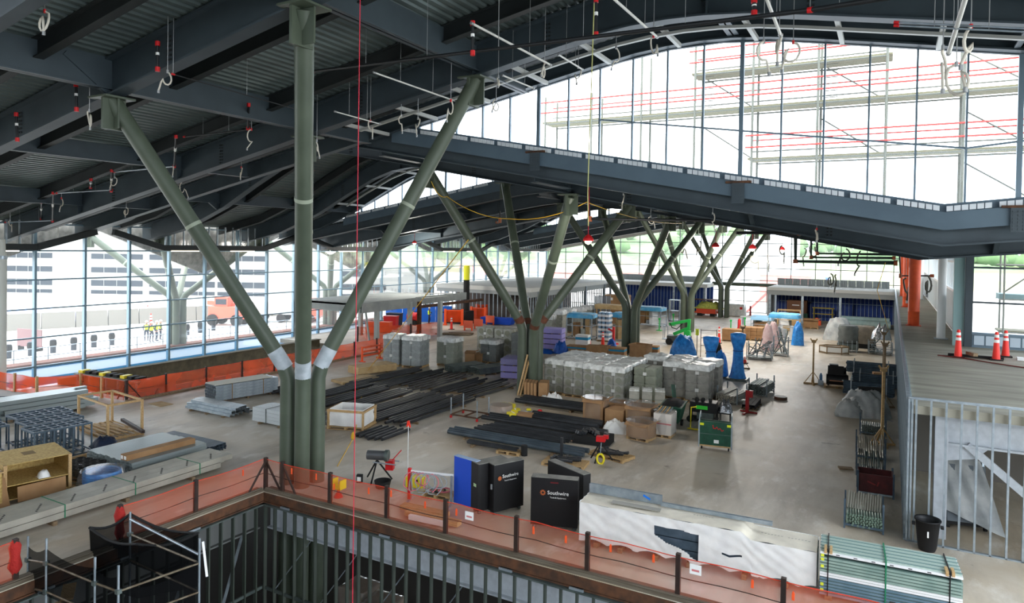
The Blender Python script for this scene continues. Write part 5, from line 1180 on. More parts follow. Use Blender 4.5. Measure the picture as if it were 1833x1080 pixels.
def board_stack(loc, rz, label, n, L_, w_, m, groupn=None, lift=0.0):
    t = thing('board_stack', loc, rz, label, 'board stack', groupn); z = lift
    for k in range(n):
        for q in (-L_ * 0.38, 0, L_ * 0.38): timber(t, q - 0.05, q + 0.05, -w_ / 2 + .02, w_ / 2 - .02, z, z + 0.07)
        z += 0.07
        for s_ in range(5): obj('board', MB().cb(0, 0, z + s_ * 0.072, L_, w_, 0.07), m, t)
        z += 0.36
    return t
t = board_stack((-21.0, 38.9, 0), 0.25, 'purple plasterboard stack in front of the second column', 3, 1.7, 1.5, M_purple)
obj('film_cover', crumple(1.75, 1.55, 1.36, 4, 12, 12, 0.05, 0.9), sheer('loose_film', (214, 216, 218)), t)
board_stack((G(985, 626).x, G(985, 626).y + 0.6, 0), 0.2, 'purple plasterboard stack behind the second column', 4, 1.7, 1.4, M_purple)
obj('red_brace', MB().bar((0, 0, 0), (-0.5, 0.1, 1.2), 0.12, 0.12), M_red, None, (G(962, 628).x, G(962, 628).y, 0.05), 0, label='red diagonal prop leaning by the purple board stack', cat='prop')
# cartons and leaning boards at the foot of the second column
for i in range(4):
    t = thing('flat_carton', (-17.75 + 0.2 * i, 34.1 - 0.0 * i, 0), 0.35, 'upright flat brown carton at the second column foot, %s from the left' % ORD[i], 'carton', 'flat cartons at the second column'); carton(t, 0.15, 0.95, 0.95, (0, 0, 0), 0, M_card, 'carton_box')
t = thing('flat_carton', (-16.75, 34.3, 0), 0.35, 'wide brown carton at the right end of the flat cartons', 'carton'); carton(t, 0.5, 0.95, 0.98, (0, 0, 0), 0, M_card, 'carton_box')
for i in range(2): obj('leaning_board', MB().bar((-18.35 + 0.16 * i, 34.2, 0.02), (-18.05 + 0.1 * i, 34.75, 2.3 - 0.3 * i), 0.14, 0.03), M_wood, label=['taller pale plank leaning on the second column', 'shorter pale plank leaning on the second column'][i], cat='plank')
# ================================================================== middle of the hall
P_ = 'heavy black pipes before the bale wall'
pipe_row('thick black pipe nearest the bale wall', P_ + ', back row', 32.3, 33.3, 4, -17.4, -13.4, 0.13, 1, 'x', 0.3, cat='pipe')
pipe_row('thick black pipe just before the wrapped cartons', P_ + ', right row', 29.6, 30.3, 3, -15.3, -11.6, 0.13, 1, 'x', 0.2)
pipe_row('thick black pipe in the row right of the wheeled cart', P_ + ', middle row', 28.3, 29.0, 3, -17.0, -10.9, 0.11, 1, 'x', 0.3)
pipe_row('slim black pipe in the flat dense right row', 'slim black pipes in the flat dense row', 26.6, 27.9, 10, -16.3, -11.9, 0.06, 1, 'x', 0.5)
pipe_row('long blue-grey pipe at the front of the right pipe field', 'blue-grey pipes at the front of the field', 25.3, 25.9, 3, -17.1, -10.6, 0.11, 1, 'x', 0.2, m=mat('blue_grey_pipe', (74, 86, 94), 0.35, c2=(56, 66, 74), scale=2), name='grey_pipe')
pipe_row('thin short pipe lying on the small front pallet', 'thin pipes on the front pallet', 24.5, 24.9, 4, -15.6, -13.2, 0.04, 1, 'x', 0.2, dun=True)
t = thing('wheeled_cart', (-18.0, 28.6, 0), 0.0, 'empty wheeled steel cart frame with four uprights', 'cart')
for sx in (-0.75, 0.75):
    for sy in (-0.55, 0.55):
        obj('upright', MB().tube([(sx, sy, 0.12), (sx, sy, 1.0)], 0.03, 8), M_galv, t); obj('caster', MB().tube([(sx - 0.03, sy, 0.07), (sx + 0.03, sy, 0.07)], 0.07, 10), M_red, t)
for sy in (-0.55, 0.55): obj('side_rail', MB().box(-0.78, 0.78, sy - 0.03, sy + 0.03, 0.14, 0.2), M_rust, t)
for sx in (-0.75, 0, 0.75): obj('cross_rail', MB().box(sx - 0.03, sx + 0.03, -0.55, 0.55, 0.14, 0.2), M_rust, t)
# wall of wrapped bales
B3 = 'film-wrapped bale wall in the middle of the hall'; pos = ['first', 'second', 'third', 'fourth']
for r, y in enumerate((36.2, 37.6, 39.0)):
    for i, x in enumerate((-16.8, -15.55, -14.3, -13.05)):
        bale_stack((x, y + 0.1 - 0.14 * i, 0), 0.0, 'film-topped bale pallet, %s from the left in the %s row of the bale wall' % (pos[i], ['front', 'second', 'third'][r]), B3, 2, 2, 4, 0.6, 0.6, 0.455, film=True, labels=(r == 0))
bale_stack((-11.7, 37.2, 0), 0.0, 'unwrapped green-grey bale pallet right of the bale wall front', B3, 2, 2, 4, 0.64, 0.64, 0.44, film=False, m=mat('green_grey_bale', (160, 164, 148)))
for i, (x, y) in enumerate([(-10.5, 38.85), (-9.15, 38.5), (-9.05, 40.3), (-10.6, 40.6), (-12.1, 40.4)]):
    bale_stack((x, y, 0), 0.0, ['tall grey wrapped bale pallet in the dark gap of the bale wall', 'tall grey wrapped bale pallet at the right front corner', 'grey wrapped bale pallet behind the right front corner', 'grey wrapped bale pallet in the back right of the wall', 'grey wrapped bale pallet at the back behind the unwrapped one'][i], B3, 2, 2, 4, 0.64, 0.64, 0.48, m=mat('warm_grey_bale', (168, 164, 154), 0.5, c2=(122, 118, 112), scale=3, bump=0.2))
for i in range(3):
    t = thing('small_bale', (-11.75 + i * 0.62, 35.0 + 0.25 * i, 0), 0.3, 'small upright insulation bundle before the bale wall, %s from the left' % pos[i], 'bale', 'small upright bundles'); obj('bundle_core', MB().cb(0, 0, 0, 0.52, 0.6, 1.05), M_bale, t); obj('bundle_band', MB().cb(0, 0, 0.5, 0.53, 0.61, 0.06), M_wrap, t); obj('bundle_top', crumple(0.54, 0.62, 1.07, i, 8, 8, 0.04, 0.95), M_wraptop, t)
# litter and cartons by the heavy pipes
yl = [(905, 718), (913, 728), (922, 735), (918, 745), (936, 712), (975, 716)]
for i, (u, v) in enumerate(yl):
    p = G(u, v + 8); t = thing('yellow_carton', (p.x, p.y, 0), 0.3 * i, ['flat yellow packet at the back of the fittings pile', 'yellow fittings carton at the back left of the pile', 'yellow fittings carton in the middle of the pile', 'yellow fittings carton at the front of the pile', 'yellow packet near the thick pipes', 'small yellow carton beside the white bag'][i], 'carton', 'yellow fittings cartons')
    h_ = (0.12, 0.34, 0.3, 0.4, 0.12, 0.26)[i]; obj('carton_box', MB().cb(0, 0, 0, 0.5, 0.42, h_), M_yellow, t); obj('carton_print', MB().cb(0, -0.213, h_ * 0.3, 0.2, 0.004, h_ * 0.4), M_dark, t); obj('carton_tape', MB().cb(0, 0, h_, 0.06, 0.42, 0.004), M_paper, t)
t = thing('fittings_tray', tuple(G(952, 748))[:2] + (0,), 0.2, 'shallow tray heaped with grey pipe fittings', 'tray'); rnd = random.Random(9)
obj('tray_base', MB().cb(0, 0, 0, 1.5, 1.0, 0.1), M_card, t)
for i in range(16): obj('fitting', MB().tube([(rnd.uniform(-.6, .6), rnd.uniform(-.4, .4), 0.17 + 0.1 * rnd.random()) for _ in (0, 1)][:1] + [(rnd.uniform(-.6, .6), rnd.uniform(-.4, .4), 0.2)], 0.05, 6) if i % 4 == 0 else MB().cb(rnd.uniform(-.6, .6), rnd.uniform(-.4, .4), 0.1, 0.2, 0.16, 0.14 + 0.1 * rnd.random(), rnd.random()), (M_galv, M_yellow, M_galv_dk, M_galv)[i % 4], t)
t = thing('red_canister', tuple(G(966, 746))[:2] + (0,), 0, 'small red and blue canister beside the fittings tray', 'canister'); obj('can', MB().lathe(0, 0, [(0.13, 0), (0.13, 0.3), (0.05, 0.36)], 10), M_red, t); obj('band', MB().lathe(0, 0, [(0.135, 0.1), (0.135, 0.2)], 10), M_blue, t)
t = thing('carton', tuple(G(945, 752) + Vector((0, -0.3, 0)))[:2] + (0,), 0.1, 'low brown carton in front of the fittings tray', 'carton'); carton(t, 0.7, 0.5, 0.4, (0, 0, 0), 0, None, 'carton_box')
t = thing('wrapped_carton', tuple(G(897, 742))[:2] + (0,), 0.2, 'round brown carton in loose film behind the wheeled cart', 'carton'); obj('drum', MB().lathe(0, 0, [(0.55, 0), (0.52, 0.4), (0.4, 0.5), (0.3, 0.46)], 16), M_card, t); obj('loose_film', MB().lathe(0, 0, [(0.72, 0.0), (0.6, 0.25), (0.57, 0.5)], 14), M_film, t)
t = thing('white_sack', tuple(G(992, 722))[:2] + (0,), 0, 'crumpled white plastic sack before the bale wall', 'sack'); obj('sack_body', heap(1.0, 0.6, 0.5, 4, 18, 14, 0.4), M_whitewrap, t); obj('sack_tail', heap(0.5, 0.4, 0.3, 6, 12, 10, 0.4), M_whitewrap, t, (-0.65, 0.1, 0))
for i, (x, y, w, d, h, rz, op, lb) in enumerate([(-12.35, 31.1, 1.0, 0.95, 1.05, 0.05, True, 'tall wrapped brown carton at the left of the carton group'), (-11.45, 32.3, 1.05, 0.95, 0.75, 0.1, True, 'wrapped brown carton at the back of the carton group'), (-11.2, 30.9, 0.9, 0.9, 0.75, 0.0, False, 'closed brown carton with a white sheet against it'), (-10.1, 31.1, 1.2, 1.0, 1.0, 0.05, True, 'large wrapped brown carton in the middle of the group'), (-9.55, 29.5, 1.05, 0.8, 0.65, -0.15, True, 'open brown carton in film at the front of the group'), (-8.8, 30.6, 0.8, 0.9, 0.95, 0.0, False, 'carton of odds and ends with white printed sides')]):
    t = thing('film_carton', (x, y, 0), rz, lb, 'carton', 'wrapped cartons before the bale wall'); pallet(t, round(w, 2), round(d, 2)); carton(t, w, d, h, (0, 0, 0.13), 0, None if i != 5 else mat('printed_carton', (214, 206, 196), 0.7), 'carton_box', op)
    if i != 2: obj('film', MB().lathe(0, 0, [(w * 0.62, 0.15), (w * 0.66, h * 0.6), (w * 0.6, h + 0.12), (w * 0.68, h + 0.2)], 9), sheer('loose_film', (214, 216, 218)), t)
    if i == 5:
        for q in range(6): obj('loose_offcut', MB().bar((-0.3 + 0.1 * q, -0.3, h + 0.1), (-0.25 + 0.1 * q, 0.3, h + 0.3), 0.05, 0.05), (M_wood, M_galv)[q % 2], t)
        obj('red_stripe', MB().box(-w / 2 - 0.004, w / 2 + 0.004, -d / 2 - 0.004, -d / 2, 0.6, 0.66), mat('faded_red_print', (206, 120, 120)), t)
obj('white_sheet', heap(1.2, 0.7, 0.5, 11, 18, 14, 0.4), M_whitewrap, None, (-10.9, 29.9, 0), 0.2, label='crumpled white sheet on the floor before the cartons', cat='sheet')
# green dumpster cart, generator, lidded bin
t = thing('tilt_truck', (-9.0, 32.7, 0), 0.1, 'dark green plastic tilt truck beside the carton group', 'cart')
obj('hopper', MB().hexa([(-0.35, -0.7, 0.25), (0.35, -0.7, 0.25), (0.35, 0.5, 0.25), (-0.35, 0.5, 0.25), (-0.5, -0.95, 1.0), (0.5, -0.95, 1.0), (0.5, 0.8, 1.0), (-0.5, 0.8, 1.0)]), M_green, t); obj('rim', MB().cb(0, -0.07, 1.0, 1.08, 1.82, 0.05), M_green, t); obj('load', heap(0.9, 1.5, 0.2, 3, 8, 8), M_dark, t, (0, -0.07, 1.05))
for sx in (-0.4, 0.4): obj('wheel', MB().tube([(sx - 0.05, 0, 0.15), (sx + 0.05, 0, 0.15)], 0.15, 12), M_dark, t); obj('caster', MB().tube([(sx * 0.5 - 0.03, -0.6, 0.08), (sx * 0.5 + 0.03, -0.6, 0.08)], 0.08, 10), M_dark, t)
obj('raised_lid', MB().bar((-0.1, 0.8, 1.05), (-0.2, 0.95, 1.75), 0.9, 0.05, up=(1, 0, 0)), M_green, t)
t = thing('generator', (-7.9, 34.2, 0), 0.1, 'black generator set with a green label behind the green cart', 'generator')
obj('tank', MB().cb(0, 0, 0.5, 1.25, 0.8, 0.5), M_black, t); obj('frame', MB().cb(0, 0, 0.08, 1.35, 0.85, 0.08).cb(-0.62, 0, 0.08, 0.06, 0.8, 0.7).cb(0.62, 0, 0.08, 0.06, 0.8, 0.7), M_dark, t); obj('engine_block', MB().cb(0.1, 0, 0.16, 0.8, 0.6, 0.36), M_galv_dk, t); obj('green_badge', MB().cb(-0.05, -0.405, 0.66, 0.55, 0.008, 0.18), mat('green_badge', (60, 200, 60), 0.5), t)
for x in (-0.35, -0.05, 0.3): obj('filler_cap', MB().lathe(x, 0.05, [(0.09, 1.0), (0.09, 1.12), (0.05, 1.14)], 10), M_dark, t)
for sx in (-0.6, 0.6): obj('wheel', MB().tube([(sx, -0.5, 0.16), (sx, -0.42, 0.16)], 0.16, 12), M_dark, t)
obj('foil_cover', heap(0.7, 0.6, 0.45, 8, 12, 10, 0.9), mat('silver_foil', (170, 172, 176), 0.25, 0.8, bump=0.6), t, (1.0, 0.05, 0.55)); obj('side_table', MB().cb(1.0, 0.05, 0.5, 0.6, 0.6, 0.05).cb(0.78, -0.2, 0, 0.04, 0.04, 0.5).cb(1.25, -0.2, 0, 0.04, 0.04, 0.5).cb(0.78, 0.3, 0, 0.04, 0.04, 0.5).cb(1.25, 0.3, 0, 0.04, 0.04, 0.5), M_dark, t)
obj('hand_truck', MB().tube([(0, 0, 0.05), (0, 0.1, 1.0), (0.25, 0.1, 1.05)], 0.03, 6).cb(0.15, -0.1, 0.02, 0.5, 0.12, 0.04), M_yellow, None, (-8.1, 32.4, 0), 0, label='yellow tube prop standing beside the tilt truck', cat='prop')
t = thing('tool_cart', (-6.38, 29.85, 0), 0.17, 'dark green steel tool cart with yellow tabs and caster wheels', 'cart')
w, d, h = 1.3, 0.75, 1.2
obj('front_panel', MB().box(-w / 2, w / 2, -d / 2, -d / 2 + 0.03, 0.2, h), M_green, t); obj('back_panel', MB().box(-w / 2, w / 2, d / 2 - 0.03, d / 2, 0.2, h - 0.1), M_green, t)
for sx in (-1, 1): obj('side_panel', MB().box(sx * w / 2 - 0.015, sx * w / 2 + 0.015, -d / 2, d / 2, 0.2, h), M_green, t); obj('handle', MB().tube([(sx * w / 2, -d / 2, h), (sx * w / 2, -d / 2, h + 0.12), (sx * w / 2, d / 2, h + 0.25), (sx * w / 2, d / 2, h)], 0.025, 6), M_galv, t)
for sx in (-1, 1): obj('corner_post', MB().box(sx * (w / 2 + 0.01) - 0.03, sx * (w / 2 + 0.01) + 0.03, -d / 2 - 0.03, -d / 2 + 0.03, 0.1, h), M_galv, t)
obj('cart_floor', MB().box(-w / 2, w / 2, -d / 2, d / 2, 0.14, 0.2), M_wood, t); obj('mid_seam', MB().box(-w / 2, w / 2, -d / 2 - 0.008, -d / 2, 0.66, 0.68), M_galv_dk, t); obj('inside_load', MB().cb(0, 0, 0.2, w - 0.1, d - 0.1, 0.5), M_card, t)
for sx in (-1, 1):
    obj('yellow_tab', MB().box(sx * 0.55 - 0.08, sx * 0.55 + 0.08, -d / 2 - 0.012, -d / 2 - 0.002, 1.02, 1.12), mat('yellow_tab', (230, 236, 40), 0.5), t)
    for sy in (-1, 1): obj('caster', MB().tube([(sx * 0.55 - 0.03, sy * 0.3, 0.08), (sx * 0.55 + 0.03, sy * 0.3, 0.08)], 0.08, 10), M_dark, t)
obj('red_scrawl', MB().tube([(-0.1, -d / 2 - 0.008, 1.06), (-0.08, -d / 2 - 0.008, 0.93), (0.0, -d / 2 - 0.008, 0.92), (0.06, -d / 2 - 0.008, 0.99), (0.12, -d / 2 - 0.008, 0.9), (0.2, -d / 2 - 0.008, 0.94), (0.26, -d / 2 - 0.008, 0.84), (0.34, -d / 2 - 0.008, 0.88)], 0.022, 6), M_red, t); obj('scuff', MB().box(-0.05, 0.15, -d / 2 - 0.006, -d / 2, 0.3, 0.44), M_paper, t)
# rod racks and red stand
def rod_rack(loc, rz, label, n, L_, m, group='steel rod racks', w=0.9, h=0.75, rod=0.03, axis='y', frame_m=None, up=0.45):
    t = thing('rod_rack', loc, rz, label, 'rack', group); rnd = random.Random(len(label)); fmx = frame_m or M_galv
    for sx in (-w / 2, w / 2):
        for sy in (-L_ * 0.35, L_ * 0.35): obj('stanchion', MB().cb(sx, sy, 0, 0.06, 0.06, h + up * 0.3), fmx, t)
    for sy in (-L_ * 0.35, L_ * 0.35): obj('base_rail', MB().box(-w / 2, w / 2, sy - 0.03, sy + 0.03, 0.06, 0.12), fmx, t)
    me = MB().tube([(0, -L_ / 2, 0), (0, L_ / 2, 0)], rod, 6).mesh('rod', m); k = 0; per = max(2, int((w - 0.12) / (rod * 2.05)))
    for i in range(n):
        r, c = divmod(i, per); z = 0.13 + rod + r * rod * 1.9
        put('rod', me, t, (-w / 2 + 0.08 + c * (w - 0.16) / (per - 1), 0.1 * (rnd.random() - 0.5), z), (rnd.random() - 0.5) * 0.05)
    return t
rod_rack((-7.6, 39.6, 0), -0.15, 'rack of pale tubes lying before the blue wrapped posts', 60, 2.2, mat('dull_tube', (150, 146, 134), 0.4, 0.4), w=1.1, h=0.8, rod=0.04)
rod_rack((-6.5, 42.6, 0), -0.1, 'rack of dark tubes behind the red stand', 60, 2.4, M_galv_dk, w=1.0, h=0.9, rod=0.045)
t = thing('reel_stand', (-6.35, 37.1, 0), 0, 'red steel stand with a tall arm near the tube racks', 'stand')
for a in (0.3, 2.4, 4.5): obj('foot', MB().bar((0, 0, 0.06), (0.5 * math.cos(a), 0.5 * math.sin(a), 0.04), 0.1, 0.07), mat('dark_red', (140, 24, 26), 0.5), t)
obj('column', MB().cb(0, 0, 0.05, 0.16, 0.16, 1.15), mat('dark_red', (140, 24, 26)), t); obj('head', MB().cb(0.12, 0, 0.85, 0.3, 0.2, 0.35), mat('dark_red', (140, 24, 26)), t); obj('crank', MB().tube([(0, 0, 1.2), (-0.05, 0, 1.75)], 0.015, 6), M_galv, t)
bundle('dark_channel_pack', 'dark channel pack lying behind the red stand', (-6.4, 38.7, 0), HP, 2.0, 0.22, 0.12, 3, 2, M_dark, dun=0.08)
t = thing('cable_drum', (-5.3, 41.6, 0), 0, 'small white-topped disc lying beside the dark tube rack', 'disc'); obj('disc', MB().lathe(0, 0, [(0.35, 0), (0.35, 0.16)], 16), M_rust, t); obj('disc_top', MB().lathe(0, 0, [(0.34, 0.16), (0.3, 0.18)], 16), M_paper, t)
# blue wrapped machines
def blue_post(loc, rz, label, h=3.1, seed=0):
    t = thing('blue_wrapped_post', loc, rz, label, 'machine', 'blue wrapped machines'); b = MB()
    prof_ = [(0.52, 0.16), (0.4, 0.5), (0.3, 1.2), (0.28, 2.0), (0.42, 2.6), (0.46, 3.0), (0.2, 3.08)]
    n = 14; vs = []
    for r, z in prof_:
        for j in range(n): a = 2 * math.pi * j / n; k = r * (1 + 0.16 * vnoise(a * 1.3 + seed, z * 2.0, seed)); vs.append((k * math.cos(a) * 1.1, k * math.sin(a), z * h / 3.08))
    b.add(vs, [(i * n + j, i * n + (j + 1) % n, (i + 1) * n + (j + 1) % n, (i + 1) * n + j) for i in range(len(prof_) - 1) for j in range(n)], True)
    b.add(vs[-n:], [tuple(range(n))]); obj('wrap', b, M_bluewrap, t); obj('skid', MB().cb(0, 0, 0, 1.3, 1.1, 0.16), M_galv_dk, t)
    for z in (0.9, 1.9): obj('tape_band', MB().lathe(0, 0, [(0.335, z), (0.33, z + 0.05)], 14), mat('dark_blue_band', (20, 70, 130), 0.5), t)
    return t
blue_post((-10.0, 44.9, 0), 0.2, 'tall blue wrapped machine, left of the pair behind the bale wall', 2.9, 1)
blue_post((-8.55, 46.2, 0), 0.0, 'tall blue wrapped machine, right of the pair with a rounded companion', 3.1, 4)
t = thing('blue_wrapped_drum', (-9.75, 46.6, 0), 0, 'rounded blue wrapped drum between the tall blue machines', 'machine'); obj('wrap', heap(1.0, 1.0, 1.7, 5, 14, 14, 0.15), M_bluewrap, t); obj('skid', MB().cb(0, 0, 0, 1.0, 0.9, 0.12), M_galv_dk, t)
t = thing('blue_tarp_stack', (-13.4, 51.0, 0), 0.1, 'domed blue tarp over a stack behind the bale wall', 'stack'); obj('tarp', heap(2.0, 1.6, 2.0, 2, 16, 14, 0.12), M_bluewrap, t); obj('skid', MB().cb(0, 0, 0, 1.8, 1.4, 0.12), M_wood, t)
# timber T-stands
def t_stand(loc, rz, label, h=2.4, group='timber stands', m=None, arm=False):
    m = m or M_wood; t = thing('timber_stand', loc, rz, label, 'stand', group)
    obj('post', MB().cb(0, 0, 0.04, 0.1, 0.1, h), m, t)
    for a in range(4):
        c, s_ = math.cos(a * HP), math.sin(a * HP)
        obj('foot', MB().bar((0, 0, 0.05), (0.55 * c, 0.55 * s_, 0.05), 0.09, 0.09), m, t); obj('brace', MB().bar((0.5 * c, 0.5 * s_, 0.08), (0.04 * c, 0.04 * s_, 0.75), 0.07, 0.04), m, t)
    obj('top_cleat', MB().cb(0, 0, h - 0.05, 0.26, 0.1, 0.18), m, t)
    for s_ in (-1, 1): obj('horn', MB().bar((0.05 * s_, 0, h - 0.05), (0.2 * s_, 0, h + 0.22), 0.05, 0.07), m, t)
    return t
t_stand((-9.1, 50.7, 0), 0.3, 'timber stand with splayed feet beside the blue machines', 2.9, m=M_wood2)
t_stand((-4.15, 47.5, 0), 0.2, 'timber stand with splayed feet standing alone in the aisle', 2.7)
t_stand((-0.15, 34.2, 0), 0.4, 'tall timber stand beside the deck wall and the tube cage', 3.3)
t_stand((-0.15, 42.6, 0), 0.2, 'dark timber stand beside the grey tarp heap', 3.4, m=M_wood2)
t_stand((-0.25, 50.3, 0), 0.1, 'weathered timber stand farther along the deck wall', 3.2, m=M_wood2)
# compressor
t = thing('compressor', (-2.75, 47.3, 0), 0.1, 'black twin-tank compressor on a wooden skid in the right aisle', 'compressor')
pallet(t, 1.5, 1.0); obj('lower_tank', MB().tube([(-0.62, -0.15, 0.5), (-0.55, -0.15, 0.5), (0.55, -0.15, 0.5), (0.62, -0.15, 0.5)], 0.33, 16), M_black, t); obj('motor_deck', MB().cb(0, 0, 0.82, 1.1, 0.7, 0.06), M_black, t); obj('pump', MB().cb(-0.2, 0, 0.88, 0.5, 0.5, 0.55), M_black, t); obj('motor', MB().tube([(0.1, 0, 1.08), (0.5, 0, 1.08)], 0.2, 12), M_dark, t); obj('belt_guard', MB().cb(-0.1, -0.33, 0.88, 0.9, 0.06, 0.5), M_dark, t); obj('tank_stripe', MB().box(-0.45, 0.45, -0.49, -0.475, 0.44, 0.5), mat('copper_stripe', (170, 120, 90), 0.5), t); obj('white_decal', MB().box(0.25, 0.42, -0.492, -0.478, 0.5, 0.58), M_paper, t)
for sx in (-0.5, 0.5): obj('tank_foot', MB().cb(sx, -0.1, 0.13, 0.1, 0.5, 0.12), M_dark, t)
t = thing('bottle_crate', (-3.7, 47.6, 0), 0, 'small crate with a blue bottle between the stand and compressor', 'crate'); obj('crate_box', MB().cb(0, 0, 0, 0.3, 0.3, 0.3), M_galv, t); obj('bottle', MB().lathe(0, 0, [(0.09, 0.3), (0.09, 0.6), (0.03, 0.75)], 10), mat('blue_bottle', (90, 140, 190), 0.3), t)
# ================================================================== along the raised deck wall
def pipe_cage(loc, rz, label, n, L_, m, w=0.7, h=0.7, rod=0.05): return rod_rack(loc, rz, label, n, L_, m, 'pipe racks along the deck wall', w, h, rod, up=1.0)
pipe_cage((-1.0, 53.4, 0), HP, 'stack of long grey pipes in stanchions farthest along the deck wall', 36, 3.0, M_galv_blue, 0.9, 0.7, 0.06)
pipe_cage((-0.6, 48.3, 0), HP, 'stack of long grey pipes in stanchions beside the compressor', 40, 2.6, M_galv_blue, 0.9, 0.8, 0.055)
pipe_cage((-0.95, 45.2, 0), HP, 'stack of long grey pipes next to the tarp heap', 40, 2.6, M_galv_blue, 0.9, 0.8, 0.055)
t = thing('carton', (-0.6, 51.6, 0), 0.2, 'small brown carton on the floor by the deck wall', 'carton'); carton(t, 0.5, 0.5, 0.5, (0, 0, 0), 0, M_card, 'carton_box')
t = thing('tarp_heap', (-1.0, 40.3, 0), 0.1, 'crumpled pale grey tarp thrown over a rack by the deck wall', 'tarp'); obj('tarp_fold', heap(2.3, 2.2, 1.25, 3, 28, 24, 0.16), M_tarp, t); obj('tarp_fold', heap(1.4, 1.1, 0.8, 8, 18, 14, 0.25), M_tarp, t, (-0.75, -0.75, 0)); obj('dark_bundle', MB().tube([(-0.3, 0.3, 1.15), (0.9, 0.4, 1.2)], 0.22, 8), M_dark, t)
def cage(loc, rz, label, w=1.0, d=0.8, h=0.9, load='rod', n=24, group='wire cages along the deck wall', m=None):
    t = thing('tube_cage', loc, rz, label, 'cage', group); rnd = random.Random(n)
    for sx in (-w / 2, w / 2):
        for sy in (-d / 2, d / 2): obj('post', MB().cb(sx, sy, 0, 0.05, 0.05, h), M_galv_blue, t)
    for sy in (-d / 2, d / 2): obj('bottom_rail', MB().box(-w / 2, w / 2, sy - 0.02, sy + 0.02, 0.1, 0.16), M_galv_blue, t)
    for sx in (-w / 2, w / 2): obj('side_rail', MB().box(sx - 0.02, sx + 0.02, -d / 2, d / 2, 0.1, 0.16).box(sx - 0.02, sx + 0.02, -d / 2, d / 2, 0.45, 0.5), M_galv_blue, t)
    obj('cage_floor', MB().box(-w / 2, w / 2, -d / 2, d / 2, 0.08, 0.1), M_galv_dk, t)
    if load == 'rod':
        for k in range(n):
            c = k % 12; r = k // 12; x = -w / 2 + 0.08 + c * (w - 0.16) / 11
            obj('steel_tube', MB().tube([(x, -d / 2 + 0.02, 0.16 + r * 0.12), (x + 0.05 * (rnd.random() - .5), d / 2 - 0.05, 0.2 + r * 0.12 + 0.45 * (r > 0) * rnd.random())], 0.024, 6), m or mat('dull_tube', (150, 146, 134)), t)
    if load == 'end':
        me = MB().tube([(0, -d / 2 - 0.05, 0), (0, d / 2, 0)], 0.033, 8).tube([(0, -d / 2 - 0.055, 0), (0, -d / 2 - 0.045, 0)], 0.022, 8).mesh('steel_tube', m or M_galv)
        for r in range(6):
            for c in range(13): put('steel_tube', me, t, (-w / 2 + 0.07 + c * (w - 0.14) / 12 + (0.02 if r % 2 else 0), 0.08 * rnd.random(), 0.14 + r * 0.062))
    return t
cage((-0.55, 36.1, 0), 0.05, 'wire cage of grid-like tube ends below the tarp heap', 1.05, 0.8, 0.85, 'end', m=M_galv_dk)
cage((-0.55, 32.0, 0), 0.05, 'wire cage of slanting steel tubes, second from the red bin', 1.05, 1.1, 0.95, 'rod', 36)
cage((-0.5, 29.6, 0), 0.05, 'wire cage of crossed dark struts behind the red bin', 0.95, 0.9, 0.9, 'rod', 24, m=M_galv_dk)
t = thing('steel_bin', (-0.3, 27.3, 0), 0.05, 'dark red steel bin with faded markings beside the deck wall', 'bin'); w, d, h = 1.1, 0.8, 0.75; M_maroon = mat('maroon_paint', (84, 34, 34), 0.6, c2=(64, 28, 28), scale=4)
for a, b_, c, e in ((-w / 2, w / 2, -d / 2, -d / 2 + 0.03), (-w / 2, w / 2, d / 2 - 0.03, d / 2), (-w / 2, -w / 2 + 0.03, -d / 2, d / 2), (w / 2 - 0.03, w / 2, -d / 2, d / 2)): obj('bin_side', MB().box(a, b_, c, e, 0.12, h), M_maroon, t)
obj('bin_floor', MB().box(-w / 2, w / 2, -d / 2, d / 2, 0.1, 0.14), M_maroon, t); obj('contents', heap(0.95, 0.65, 0.3, 2, 10, 8, 0.5), M_rust, t, (0, 0, 0.14)); obj('faded_marking', MB().bar((-0.25, -d / 2 - 0.004, 0.5), (0.0, -d / 2 - 0.004, 0.4), 0.05, 0.004, up=(0, 1, 0)).bar((0.05, -d / 2 - 0.004, 0.36), (0.1, -d / 2 - 0.004, 0.52), 0.05, 0.004, up=(0, 1, 0)), mat('faded_red_paint', (120, 40, 40), 0.6), t)
for sx in (-w / 2, w / 2):
    for sy in (-d / 2, d / 2): obj('corner_post', MB().cb(sx, sy, 0, 0.06, 0.06, h + 0.1), M_galv_blue, t)
obj('base_rail', MB().box(-w / 2, w / 2, -d / 2 - 0.02, -d / 2 + 0.02, 0.06, 0.12), M_galv, t)
cage((-0.55, 23.8, 0), 0.03, 'wire cage of green-banded tubes at the near end of the deck wall', 1.05, 0.85, 0.9, 'end', m=mat('green_grey_tube', (120, 140, 126), 0.4, 0.4))
for r in range(14): obj('upright_tube', MB().tube([(-1.0 + r * 0.068, 23.75, 0.52), (-0.98 + r * 0.068, 24.12, 0.95 - 0.02 * (r % 4))], 0.028, 6), mat('dull_tube', (150, 146, 134)), label='pale steel tube in the nearest cage, %s from the left' % ordinal(r), cat='tube', group='pale tubes in the nearest cage')
obj('plank_piece', MB().cb(0, 0, 0, 0.5, 0.3, 0.06, 0.3), M_wood2, None, (-1.35, 29.7, 0), 0, label='short plank on the floor beside the crossed strut cage', cat='plank')
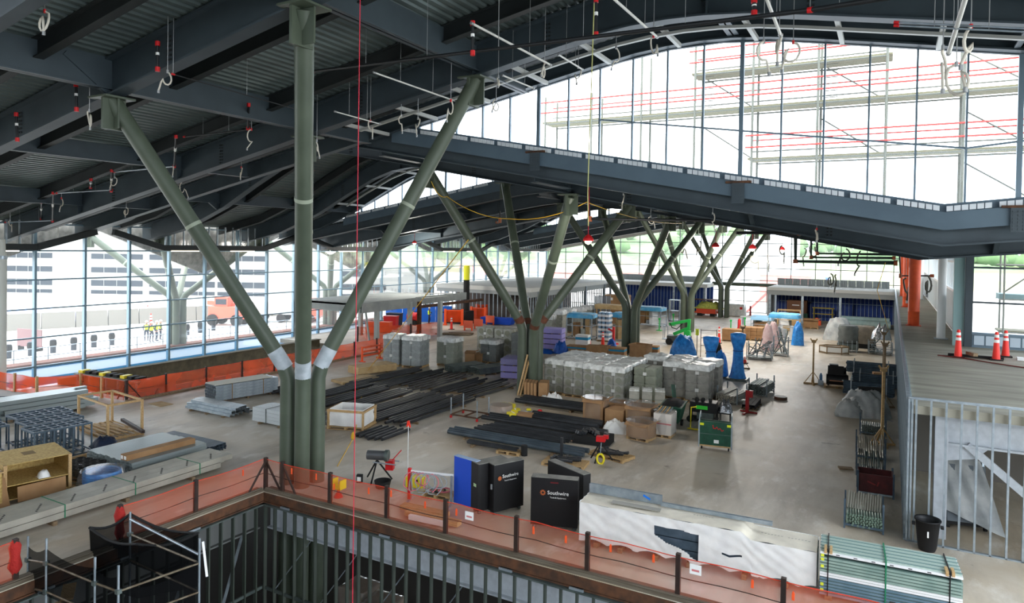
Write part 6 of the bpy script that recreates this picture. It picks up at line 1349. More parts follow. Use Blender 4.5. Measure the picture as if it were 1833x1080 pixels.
# rubbish bin and A-frame cart behind the front studs
t = thing('rubbish_bin', (1.1, 22.86, 0), 0, 'black plastic rubbish bin before the stud wall', 'bin'); obj('bin_body', MB().lathe(0, 0, [(0.2, 0), (0.24, 0.1), (0.31, 0.85), (0.34, 0.86), (0.34, 0.9), (0.3, 0.88), (0.27, 0.8), (0.2, 0.1)], 20), M_black, t); obj('handle', MB().cb(-0.35, 0, 0.68, 0.08, 0.16, 0.06).cb(0.35, 0, 0.68, 0.08, 0.16, 0.06), M_black, t); obj('white_sticker', MB().box(-0.02, 0.02, -0.3, -0.285, 0.45, 0.62), M_paper, t)
t = thing('a_frame_cart', (2.15, 25.6, 0), 0.2, 'A-frame cart of boards under torn white film below the raised deck', 'cart')
obj('cart_base', MB().cb(0, 0, 0.14, 1.3, 1.0, 0.1), M_dark, t)
for sx in (-0.5, 0.5): obj('a_leg', MB().bar((sx, -0.45, 0.2), (sx, 0, 2.2), 0.06, 0.06).bar((sx, 0.45, 0.2), (sx, 0, 2.2), 0.06, 0.06), M_galv, t)
for k in range(5): obj('board', MB().bar((0, -0.5 + 0.05 * k, 0.24), (0, -0.1 + 0.05 * k, 1.9), 1.1, 0.035, up=(0, 1, 0.2)), mat('grey_board', (92, 100, 106), 0.6), t)
b = MB(); b.grid(lambda a, c: (-0.62 + 1.05 * a + (0.45 * (1 - c) * a), -0.55 - 0.4 * a * (1 - c) + 0.5 * c + 0.05 * math.sin(a * 14 + c * 5), 0.9 * (1 - a) * (1 - c) * 0.6 + 0.05 + 2.15 * c - 0.25 * abs(a - 0.4) * c), 18, 12); obj('torn_film', b, M_tarp, t)
for sx in (-0.5, 0.5):
    for sy in (-0.4, 0.4): obj('caster', MB().tube([(sx - 0.04, sy, 0.08), (sx + 0.04, sy, 0.08)], 0.08, 10), M_dark, t)
# delineator cones on the raised deck
def cone(loc, label, h=1.0, group='red delineator cones on the raised deck'):
    t = thing('traffic_cone', loc, 0, label, 'cone', group); obj('base', MB().cb(0, 0, 0, 0.46, 0.46, 0.05), M_dark, t)
    obj('cone_body', MB().lathe(0, 0, [(0.15, 0.05), (0.07, h * 0.95), (0.05, h)], 14), mat('cone_red', (232, 48, 36), 0.5), t)
    for z in (0.62, 0.8): obj('white_band', MB().lathe(0, 0, [(0.155 - 0.08 * z / 0.95 + 0.003, h * z), (0.15 - 0.08 * (z + .1) / 0.95 + 0.006, h * (z + 0.1))], 14), M_paper, t)
    return t
cone((2.65, 35.25, ZM), 'red cone with white bands on the deck, left of three', 1.2); cone((4.01, 35.3, ZM), 'red cone with white bands on the deck, middle of three', 1.2); cone((4.5, 36.7, ZM), 'red cone with white bands on the deck, right and rearmost', 1.15)
obj('steel_angle', MB().bar((2.3, 35.6, 0.06), (4.3, 35.5, 0.06), 0.14, 0.1), M_dark, None, (0, 0, ZM), 0, label='dark steel angle lying between the deck cones', cat='angle')
obj('wood_block', MB().cb(3.15, 35.35, 0, 0.18, 0.6, 0.14, 0.4), M_wood2, None, (0, 0, ZM + 0.11), 0, label='wooden block on the steel angle between the cones', cat='block')
obj('air_hose', MB().tube([(1.9, 35.2, 0.03), (2.8, 34.9, 0.03), (3.6, 34.2, 0.03), (4.4, 33.6, 0.03), (5.6, 33.0, 0.03), (8, 32.8, 0.03)], 0.025, 6), mat('dark_red_hose', (110, 40, 36), 0.6), None, (0, 0, ZM), 0, label='dark red hose trailing across the raised deck', cat='hose')
obj('white_board', MB().cb(5.2, 35.9, 0, 0.8, 0.3, 0.12), M_white, None, (0, 0, ZM), 0, label='white board lying right of the deck cones', cat='board')

# fittings pallets and vise stand at the end of the blue-grey pipes
for i, (u, v, lb) in enumerate([(1012, 832, 'low pallet of dark fittings below the blue-grey pipes'), (1094, 818, 'low pallet of dark fittings right of the pipe vise')]):
    t = thing('fittings_pallet', G(u, v), 0.15 - 0.4 * i, lb, 'pallet', 'fittings pallets'); pallet(t, 1.7, 0.9); rnd = random.Random(20 + i)
    for k in range(12): obj('fitting', MB().tube([(rnd.uniform(-.7, .5), rnd.uniform(-.35, .35), 0.2), (rnd.uniform(-.5, .7), rnd.uniform(-.35, .35), 0.26)], 0.055, 7), M_blackpipe, t)
t = thing('round_fittings', G(1062, 792), 0.1, 'raised heap of round black fittings behind the pipe vise', 'heap'); rnd = random.Random(31)
obj('bin_tray', MB().cb(0, 0, 0, 1.6, 1.0, 0.35), M_dark, t)
for k in range(14): x, y = rnd.uniform(-.65, .65), rnd.uniform(-.35, .35); obj('fitting', MB().tube([(x, y, 0.38), (x + 0.05, y, 0.5)], 0.12, 9), M_blackpipe, t)
t = thing('vise_stand', G(1075, 826), 0.2, 'pipe vise stand with a red head and yellow hook', 'stand')
for a in (0.5, 2.6, 4.4): obj('leg', MB().tube([(0, 0, 0.8), (0.5 * math.cos(a), 0.45 * math.sin(a), 0.02)], 0.03, 6), M_dark, t)
obj('red_head', MB().cb(0, 0, 0.8, 0.35, 0.25, 0.2).cb(0.2, 0, 0.92, 0.2, 0.15, 0.14), M_red, t); obj('yellow_hook', MB().tube([(0.05 + 0.14 * math.sin(a), -0.35, 0.2 + 0.2 * math.cos(a)) for a in [k * 0.62 for k in range(11)]], 0.045, 7), M_yellow, t); obj('chain', MB().tube([(0.05, -0.2, 0.8), (0.05, -0.35, 0.4)], 0.015, 5), M_galv, t)
t = thing('black_post', G(1005, 824), 0, 'short black post with a foot before the blue-grey pipes', 'post'); obj('shaft', MB().cb(0, 0, 0, 0.1, 0.1, 0.9), M_blackpipe, t); obj('foot', MB().bar((0, 0, 0.05), (0.85, -0.35, 0.05), 0.09, 0.09), M_blackpipe, t)
t = thing('front_pallet', G(912, 812), 0.1, 'small wooden pallet in front of the blue-grey pipes', 'pallet'); pallet(t, 1.0, 0.5); obj('dark_drum', MB().lathe(0.65, 0.0, [(0.13, 0), (0.13, 0.42)], 12), M_dark, t)
for i, (u, v, w_) in enumerate([(1402, 652, 1.5), (1430, 653, 1.1)]): obj('floor_stripe', MB().cb(0, 0, 0, w_, 0.14, 0.006), M_paper, None, G(u, v), 0.0, label=['thin white stripe on the aisle floor, left', 'thin white stripe on the aisle floor, right'][i], cat='stripe')  # two thin white strips laid flat on the aisle
# ================================================================== far half of the hall
def GP(u, v, dy=0.0): p = G(u, v); return (p.x, p.y + dy, 0)
M_film_white = mat('white_film', (224, 226, 224), 0.4, c2=(196, 200, 200), scale=4, bump=0.4)
def white_pallet(u, v, label, w=1.3, d=1.2, h=2.0, m=None, top=None, group='wrapped pallets behind the bale wall', seed=1, dy=0.6):
    t = thing('wrapped_pallet', GP(u, v, dy), 0.1 * math.sin(seed), label, 'pallet', group); pallet(t, round(w, 1), round(d, 1))
    n = max(2, int(h / 0.45))
    for k in range(n): obj('load_layer', MB().cb(0.02 * math.sin(k * 2 + seed), 0, 0.14 + k * (h - 0.14) / n, w - 0.06, d - 0.06, (h - 0.14) / n - 0.02), m or M_wrap, t)
    obj('top_film', crumple(w, d, h + 0.08, seed, 12, 12, 0.1, h - 0.35), top or M_film_white, t)
    return t
white_pallet(975, 604, 'white-topped pallet left of the second column arm base', seed=1); white_pallet(994, 600, 'white-topped pallet with a bulging top behind the second column', seed=2, h=2.3)
white_pallet(1012, 596, 'dark wrapped pallet with white top beside the frame rack', seed=3, m=M_bale_dk, h=2.3); white_pallet(1032, 586, 'white-topped pallet in the back line, left', seed=4); white_pallet(1048, 582, 'white-topped pallet in the back line, middle', seed=5); white_pallet(1064, 580, 'white-topped pallet in the back line, right', seed=6, h=1.9)
def frame_load(u, v, label, w=1.9, d=1.6, h=1.8, tarp=None, fm=None, seed=0, load=None, dy=0.8, group='steel frame carts with covers'):
    t = thing('frame_cart', GP(u, v, dy), 0.1 * math.sin(seed * 2), label, 'cart', group); fm = fm or M_galv
    for sx in (-w / 2, w / 2):
        for sy in (-d / 2, d / 2): obj('post', MB().cb(sx, sy, 0.1, 0.07, 0.07, h - 0.1), fm, t); obj('caster', MB().tube([(sx - 0.03, sy, 0.07), (sx + 0.03, sy, 0.07)], 0.07, 8), M_dark, t)
    for z in (0.16, h * 0.55, h):
        for sy in (-d / 2, d / 2): obj('long_rail', MB().box(-w / 2, w / 2, sy - 0.03, sy + 0.03, z - 0.03, z + 0.03), fm, t)
        for sx in (-w / 2, w / 2): obj('end_rail', MB().box(sx - 0.03, sx + 0.03, -d / 2, d / 2, z - 0.03, z + 0.03), fm, t)
    rnd = random.Random(seed)
    for k in range(5): obj('load_item', MB().cb(rnd.uniform(-w / 3, w / 3), rnd.uniform(-d / 4, d / 4), 0.2, 0.35 + 0.4 * rnd.random(), 0.35 + 0.4 * rnd.random(), 0.4 + (h - 0.6) * rnd.random(), rnd.random()), (load or (M_card, M_galv_dk, M_wrap, M_wood, M_card))[k % 5], t)
    if tarp: obj('tarp_cover', crumple(w + 0.08, d + 0.08, h + 0.08, seed, 14, 12, 0.04, h - 0.35), tarp, t)
    return t
M_bluetop = mat('blue_sheet', (60, 150, 200), 0.5, c2=(110, 176, 206), scale=2, bump=0.2)
frame_load(1035, 608, 'blue-topped steel cart behind the blue and white cartons', 2.4, 1.6, 2.3, M_bluetop, seed=1); frame_load(1112, 612, 'blue-topped cart with a white crate beside the third column', 1.9, 1.6, 2.5, M_bluetop, seed=3, load=(M_ply, M_white, M_card, M_white, M_ply))
frame_load(1160, 584, 'long blue-topped cart right of the third column', 3.0, 1.8, 2.0, M_bluetop, seed=5, load=(M_white, M_card, M_galv, M_wood, M_white))
t = thing('bottle_stack', GP(1079, 612, 0.5), 0, 'tall stack of white water bottle crates in the far middle', 'stack'); pallet(t, 1.2, 1.0)
for k in range(6):
    for i in range(3): obj('bottle_crate', MB().cb(-0.37 + i * 0.37, 0, 0.14 + k * 0.42, 0.34, 0.9, 0.2), M_white, t); obj('bottle_row', MB().cb(-0.37 + i * 0.37, 0, 0.34 + k * 0.42, 0.24, 0.8, 0.2), mat('blue_grey_bottle', (120, 150, 176), 0.3), t)
t = thing('lumber_tray', GP(1090, 596, 1.0), 0.05, 'long yellow timber tray raised behind the bottle crates', 'tray'); obj('tray', MB().cb(0, 0, 2.3, 3.4, 1.4, 0.45), M_ply, t)
for sx in (-1.5, 1.5):
    for sy in (-0.6, 0.6): obj('leg', MB().cb(sx, sy, 0, 0.1, 0.1, 2.3), M_wood, t)
t = thing('big_carton', GP(1100, 580, 1), 0.1, 'large brown carton on top of the back pallets', 'carton'); carton(t, 2.6, 1.6, 3.2, (0, 0, 0), 0, M_card, 'carton_box'); obj('white_label', MB().box(-0.9, -0.4, -0.81, -0.805, 2.6, 2.9), M_paper, t)
t = thing('mesh_cage', GP(1072, 584, 1.0), 0, 'tall grey mesh cage left of the large carton', 'cage'); M_mesh = sheer('grey_mesh', (130, 136, 142), 0.6)
obj('mesh_panel', MB().cb(0, 0, 0.1, 1.3, 1.2, 3.1), M_mesh, t)
for sx in (-0.65, 0.65):
    for sy in (-0.6, 0.6): obj('post', MB().cb(sx, sy, 0, 0.06, 0.06, 3.25), M_galv, t)
def carton_thing(u, v, w, d, h, label, m, name='carton', rz=0.1, op=False, grp='cartons behind the bale wall', lift=0.0, band=None):
    t = thing(name, GP(u, v, d / 2), rz, label, 'carton', grp); pallet(t, round(w, 1), round(d, 1)); carton(t, w, d, h, (0, 0, 0.13 + lift), 0, m, 'carton_box', op)
    if band: obj('printed_band', MB().cb(0, 0, 0.13 + h * 0.55 + lift, w + 0.006, d + 0.006, h * 0.25), band, t)
    return t
M_bluecard = mat('blue_carton', (40, 140, 180), 0.7)
carton_thing(1040, 622, 1.1, 0.8, 0.9, 'blue and white carton behind the bale wall', mat('white_carton', (222, 222, 216), 0.7), band=M_bluecard); carton_thing(1033, 634, 1.9, 0.9, 0.5, 'long low carton with a blue wrapped side', M_card, band=M_bluecard); carton_thing(1058, 638, 0.9, 0.8, 0.7, 'brown carton with a yellow-green tag', M_card); carton_thing(1076, 640, 0.8, 0.8, 0.75, 'split brown carton between blue loads', M_card, op=True)
carton_thing(1100, 640, 1.4, 0.9, 0.6, 'blue-banded carton load before the third column', M_card, band=M_bluecard); carton_thing(1143, 645, 1.4, 1.0, 1.05, 'big open brown carton behind the right bale wall', M_card, op=True, rz=-0.2); carton_thing(1163, 634, 1.2, 0.8, 0.5, 'low carton load with a blue top near the lift', M_card, band=M_bluecard)
for (u, v, lb, w, d, h, s_) in ((1000, 634, 'crumpled blue tarp heap at the left of the blue loads', 1.2, 0.9, 0.9, 2), (1092, 626, 'small crumpled blue tarp on the blue loads', 0.8, 0.6, 0.8, 5), (970, 633, 'flat blue sheet beside the purple boards', 1.6, 1.0, 0.3, 8)):
    t = thing('blue_tarp', GP(u, v, 0.4), 0, lb, 'tarp', 'blue tarps behind the bale wall'); obj('tarp_fold', heap(w, d, h, s_, 12, 10, 0.3), mat('royal_blue_tarp', (30, 96, 190), 0.5, c2=(24, 76, 160), scale=4, bump=0.4), t)
def plain_cone(u, v, label, h=0.9, col=None): 
    t = cone(GP(u, v), label, h, 'cones on the hall floor'); return t
plain_cone(1055, 620, 'small red and white cone before the bottle crates', 0.9); plain_cone(1079, 619, 'red and white cone beside the bottle crates', 1.2); plain_cone(1287, 615, 'tall red cone with white band near the lone carton', 1.5); plain_cone(1333, 651, 'small red cone beside the timber stand', 0.5); plain_cone(808, 590, 'red cone on the floor beside the board pallet', 1.3)
t = thing('red_stand', GP(1098, 616), 0, 'red floor stand beside the white crate at the third column', 'stand'); obj('foot', MB().lathe(0, 0, [(0.5, 0), (0.45, 0.06), (0.08, 0.12)], 12), M_red, t); obj('mast', MB().cb(0, 0, 0.1, 0.18, 0.18, 1.4), M_red, t); obj('arm', MB().bar((0, 0, 1.1), (-0.5, 0, 1.3), 0.14, 0.14), M_red, t)
for i, (u, v) in enumerate([(1180, 592), (1205, 583), (1308, 595), (1333, 590)]):
    t = thing('green_stanchion', GP(u, v), 0, ['bright green floor stanchion right of the third column', 'bright green floor stanchion left of the fourth column', 'bright green floor stanchion behind the lone carton', 'bright green floor stanchion by the brown carton stack'][i], 'stanchion', 'green floor stanchions'); obj('foot', MB().cb(0, 0, 0, 0.5, 0.5, 0.06), M_lime, t); obj('pole', MB().tube([(0, 0, 0.05), (0, 0, 1.2)], 0.06, 8), M_lime, t); obj('head', MB().cb(0, 0, 1.1, 0.2, 0.12, 0.2), M_lime, t)
# green lift
t = thing('boom_lift', GP(1214, 618, 0.3), 0.1, 'bright green folded boom lift before the fourth column', 'lift')
obj('chassis', MB().cb(0, 0, 0.3, 2.0, 1.1, 0.5), mat('dark_grey_paint', (70, 74, 74), 0.5), t)
for sx in (-0.8, 0.8):
    for sy in (-0.5, 0.5): obj('wheel', MB().tube([(sx, sy - 0.1, 0.3), (sx, sy + 0.1, 0.3)], 0.3, 12), M_dark, t)
obj('lower_boom', MB().bar((-0.5, 0, 0.9), (0.75, 0, 1.5), 0.25, 0.28), M_lime, t); obj('upper_boom', MB().bar((-0.9, 0, 1.75), (0.85, 0, 2.2), 0.22, 0.25), M_lime, t); obj('link', MB().bar((0.8, 0, 1.4), (0.85, 0, 2.3), 0.28, 0.25), M_lime, t); obj('counterweight', MB().cb(0.7, 0, 0.6, 0.5, 0.8, 0.7), M_lime, t)
obj('basket_rail', MB().bar((-1.35, -0.35, 0.5), (-1.35, -0.35, 1.6), 0.05, 0.05).bar((-0.95, -0.35, 0.5), (-0.95, -0.35, 1.6), 0.05, 0.05).bar((-1.35, -0.35, 1.6), (-0.95, -0.35, 1.6), 0.05, 0.05).bar((-1.35, 0.35, 0.5), (-1.35, 0.35, 1.6), 0.05, 0.05).bar((-1.35, 0.35, 1.6), (-1.35, -0.35, 1.6), 0.05, 0.05), M_galv, t); obj('basket_floor', MB().cb(-1.15, 0, 0.42, 0.6, 0.9, 0.06), M_galv, t); obj('hoses', MB().tube([(-0.8, -0.2, 1.9), (-0.6, -0.25, 1.5), (-0.2, -0.25, 1.4), (0.3, -0.2, 1.9)], 0.04, 6), M_dark, t)
t = thing('flag_stake', GP(1247, 645), 0, 'thin stake with a yellow-green flag behind the bale wall', 'flag'); obj('stake', MB().tube([(0, 0, 0), (0, 0, 2.3)], 0.03, 6), M_post, t); obj('flag', MB().box(-0.12, 0.12, -0.02, 0.02, 1.9, 2.4), mat('lime_flag', (226, 232, 50), 0.6), t)
t = thing('rail_frame', GP(1268, 640), 0.3, 'thin steel rail frame with dark cloth behind the blue machines', 'frame')
for x in (-0.6, 0.6): obj('upright', MB().cb(x, 0, 0, 0.05, 0.05, 2.2), M_rust, t)
for z in (0.9, 1.5, 2.1): obj('rail', MB().box(-0.6, 0.6, -0.02, 0.02, z, z + 0.04), M_rust, t)
obj('dark_cloth', heap(0.9, 0.7, 1.1, 4, 10, 10, 0.4), M_dark, t, (0.6, -0.6, 0)); obj('wire_tangle', MB().tube([(0.3 * math.sin(k * 1.9), -0.6 + 0.3 * math.cos(k * 2.3), 0.7 + 0.4 * math.sin(k * 1.3)) for k in range(14)], 0.03, 5), mat('tan_cable', (150, 120, 96), 0.7), t)
carton_thing(1311, 612, 1.9, 1.1, 1.0, 'lone brown carton on the open floor', M_card, grp='cartons on the far floor', rz=0.0)
t = thing('carton_stack', GP(1343, 610, 0.8), 0, 'long brown carton stack behind the lone carton', 'stack'); pallet(t, 2.2, 1.4)
for k in range(3):
    for i in range(4): obj('carton', MB().cb(-0.8 + i * 0.53, 0, 0.14 + k * 0.36, 0.51, 1.3, 0.34), M_card, t)
t = thing('extinguisher', GP(1323, 596), 0, 'red fire extinguisher on a stand behind the carton stack', 'extinguisher'); obj('cylinder', MB().lathe(0, 0, [(0.16, 0.5), (0.16, 1.3), (0.06, 1.45)], 10), M_red, t); obj('stand', MB().cb(0, 0, 0, 0.4, 0.4, 0.5), M_red, t)
def wire_cart(u, v, label, w, d, h, s_, n=10):
    t = thing('wire_cart', GP(u, v, d / 2), 0.08, label, 'cart', 'galvanised carts in the right aisle'); rnd = random.Random(s_)
    obj('deck', MB().cb(0, 0, 0.15, w, d, 0.06), M_galv_dk, t)
    for sx in (-w / 2, w / 2):
        for sy in (-d / 2, d / 2): obj('post', MB().cb(sx, sy, 0, 0.06, 0.06, h), M_galv, t)
    for k in range(5): z = 0.3 + k * (h - 0.35) / 4; obj('wire_rail', MB().box(-w / 2, w / 2, -d / 2 - 0.015, -d / 2 + 0.015, z, z + 0.03), M_galv, t); obj('wire_rail', MB().box(w / 2 - 0.015, w / 2 + 0.015, -d / 2, d / 2, z, z + 0.03), M_galv, t)
    for k in range(n): obj('frame_piece', MB().bar((rnd.uniform(-w / 2, w / 2), rnd.uniform(-d / 2, d / 2), 0.25), (rnd.uniform(-w / 2, w / 2), rnd.uniform(-d / 2, d / 2), h * rnd.uniform(0.6, 1.3)), 0.06, 0.06), (M_galv, M_galv_dk)[k % 2], t)
    return t
wire_cart(1357, 645, 'galvanised wire cart of steel pieces nearest the floor stripe', 1.8, 1.4, 1.3, 3, 16); wire_cart(1396, 638, 'galvanised wire cart with uprights behind the first', 1.1, 1.0, 1.6, 5, 10)
for i, (u, v, s_) in enumerate([(1374, 628, 2), (1384, 622, 6)]):
    t = thing('bulk_sack', GP(u, v), 0, ['pink-white bulk sack on the carts, left', 'pink-white bulk sack on the carts, right'][i], 'sack', 'bulk sacks in the right aisle'); obj('sack_body', heap(1.0, 0.9, 2.2, s_, 12, 12, 0.12), mat('pink_white_sack', (222, 200, 198), 0.7, c2=(204, 170, 170), scale=3, bump=0.3), t); obj('sack_base', MB().cb(0, 0, 0, 0.7, 0.7, 0.1), M_wood, t)
frame_load(1402, 612, 'blue-topped rack with hanging blue tarp in the right aisle', 2.6, 1.5, 2.5, M_bluetop, seed=8, load=(M_galv_dk, M_white, M_wood, M_white, M_galv)); t = thing('blue_tarp', GP(1428, 618), 0, 'blue tarp hanging from the right end of the rack', 'tarp'); obj('tarp_fold', heap(1.0, 0.9, 2.0, 9, 14, 12, 0.2), M_bluewrap, t)
frame_load(1362, 598, 'cart with a pale blue bundle behind the carton stack', 2.0, 1.4, 1.7, mat('pale_blue_sheet', (130, 176, 206), 0.5, bump=0.3), seed=11); frame_load(1410, 594, 'white board rack at the far right aisle', 2.2, 1.2, 2.2, None, seed=13, fm=M_wood, load=(M_white, M_white, M_ply, M_white, M_wood))
t = thing('work_table', GP(1380, 584), 0.05, 'long pale table of pipes before the blue alcove', 'table'); obj('table_top', MB().cb(0, 0, 0.85, 6.5, 1.0, 0.08), M_white, t)
for x in (-3, -1, 1, 3): obj('leg', MB().cb(x, 0, 0, 0.08, 0.8, 0.85), M_galv, t)
for k in range(5): obj('loose_pipe', MB().tube([(-3.1 + 0.3 * k, -0.35 + 0.17 * k, 0.97), (2.6 + 0.15 * k, -0.35 + 0.17 * k, 0.97)], 0.045, 6), M_white, t)
obj('blue_bottle', MB().lathe(0.2, 0, [(0.2, 0.94), (0.2, 1.3), (0.08, 1.4)], 10).lathe(0.8, 0.1, [(0.2, 0.94), (0.2, 1.3), (0.08, 1.4)], 10), M_blue, t); obj('brown_box', MB().cb(1.9, 0, 0.93, 0.9, 0.6, 0.5), M_card, t)
carton_thing(1450, 589, 1.5, 1.3, 0.9, 'open timber-framed carton at the end of the right aisle', M_card, grp='cartons on the far floor', op=True)
# orange lift and net rack at the far end
t = thing('scissor_lift', GP(1264, 566, 0.5), 0, 'orange tracked lift with a mesh rack at the far end', 'lift'); obj('body', MB().cb(0, 0, 0.3, 2.4, 1.4, 0.6), mat('orange_red_paint', (206, 74, 44), 0.5), t); obj('outrigger', MB().bar((-1.2, 0, 0.6), (-2.1, -0.3, 0.05), 0.15, 0.15), M_orange, t); obj('outrigger', MB().bar((1.2, 0, 0.6), (2.1, -0.3, 0.05), 0.15, 0.15), M_orange, t)
obj('deck', MB().cb(0.3, 0, 0.95, 3.6, 1.6, 0.1), mat('yellow_mesh', (190, 184, 80), 0.7), t); obj('top_rail', MB().cb(0.3, 0, 2.0, 4.2, 1.6, 0.08), M_rust, t)
for sx in (-1.7, 2.3): obj('post', MB().cb(sx, -0.7, 0, 0.1, 0.1, 2.0), M_rust, t)
obj('heaped_net', heap(3.2, 1.2, 0.7, 3, 14, 8, 0.5), mat('yellow_net_heap', (196, 196, 96), 0.8, c2=(150, 160, 80), scale=6), t, (0.3, 0, 1.05))
for sx in (-0.8, 0.8): obj('track', MB().cb(sx, 0, 0, 0.6, 1.5, 0.35), M_dark, t)
t = thing('white_tarp_load', GP(1318, 566, 0.5), 0, 'white tarp load beside the last column', 'tarp'); obj('tarp_fold', crumple(2.0, 1.6, 1.5, 4, 14, 12, 0.08, 0.02), M_film_white, t); obj('red_mark', MB().box(0.5, 0.8, -0.95, -0.9, 0.9, 1.2), M_red, t)
t = thing('red_pole', GP(1343, 566), 0, 'short red pole stand at the far end', 'stand'); obj('pole', MB().cb(0, 0, 0, 0.2, 0.2, 1.3), mat('dark_red', (140, 24, 26)), t); obj('foot', MB().cb(0, 0, 0, 0.6, 0.6, 0.1), mat('dark_red', (140, 24, 26)), t)
t = thing('cabinet_frame', GP(1207, 576, 0.2), 0, 'tall open grey cabinet frame left of the fourth column', 'cabinet')
for x in (-0.6, 0.6): obj('side', MB().cb(x, 0, 0, 0.12, 0.8, 2.5), M_galv, t)
for z in (0.1, 1.2, 2.45): obj('shelf', MB().cb(0, 0, z, 1.3, 0.8, 0.08), M_galv, t)
# brown machine in the alcove, pale pipe and tarps on the right
t = thing('brown_machine', GP(1422, 578, 2.5), 0, 'brown cabinet on a green base in the blue alcove', 'cabinet'); obj('cabinet_box', MB().cb(0, 0, 1.0, 2.2, 1.4, 1.5), mat('brown_cabinet', (112, 74, 48), 0.6), t); obj('green_base', MB().cb(0, 0, 0, 2.4, 1.5, 1.0), M_green, t); obj('white_mark', MB().box(-0.5, 0.3, -0.71, -0.705, 1.9, 2.0), M_paper, t)
t = thing('yellow_trestle', GP(1472, 578, 1.0), 0, 'yellow steel trestle beside the brown cabinet', 'trestle')
for x in (-1.0, 1.0): obj('leg', MB().cb(x, 0, 0, 0.1, 0.9, 1.7), mat('mustard_paint', (170, 150, 50), 0.6), t)
obj('beam', MB().cb(0, 0, 1.6, 2.4, 0.15, 0.12).cb(0, 0, 0.9, 2.4, 0.12, 0.1), mat('mustard_paint', (170, 150, 50)), t)
t = thing('orange_carry_frame', GP(1462, 582), 0, 'small orange floor machine before the alcove posts', 'machine'); obj('body', MB().cb(0, 0, 0.0, 0.9, 0.7, 0.5), M_orange, t); obj('hood', MB().cb(0, 0, 0.5, 0.5, 0.5, 0.3, 0, 0.6), M_orange, t)
obj('pale_duct', MB().tube([(-2.6, 0, 0.45), (2.6, 0, 0.45)], 0.42, 16).tube([(-2.3, 0.5, 0.9), (2.5, 0.5, 0.9)], 0.3, 12), mat('pale_aqua_wrap', (150, 176, 176), 0.35, c2=(170, 192, 190), scale=2), None, GP(1546, 588, 0.4), 0.03, label='long pale wrapped duct lying before the blue alcove', cat='duct')
t = thing('tarp_tent', GP(1500, 610, 1.0), 0, 'grey tarp tent over a load left of the roll bundle', 'tarp'); obj('tarp_fold', heap(2.6, 2.4, 2.1, 3, 18, 16, 0.1), M_tarp, t)
t = thing('roll_bundle', GP(1517, 630, 0.5), 0, 'dark ribbed roll bundle on a steel cart in the right aisle', 'bundle'); obj('roll', MB().lathe(0, 0, [(0.75, 0.75), (0.8, 1.0), (0.76, 1.2), (0.8, 1.4), (0.76, 1.7), (0.8, 1.95), (0.7, 2.2)], 18), M_bale_dk, t); obj('cart_deck', MB().cb(0, 0, 0.2, 1.6, 1.5, 0.5), M_galv_dk, t)
for k in range(5): obj('upright', MB().cb(-0.7 + k * 0.35, -0.75, 0.0, 0.05, 0.05, 1.0), M_galv, t)
t = thing('tarp_load', GP(1548, 625, 0.9), 0.1, 'brown-grey tarp over a square load beside the roll bundle', 'tarp'); obj('tarp_fold', crumple(1.5, 1.5, 1.9, 5, 16, 14, 0.06, 0.4), mat('brown_grey_tarp', (140, 132, 118), 0.5, c2=(116, 108, 96), scale=2, bump=0.4), t); obj('skid', MB().cb(0, 0, 0, 1.6, 1.5, 0.4), M_dark, t)
wire_cart(1575, 636, 'steel upright cart under a silvery sheet near the deck wall', 1.7, 1.2, 1.1, 8, 8); t = thing('foil_sheet', GP(1577, 634, 0.6), 0, 'crumpled silvery sheet on the upright cart', 'sheet'); t.location.z = 1.15; obj('sheet_fold', heap(1.5, 1.1, 0.9, 7, 18, 14, 0.8), mat('silver_foil', (170, 172, 176)), t)
t = thing('timber_tray', GP(1492, 634, 0.4), 0.1, 'open six-sided timber tray on the aisle floor', 'tray')
for a in range(6): p0 = (1.1 * math.cos(a * math.pi / 3), 0.7 * math.sin(a * math.pi / 3)); p1 = (1.1 * math.cos((a + 1) * math.pi / 3), 0.7 * math.sin((a + 1) * math.pi / 3)); obj('side', MB().bar((p0[0], p0[1], 0.6), (p1[0], p1[1], 0.6), 0.08, 0.1).bar((p0[0], p0[1], 0.08), (p1[0], p1[1], 0.08), 0.08, 0.1), M_wood2, t); obj('post', MB().cb(p0[0], p0[1], 0, 0.08, 0.08, 0.6), M_wood2, t); obj('white_infill', MB().bar((p0[0] * .98, p0[1] * .98, 0.35), (p1[0] * .98, p1[1] * .98, 0.35), 0.03, 0.4), M_paper, t)
# ================================================================== left background
t = thing('marker_pole', GP(830, 580, 0.3), 0, 'tall black pole with yellow top on a black square base', 'pole'); obj('base', MB().cb(-0.7, 0, 0, 2.6, 1.6, 1.4), M_dark, t); obj('shaft', MB().tube([(0.1, 0, 1.0), (0.1, 0, 4.75)], 0.33, 14), M_dark, t); obj('yellow_top', MB().tube([(0.1, 0, 4.75), (0.1, 0, 6.3)], 0.335, 14), mat('lime_yellow', (226, 226, 40), 0.5), t)
for i, (u, v) in enumerate([(856, 577), (812, 582), (866, 570)]):
    t = thing('orange_barrier', GP(u, v), 0.5 * i, ['orange barrier right of the black pole base', 'orange barrier left of the black pole base', 'orange barrier farthest right by the stud rooms'][i], 'barrier', 'orange barriers by the black pole')
    for x in (-0.9, 0.9): obj('upright', MB().cb(x, 0, 0, 0.25, 0.2, 1.7), M_orange, t); obj('foot', MB().cb(x, 0, 0, 0.4, 0.9, 0.08), M_orange, t)
    obj('net_panel', MB().box(-0.9, 0.9, -0.02, 0.02, 0.3, 1.5), sheer('orange_netting_dense', (238, 90, 44)), t); obj('top_rail', MB().box(-0.9, 0.9, -0.04, 0.04, 1.5, 1.6), M_orange, t)
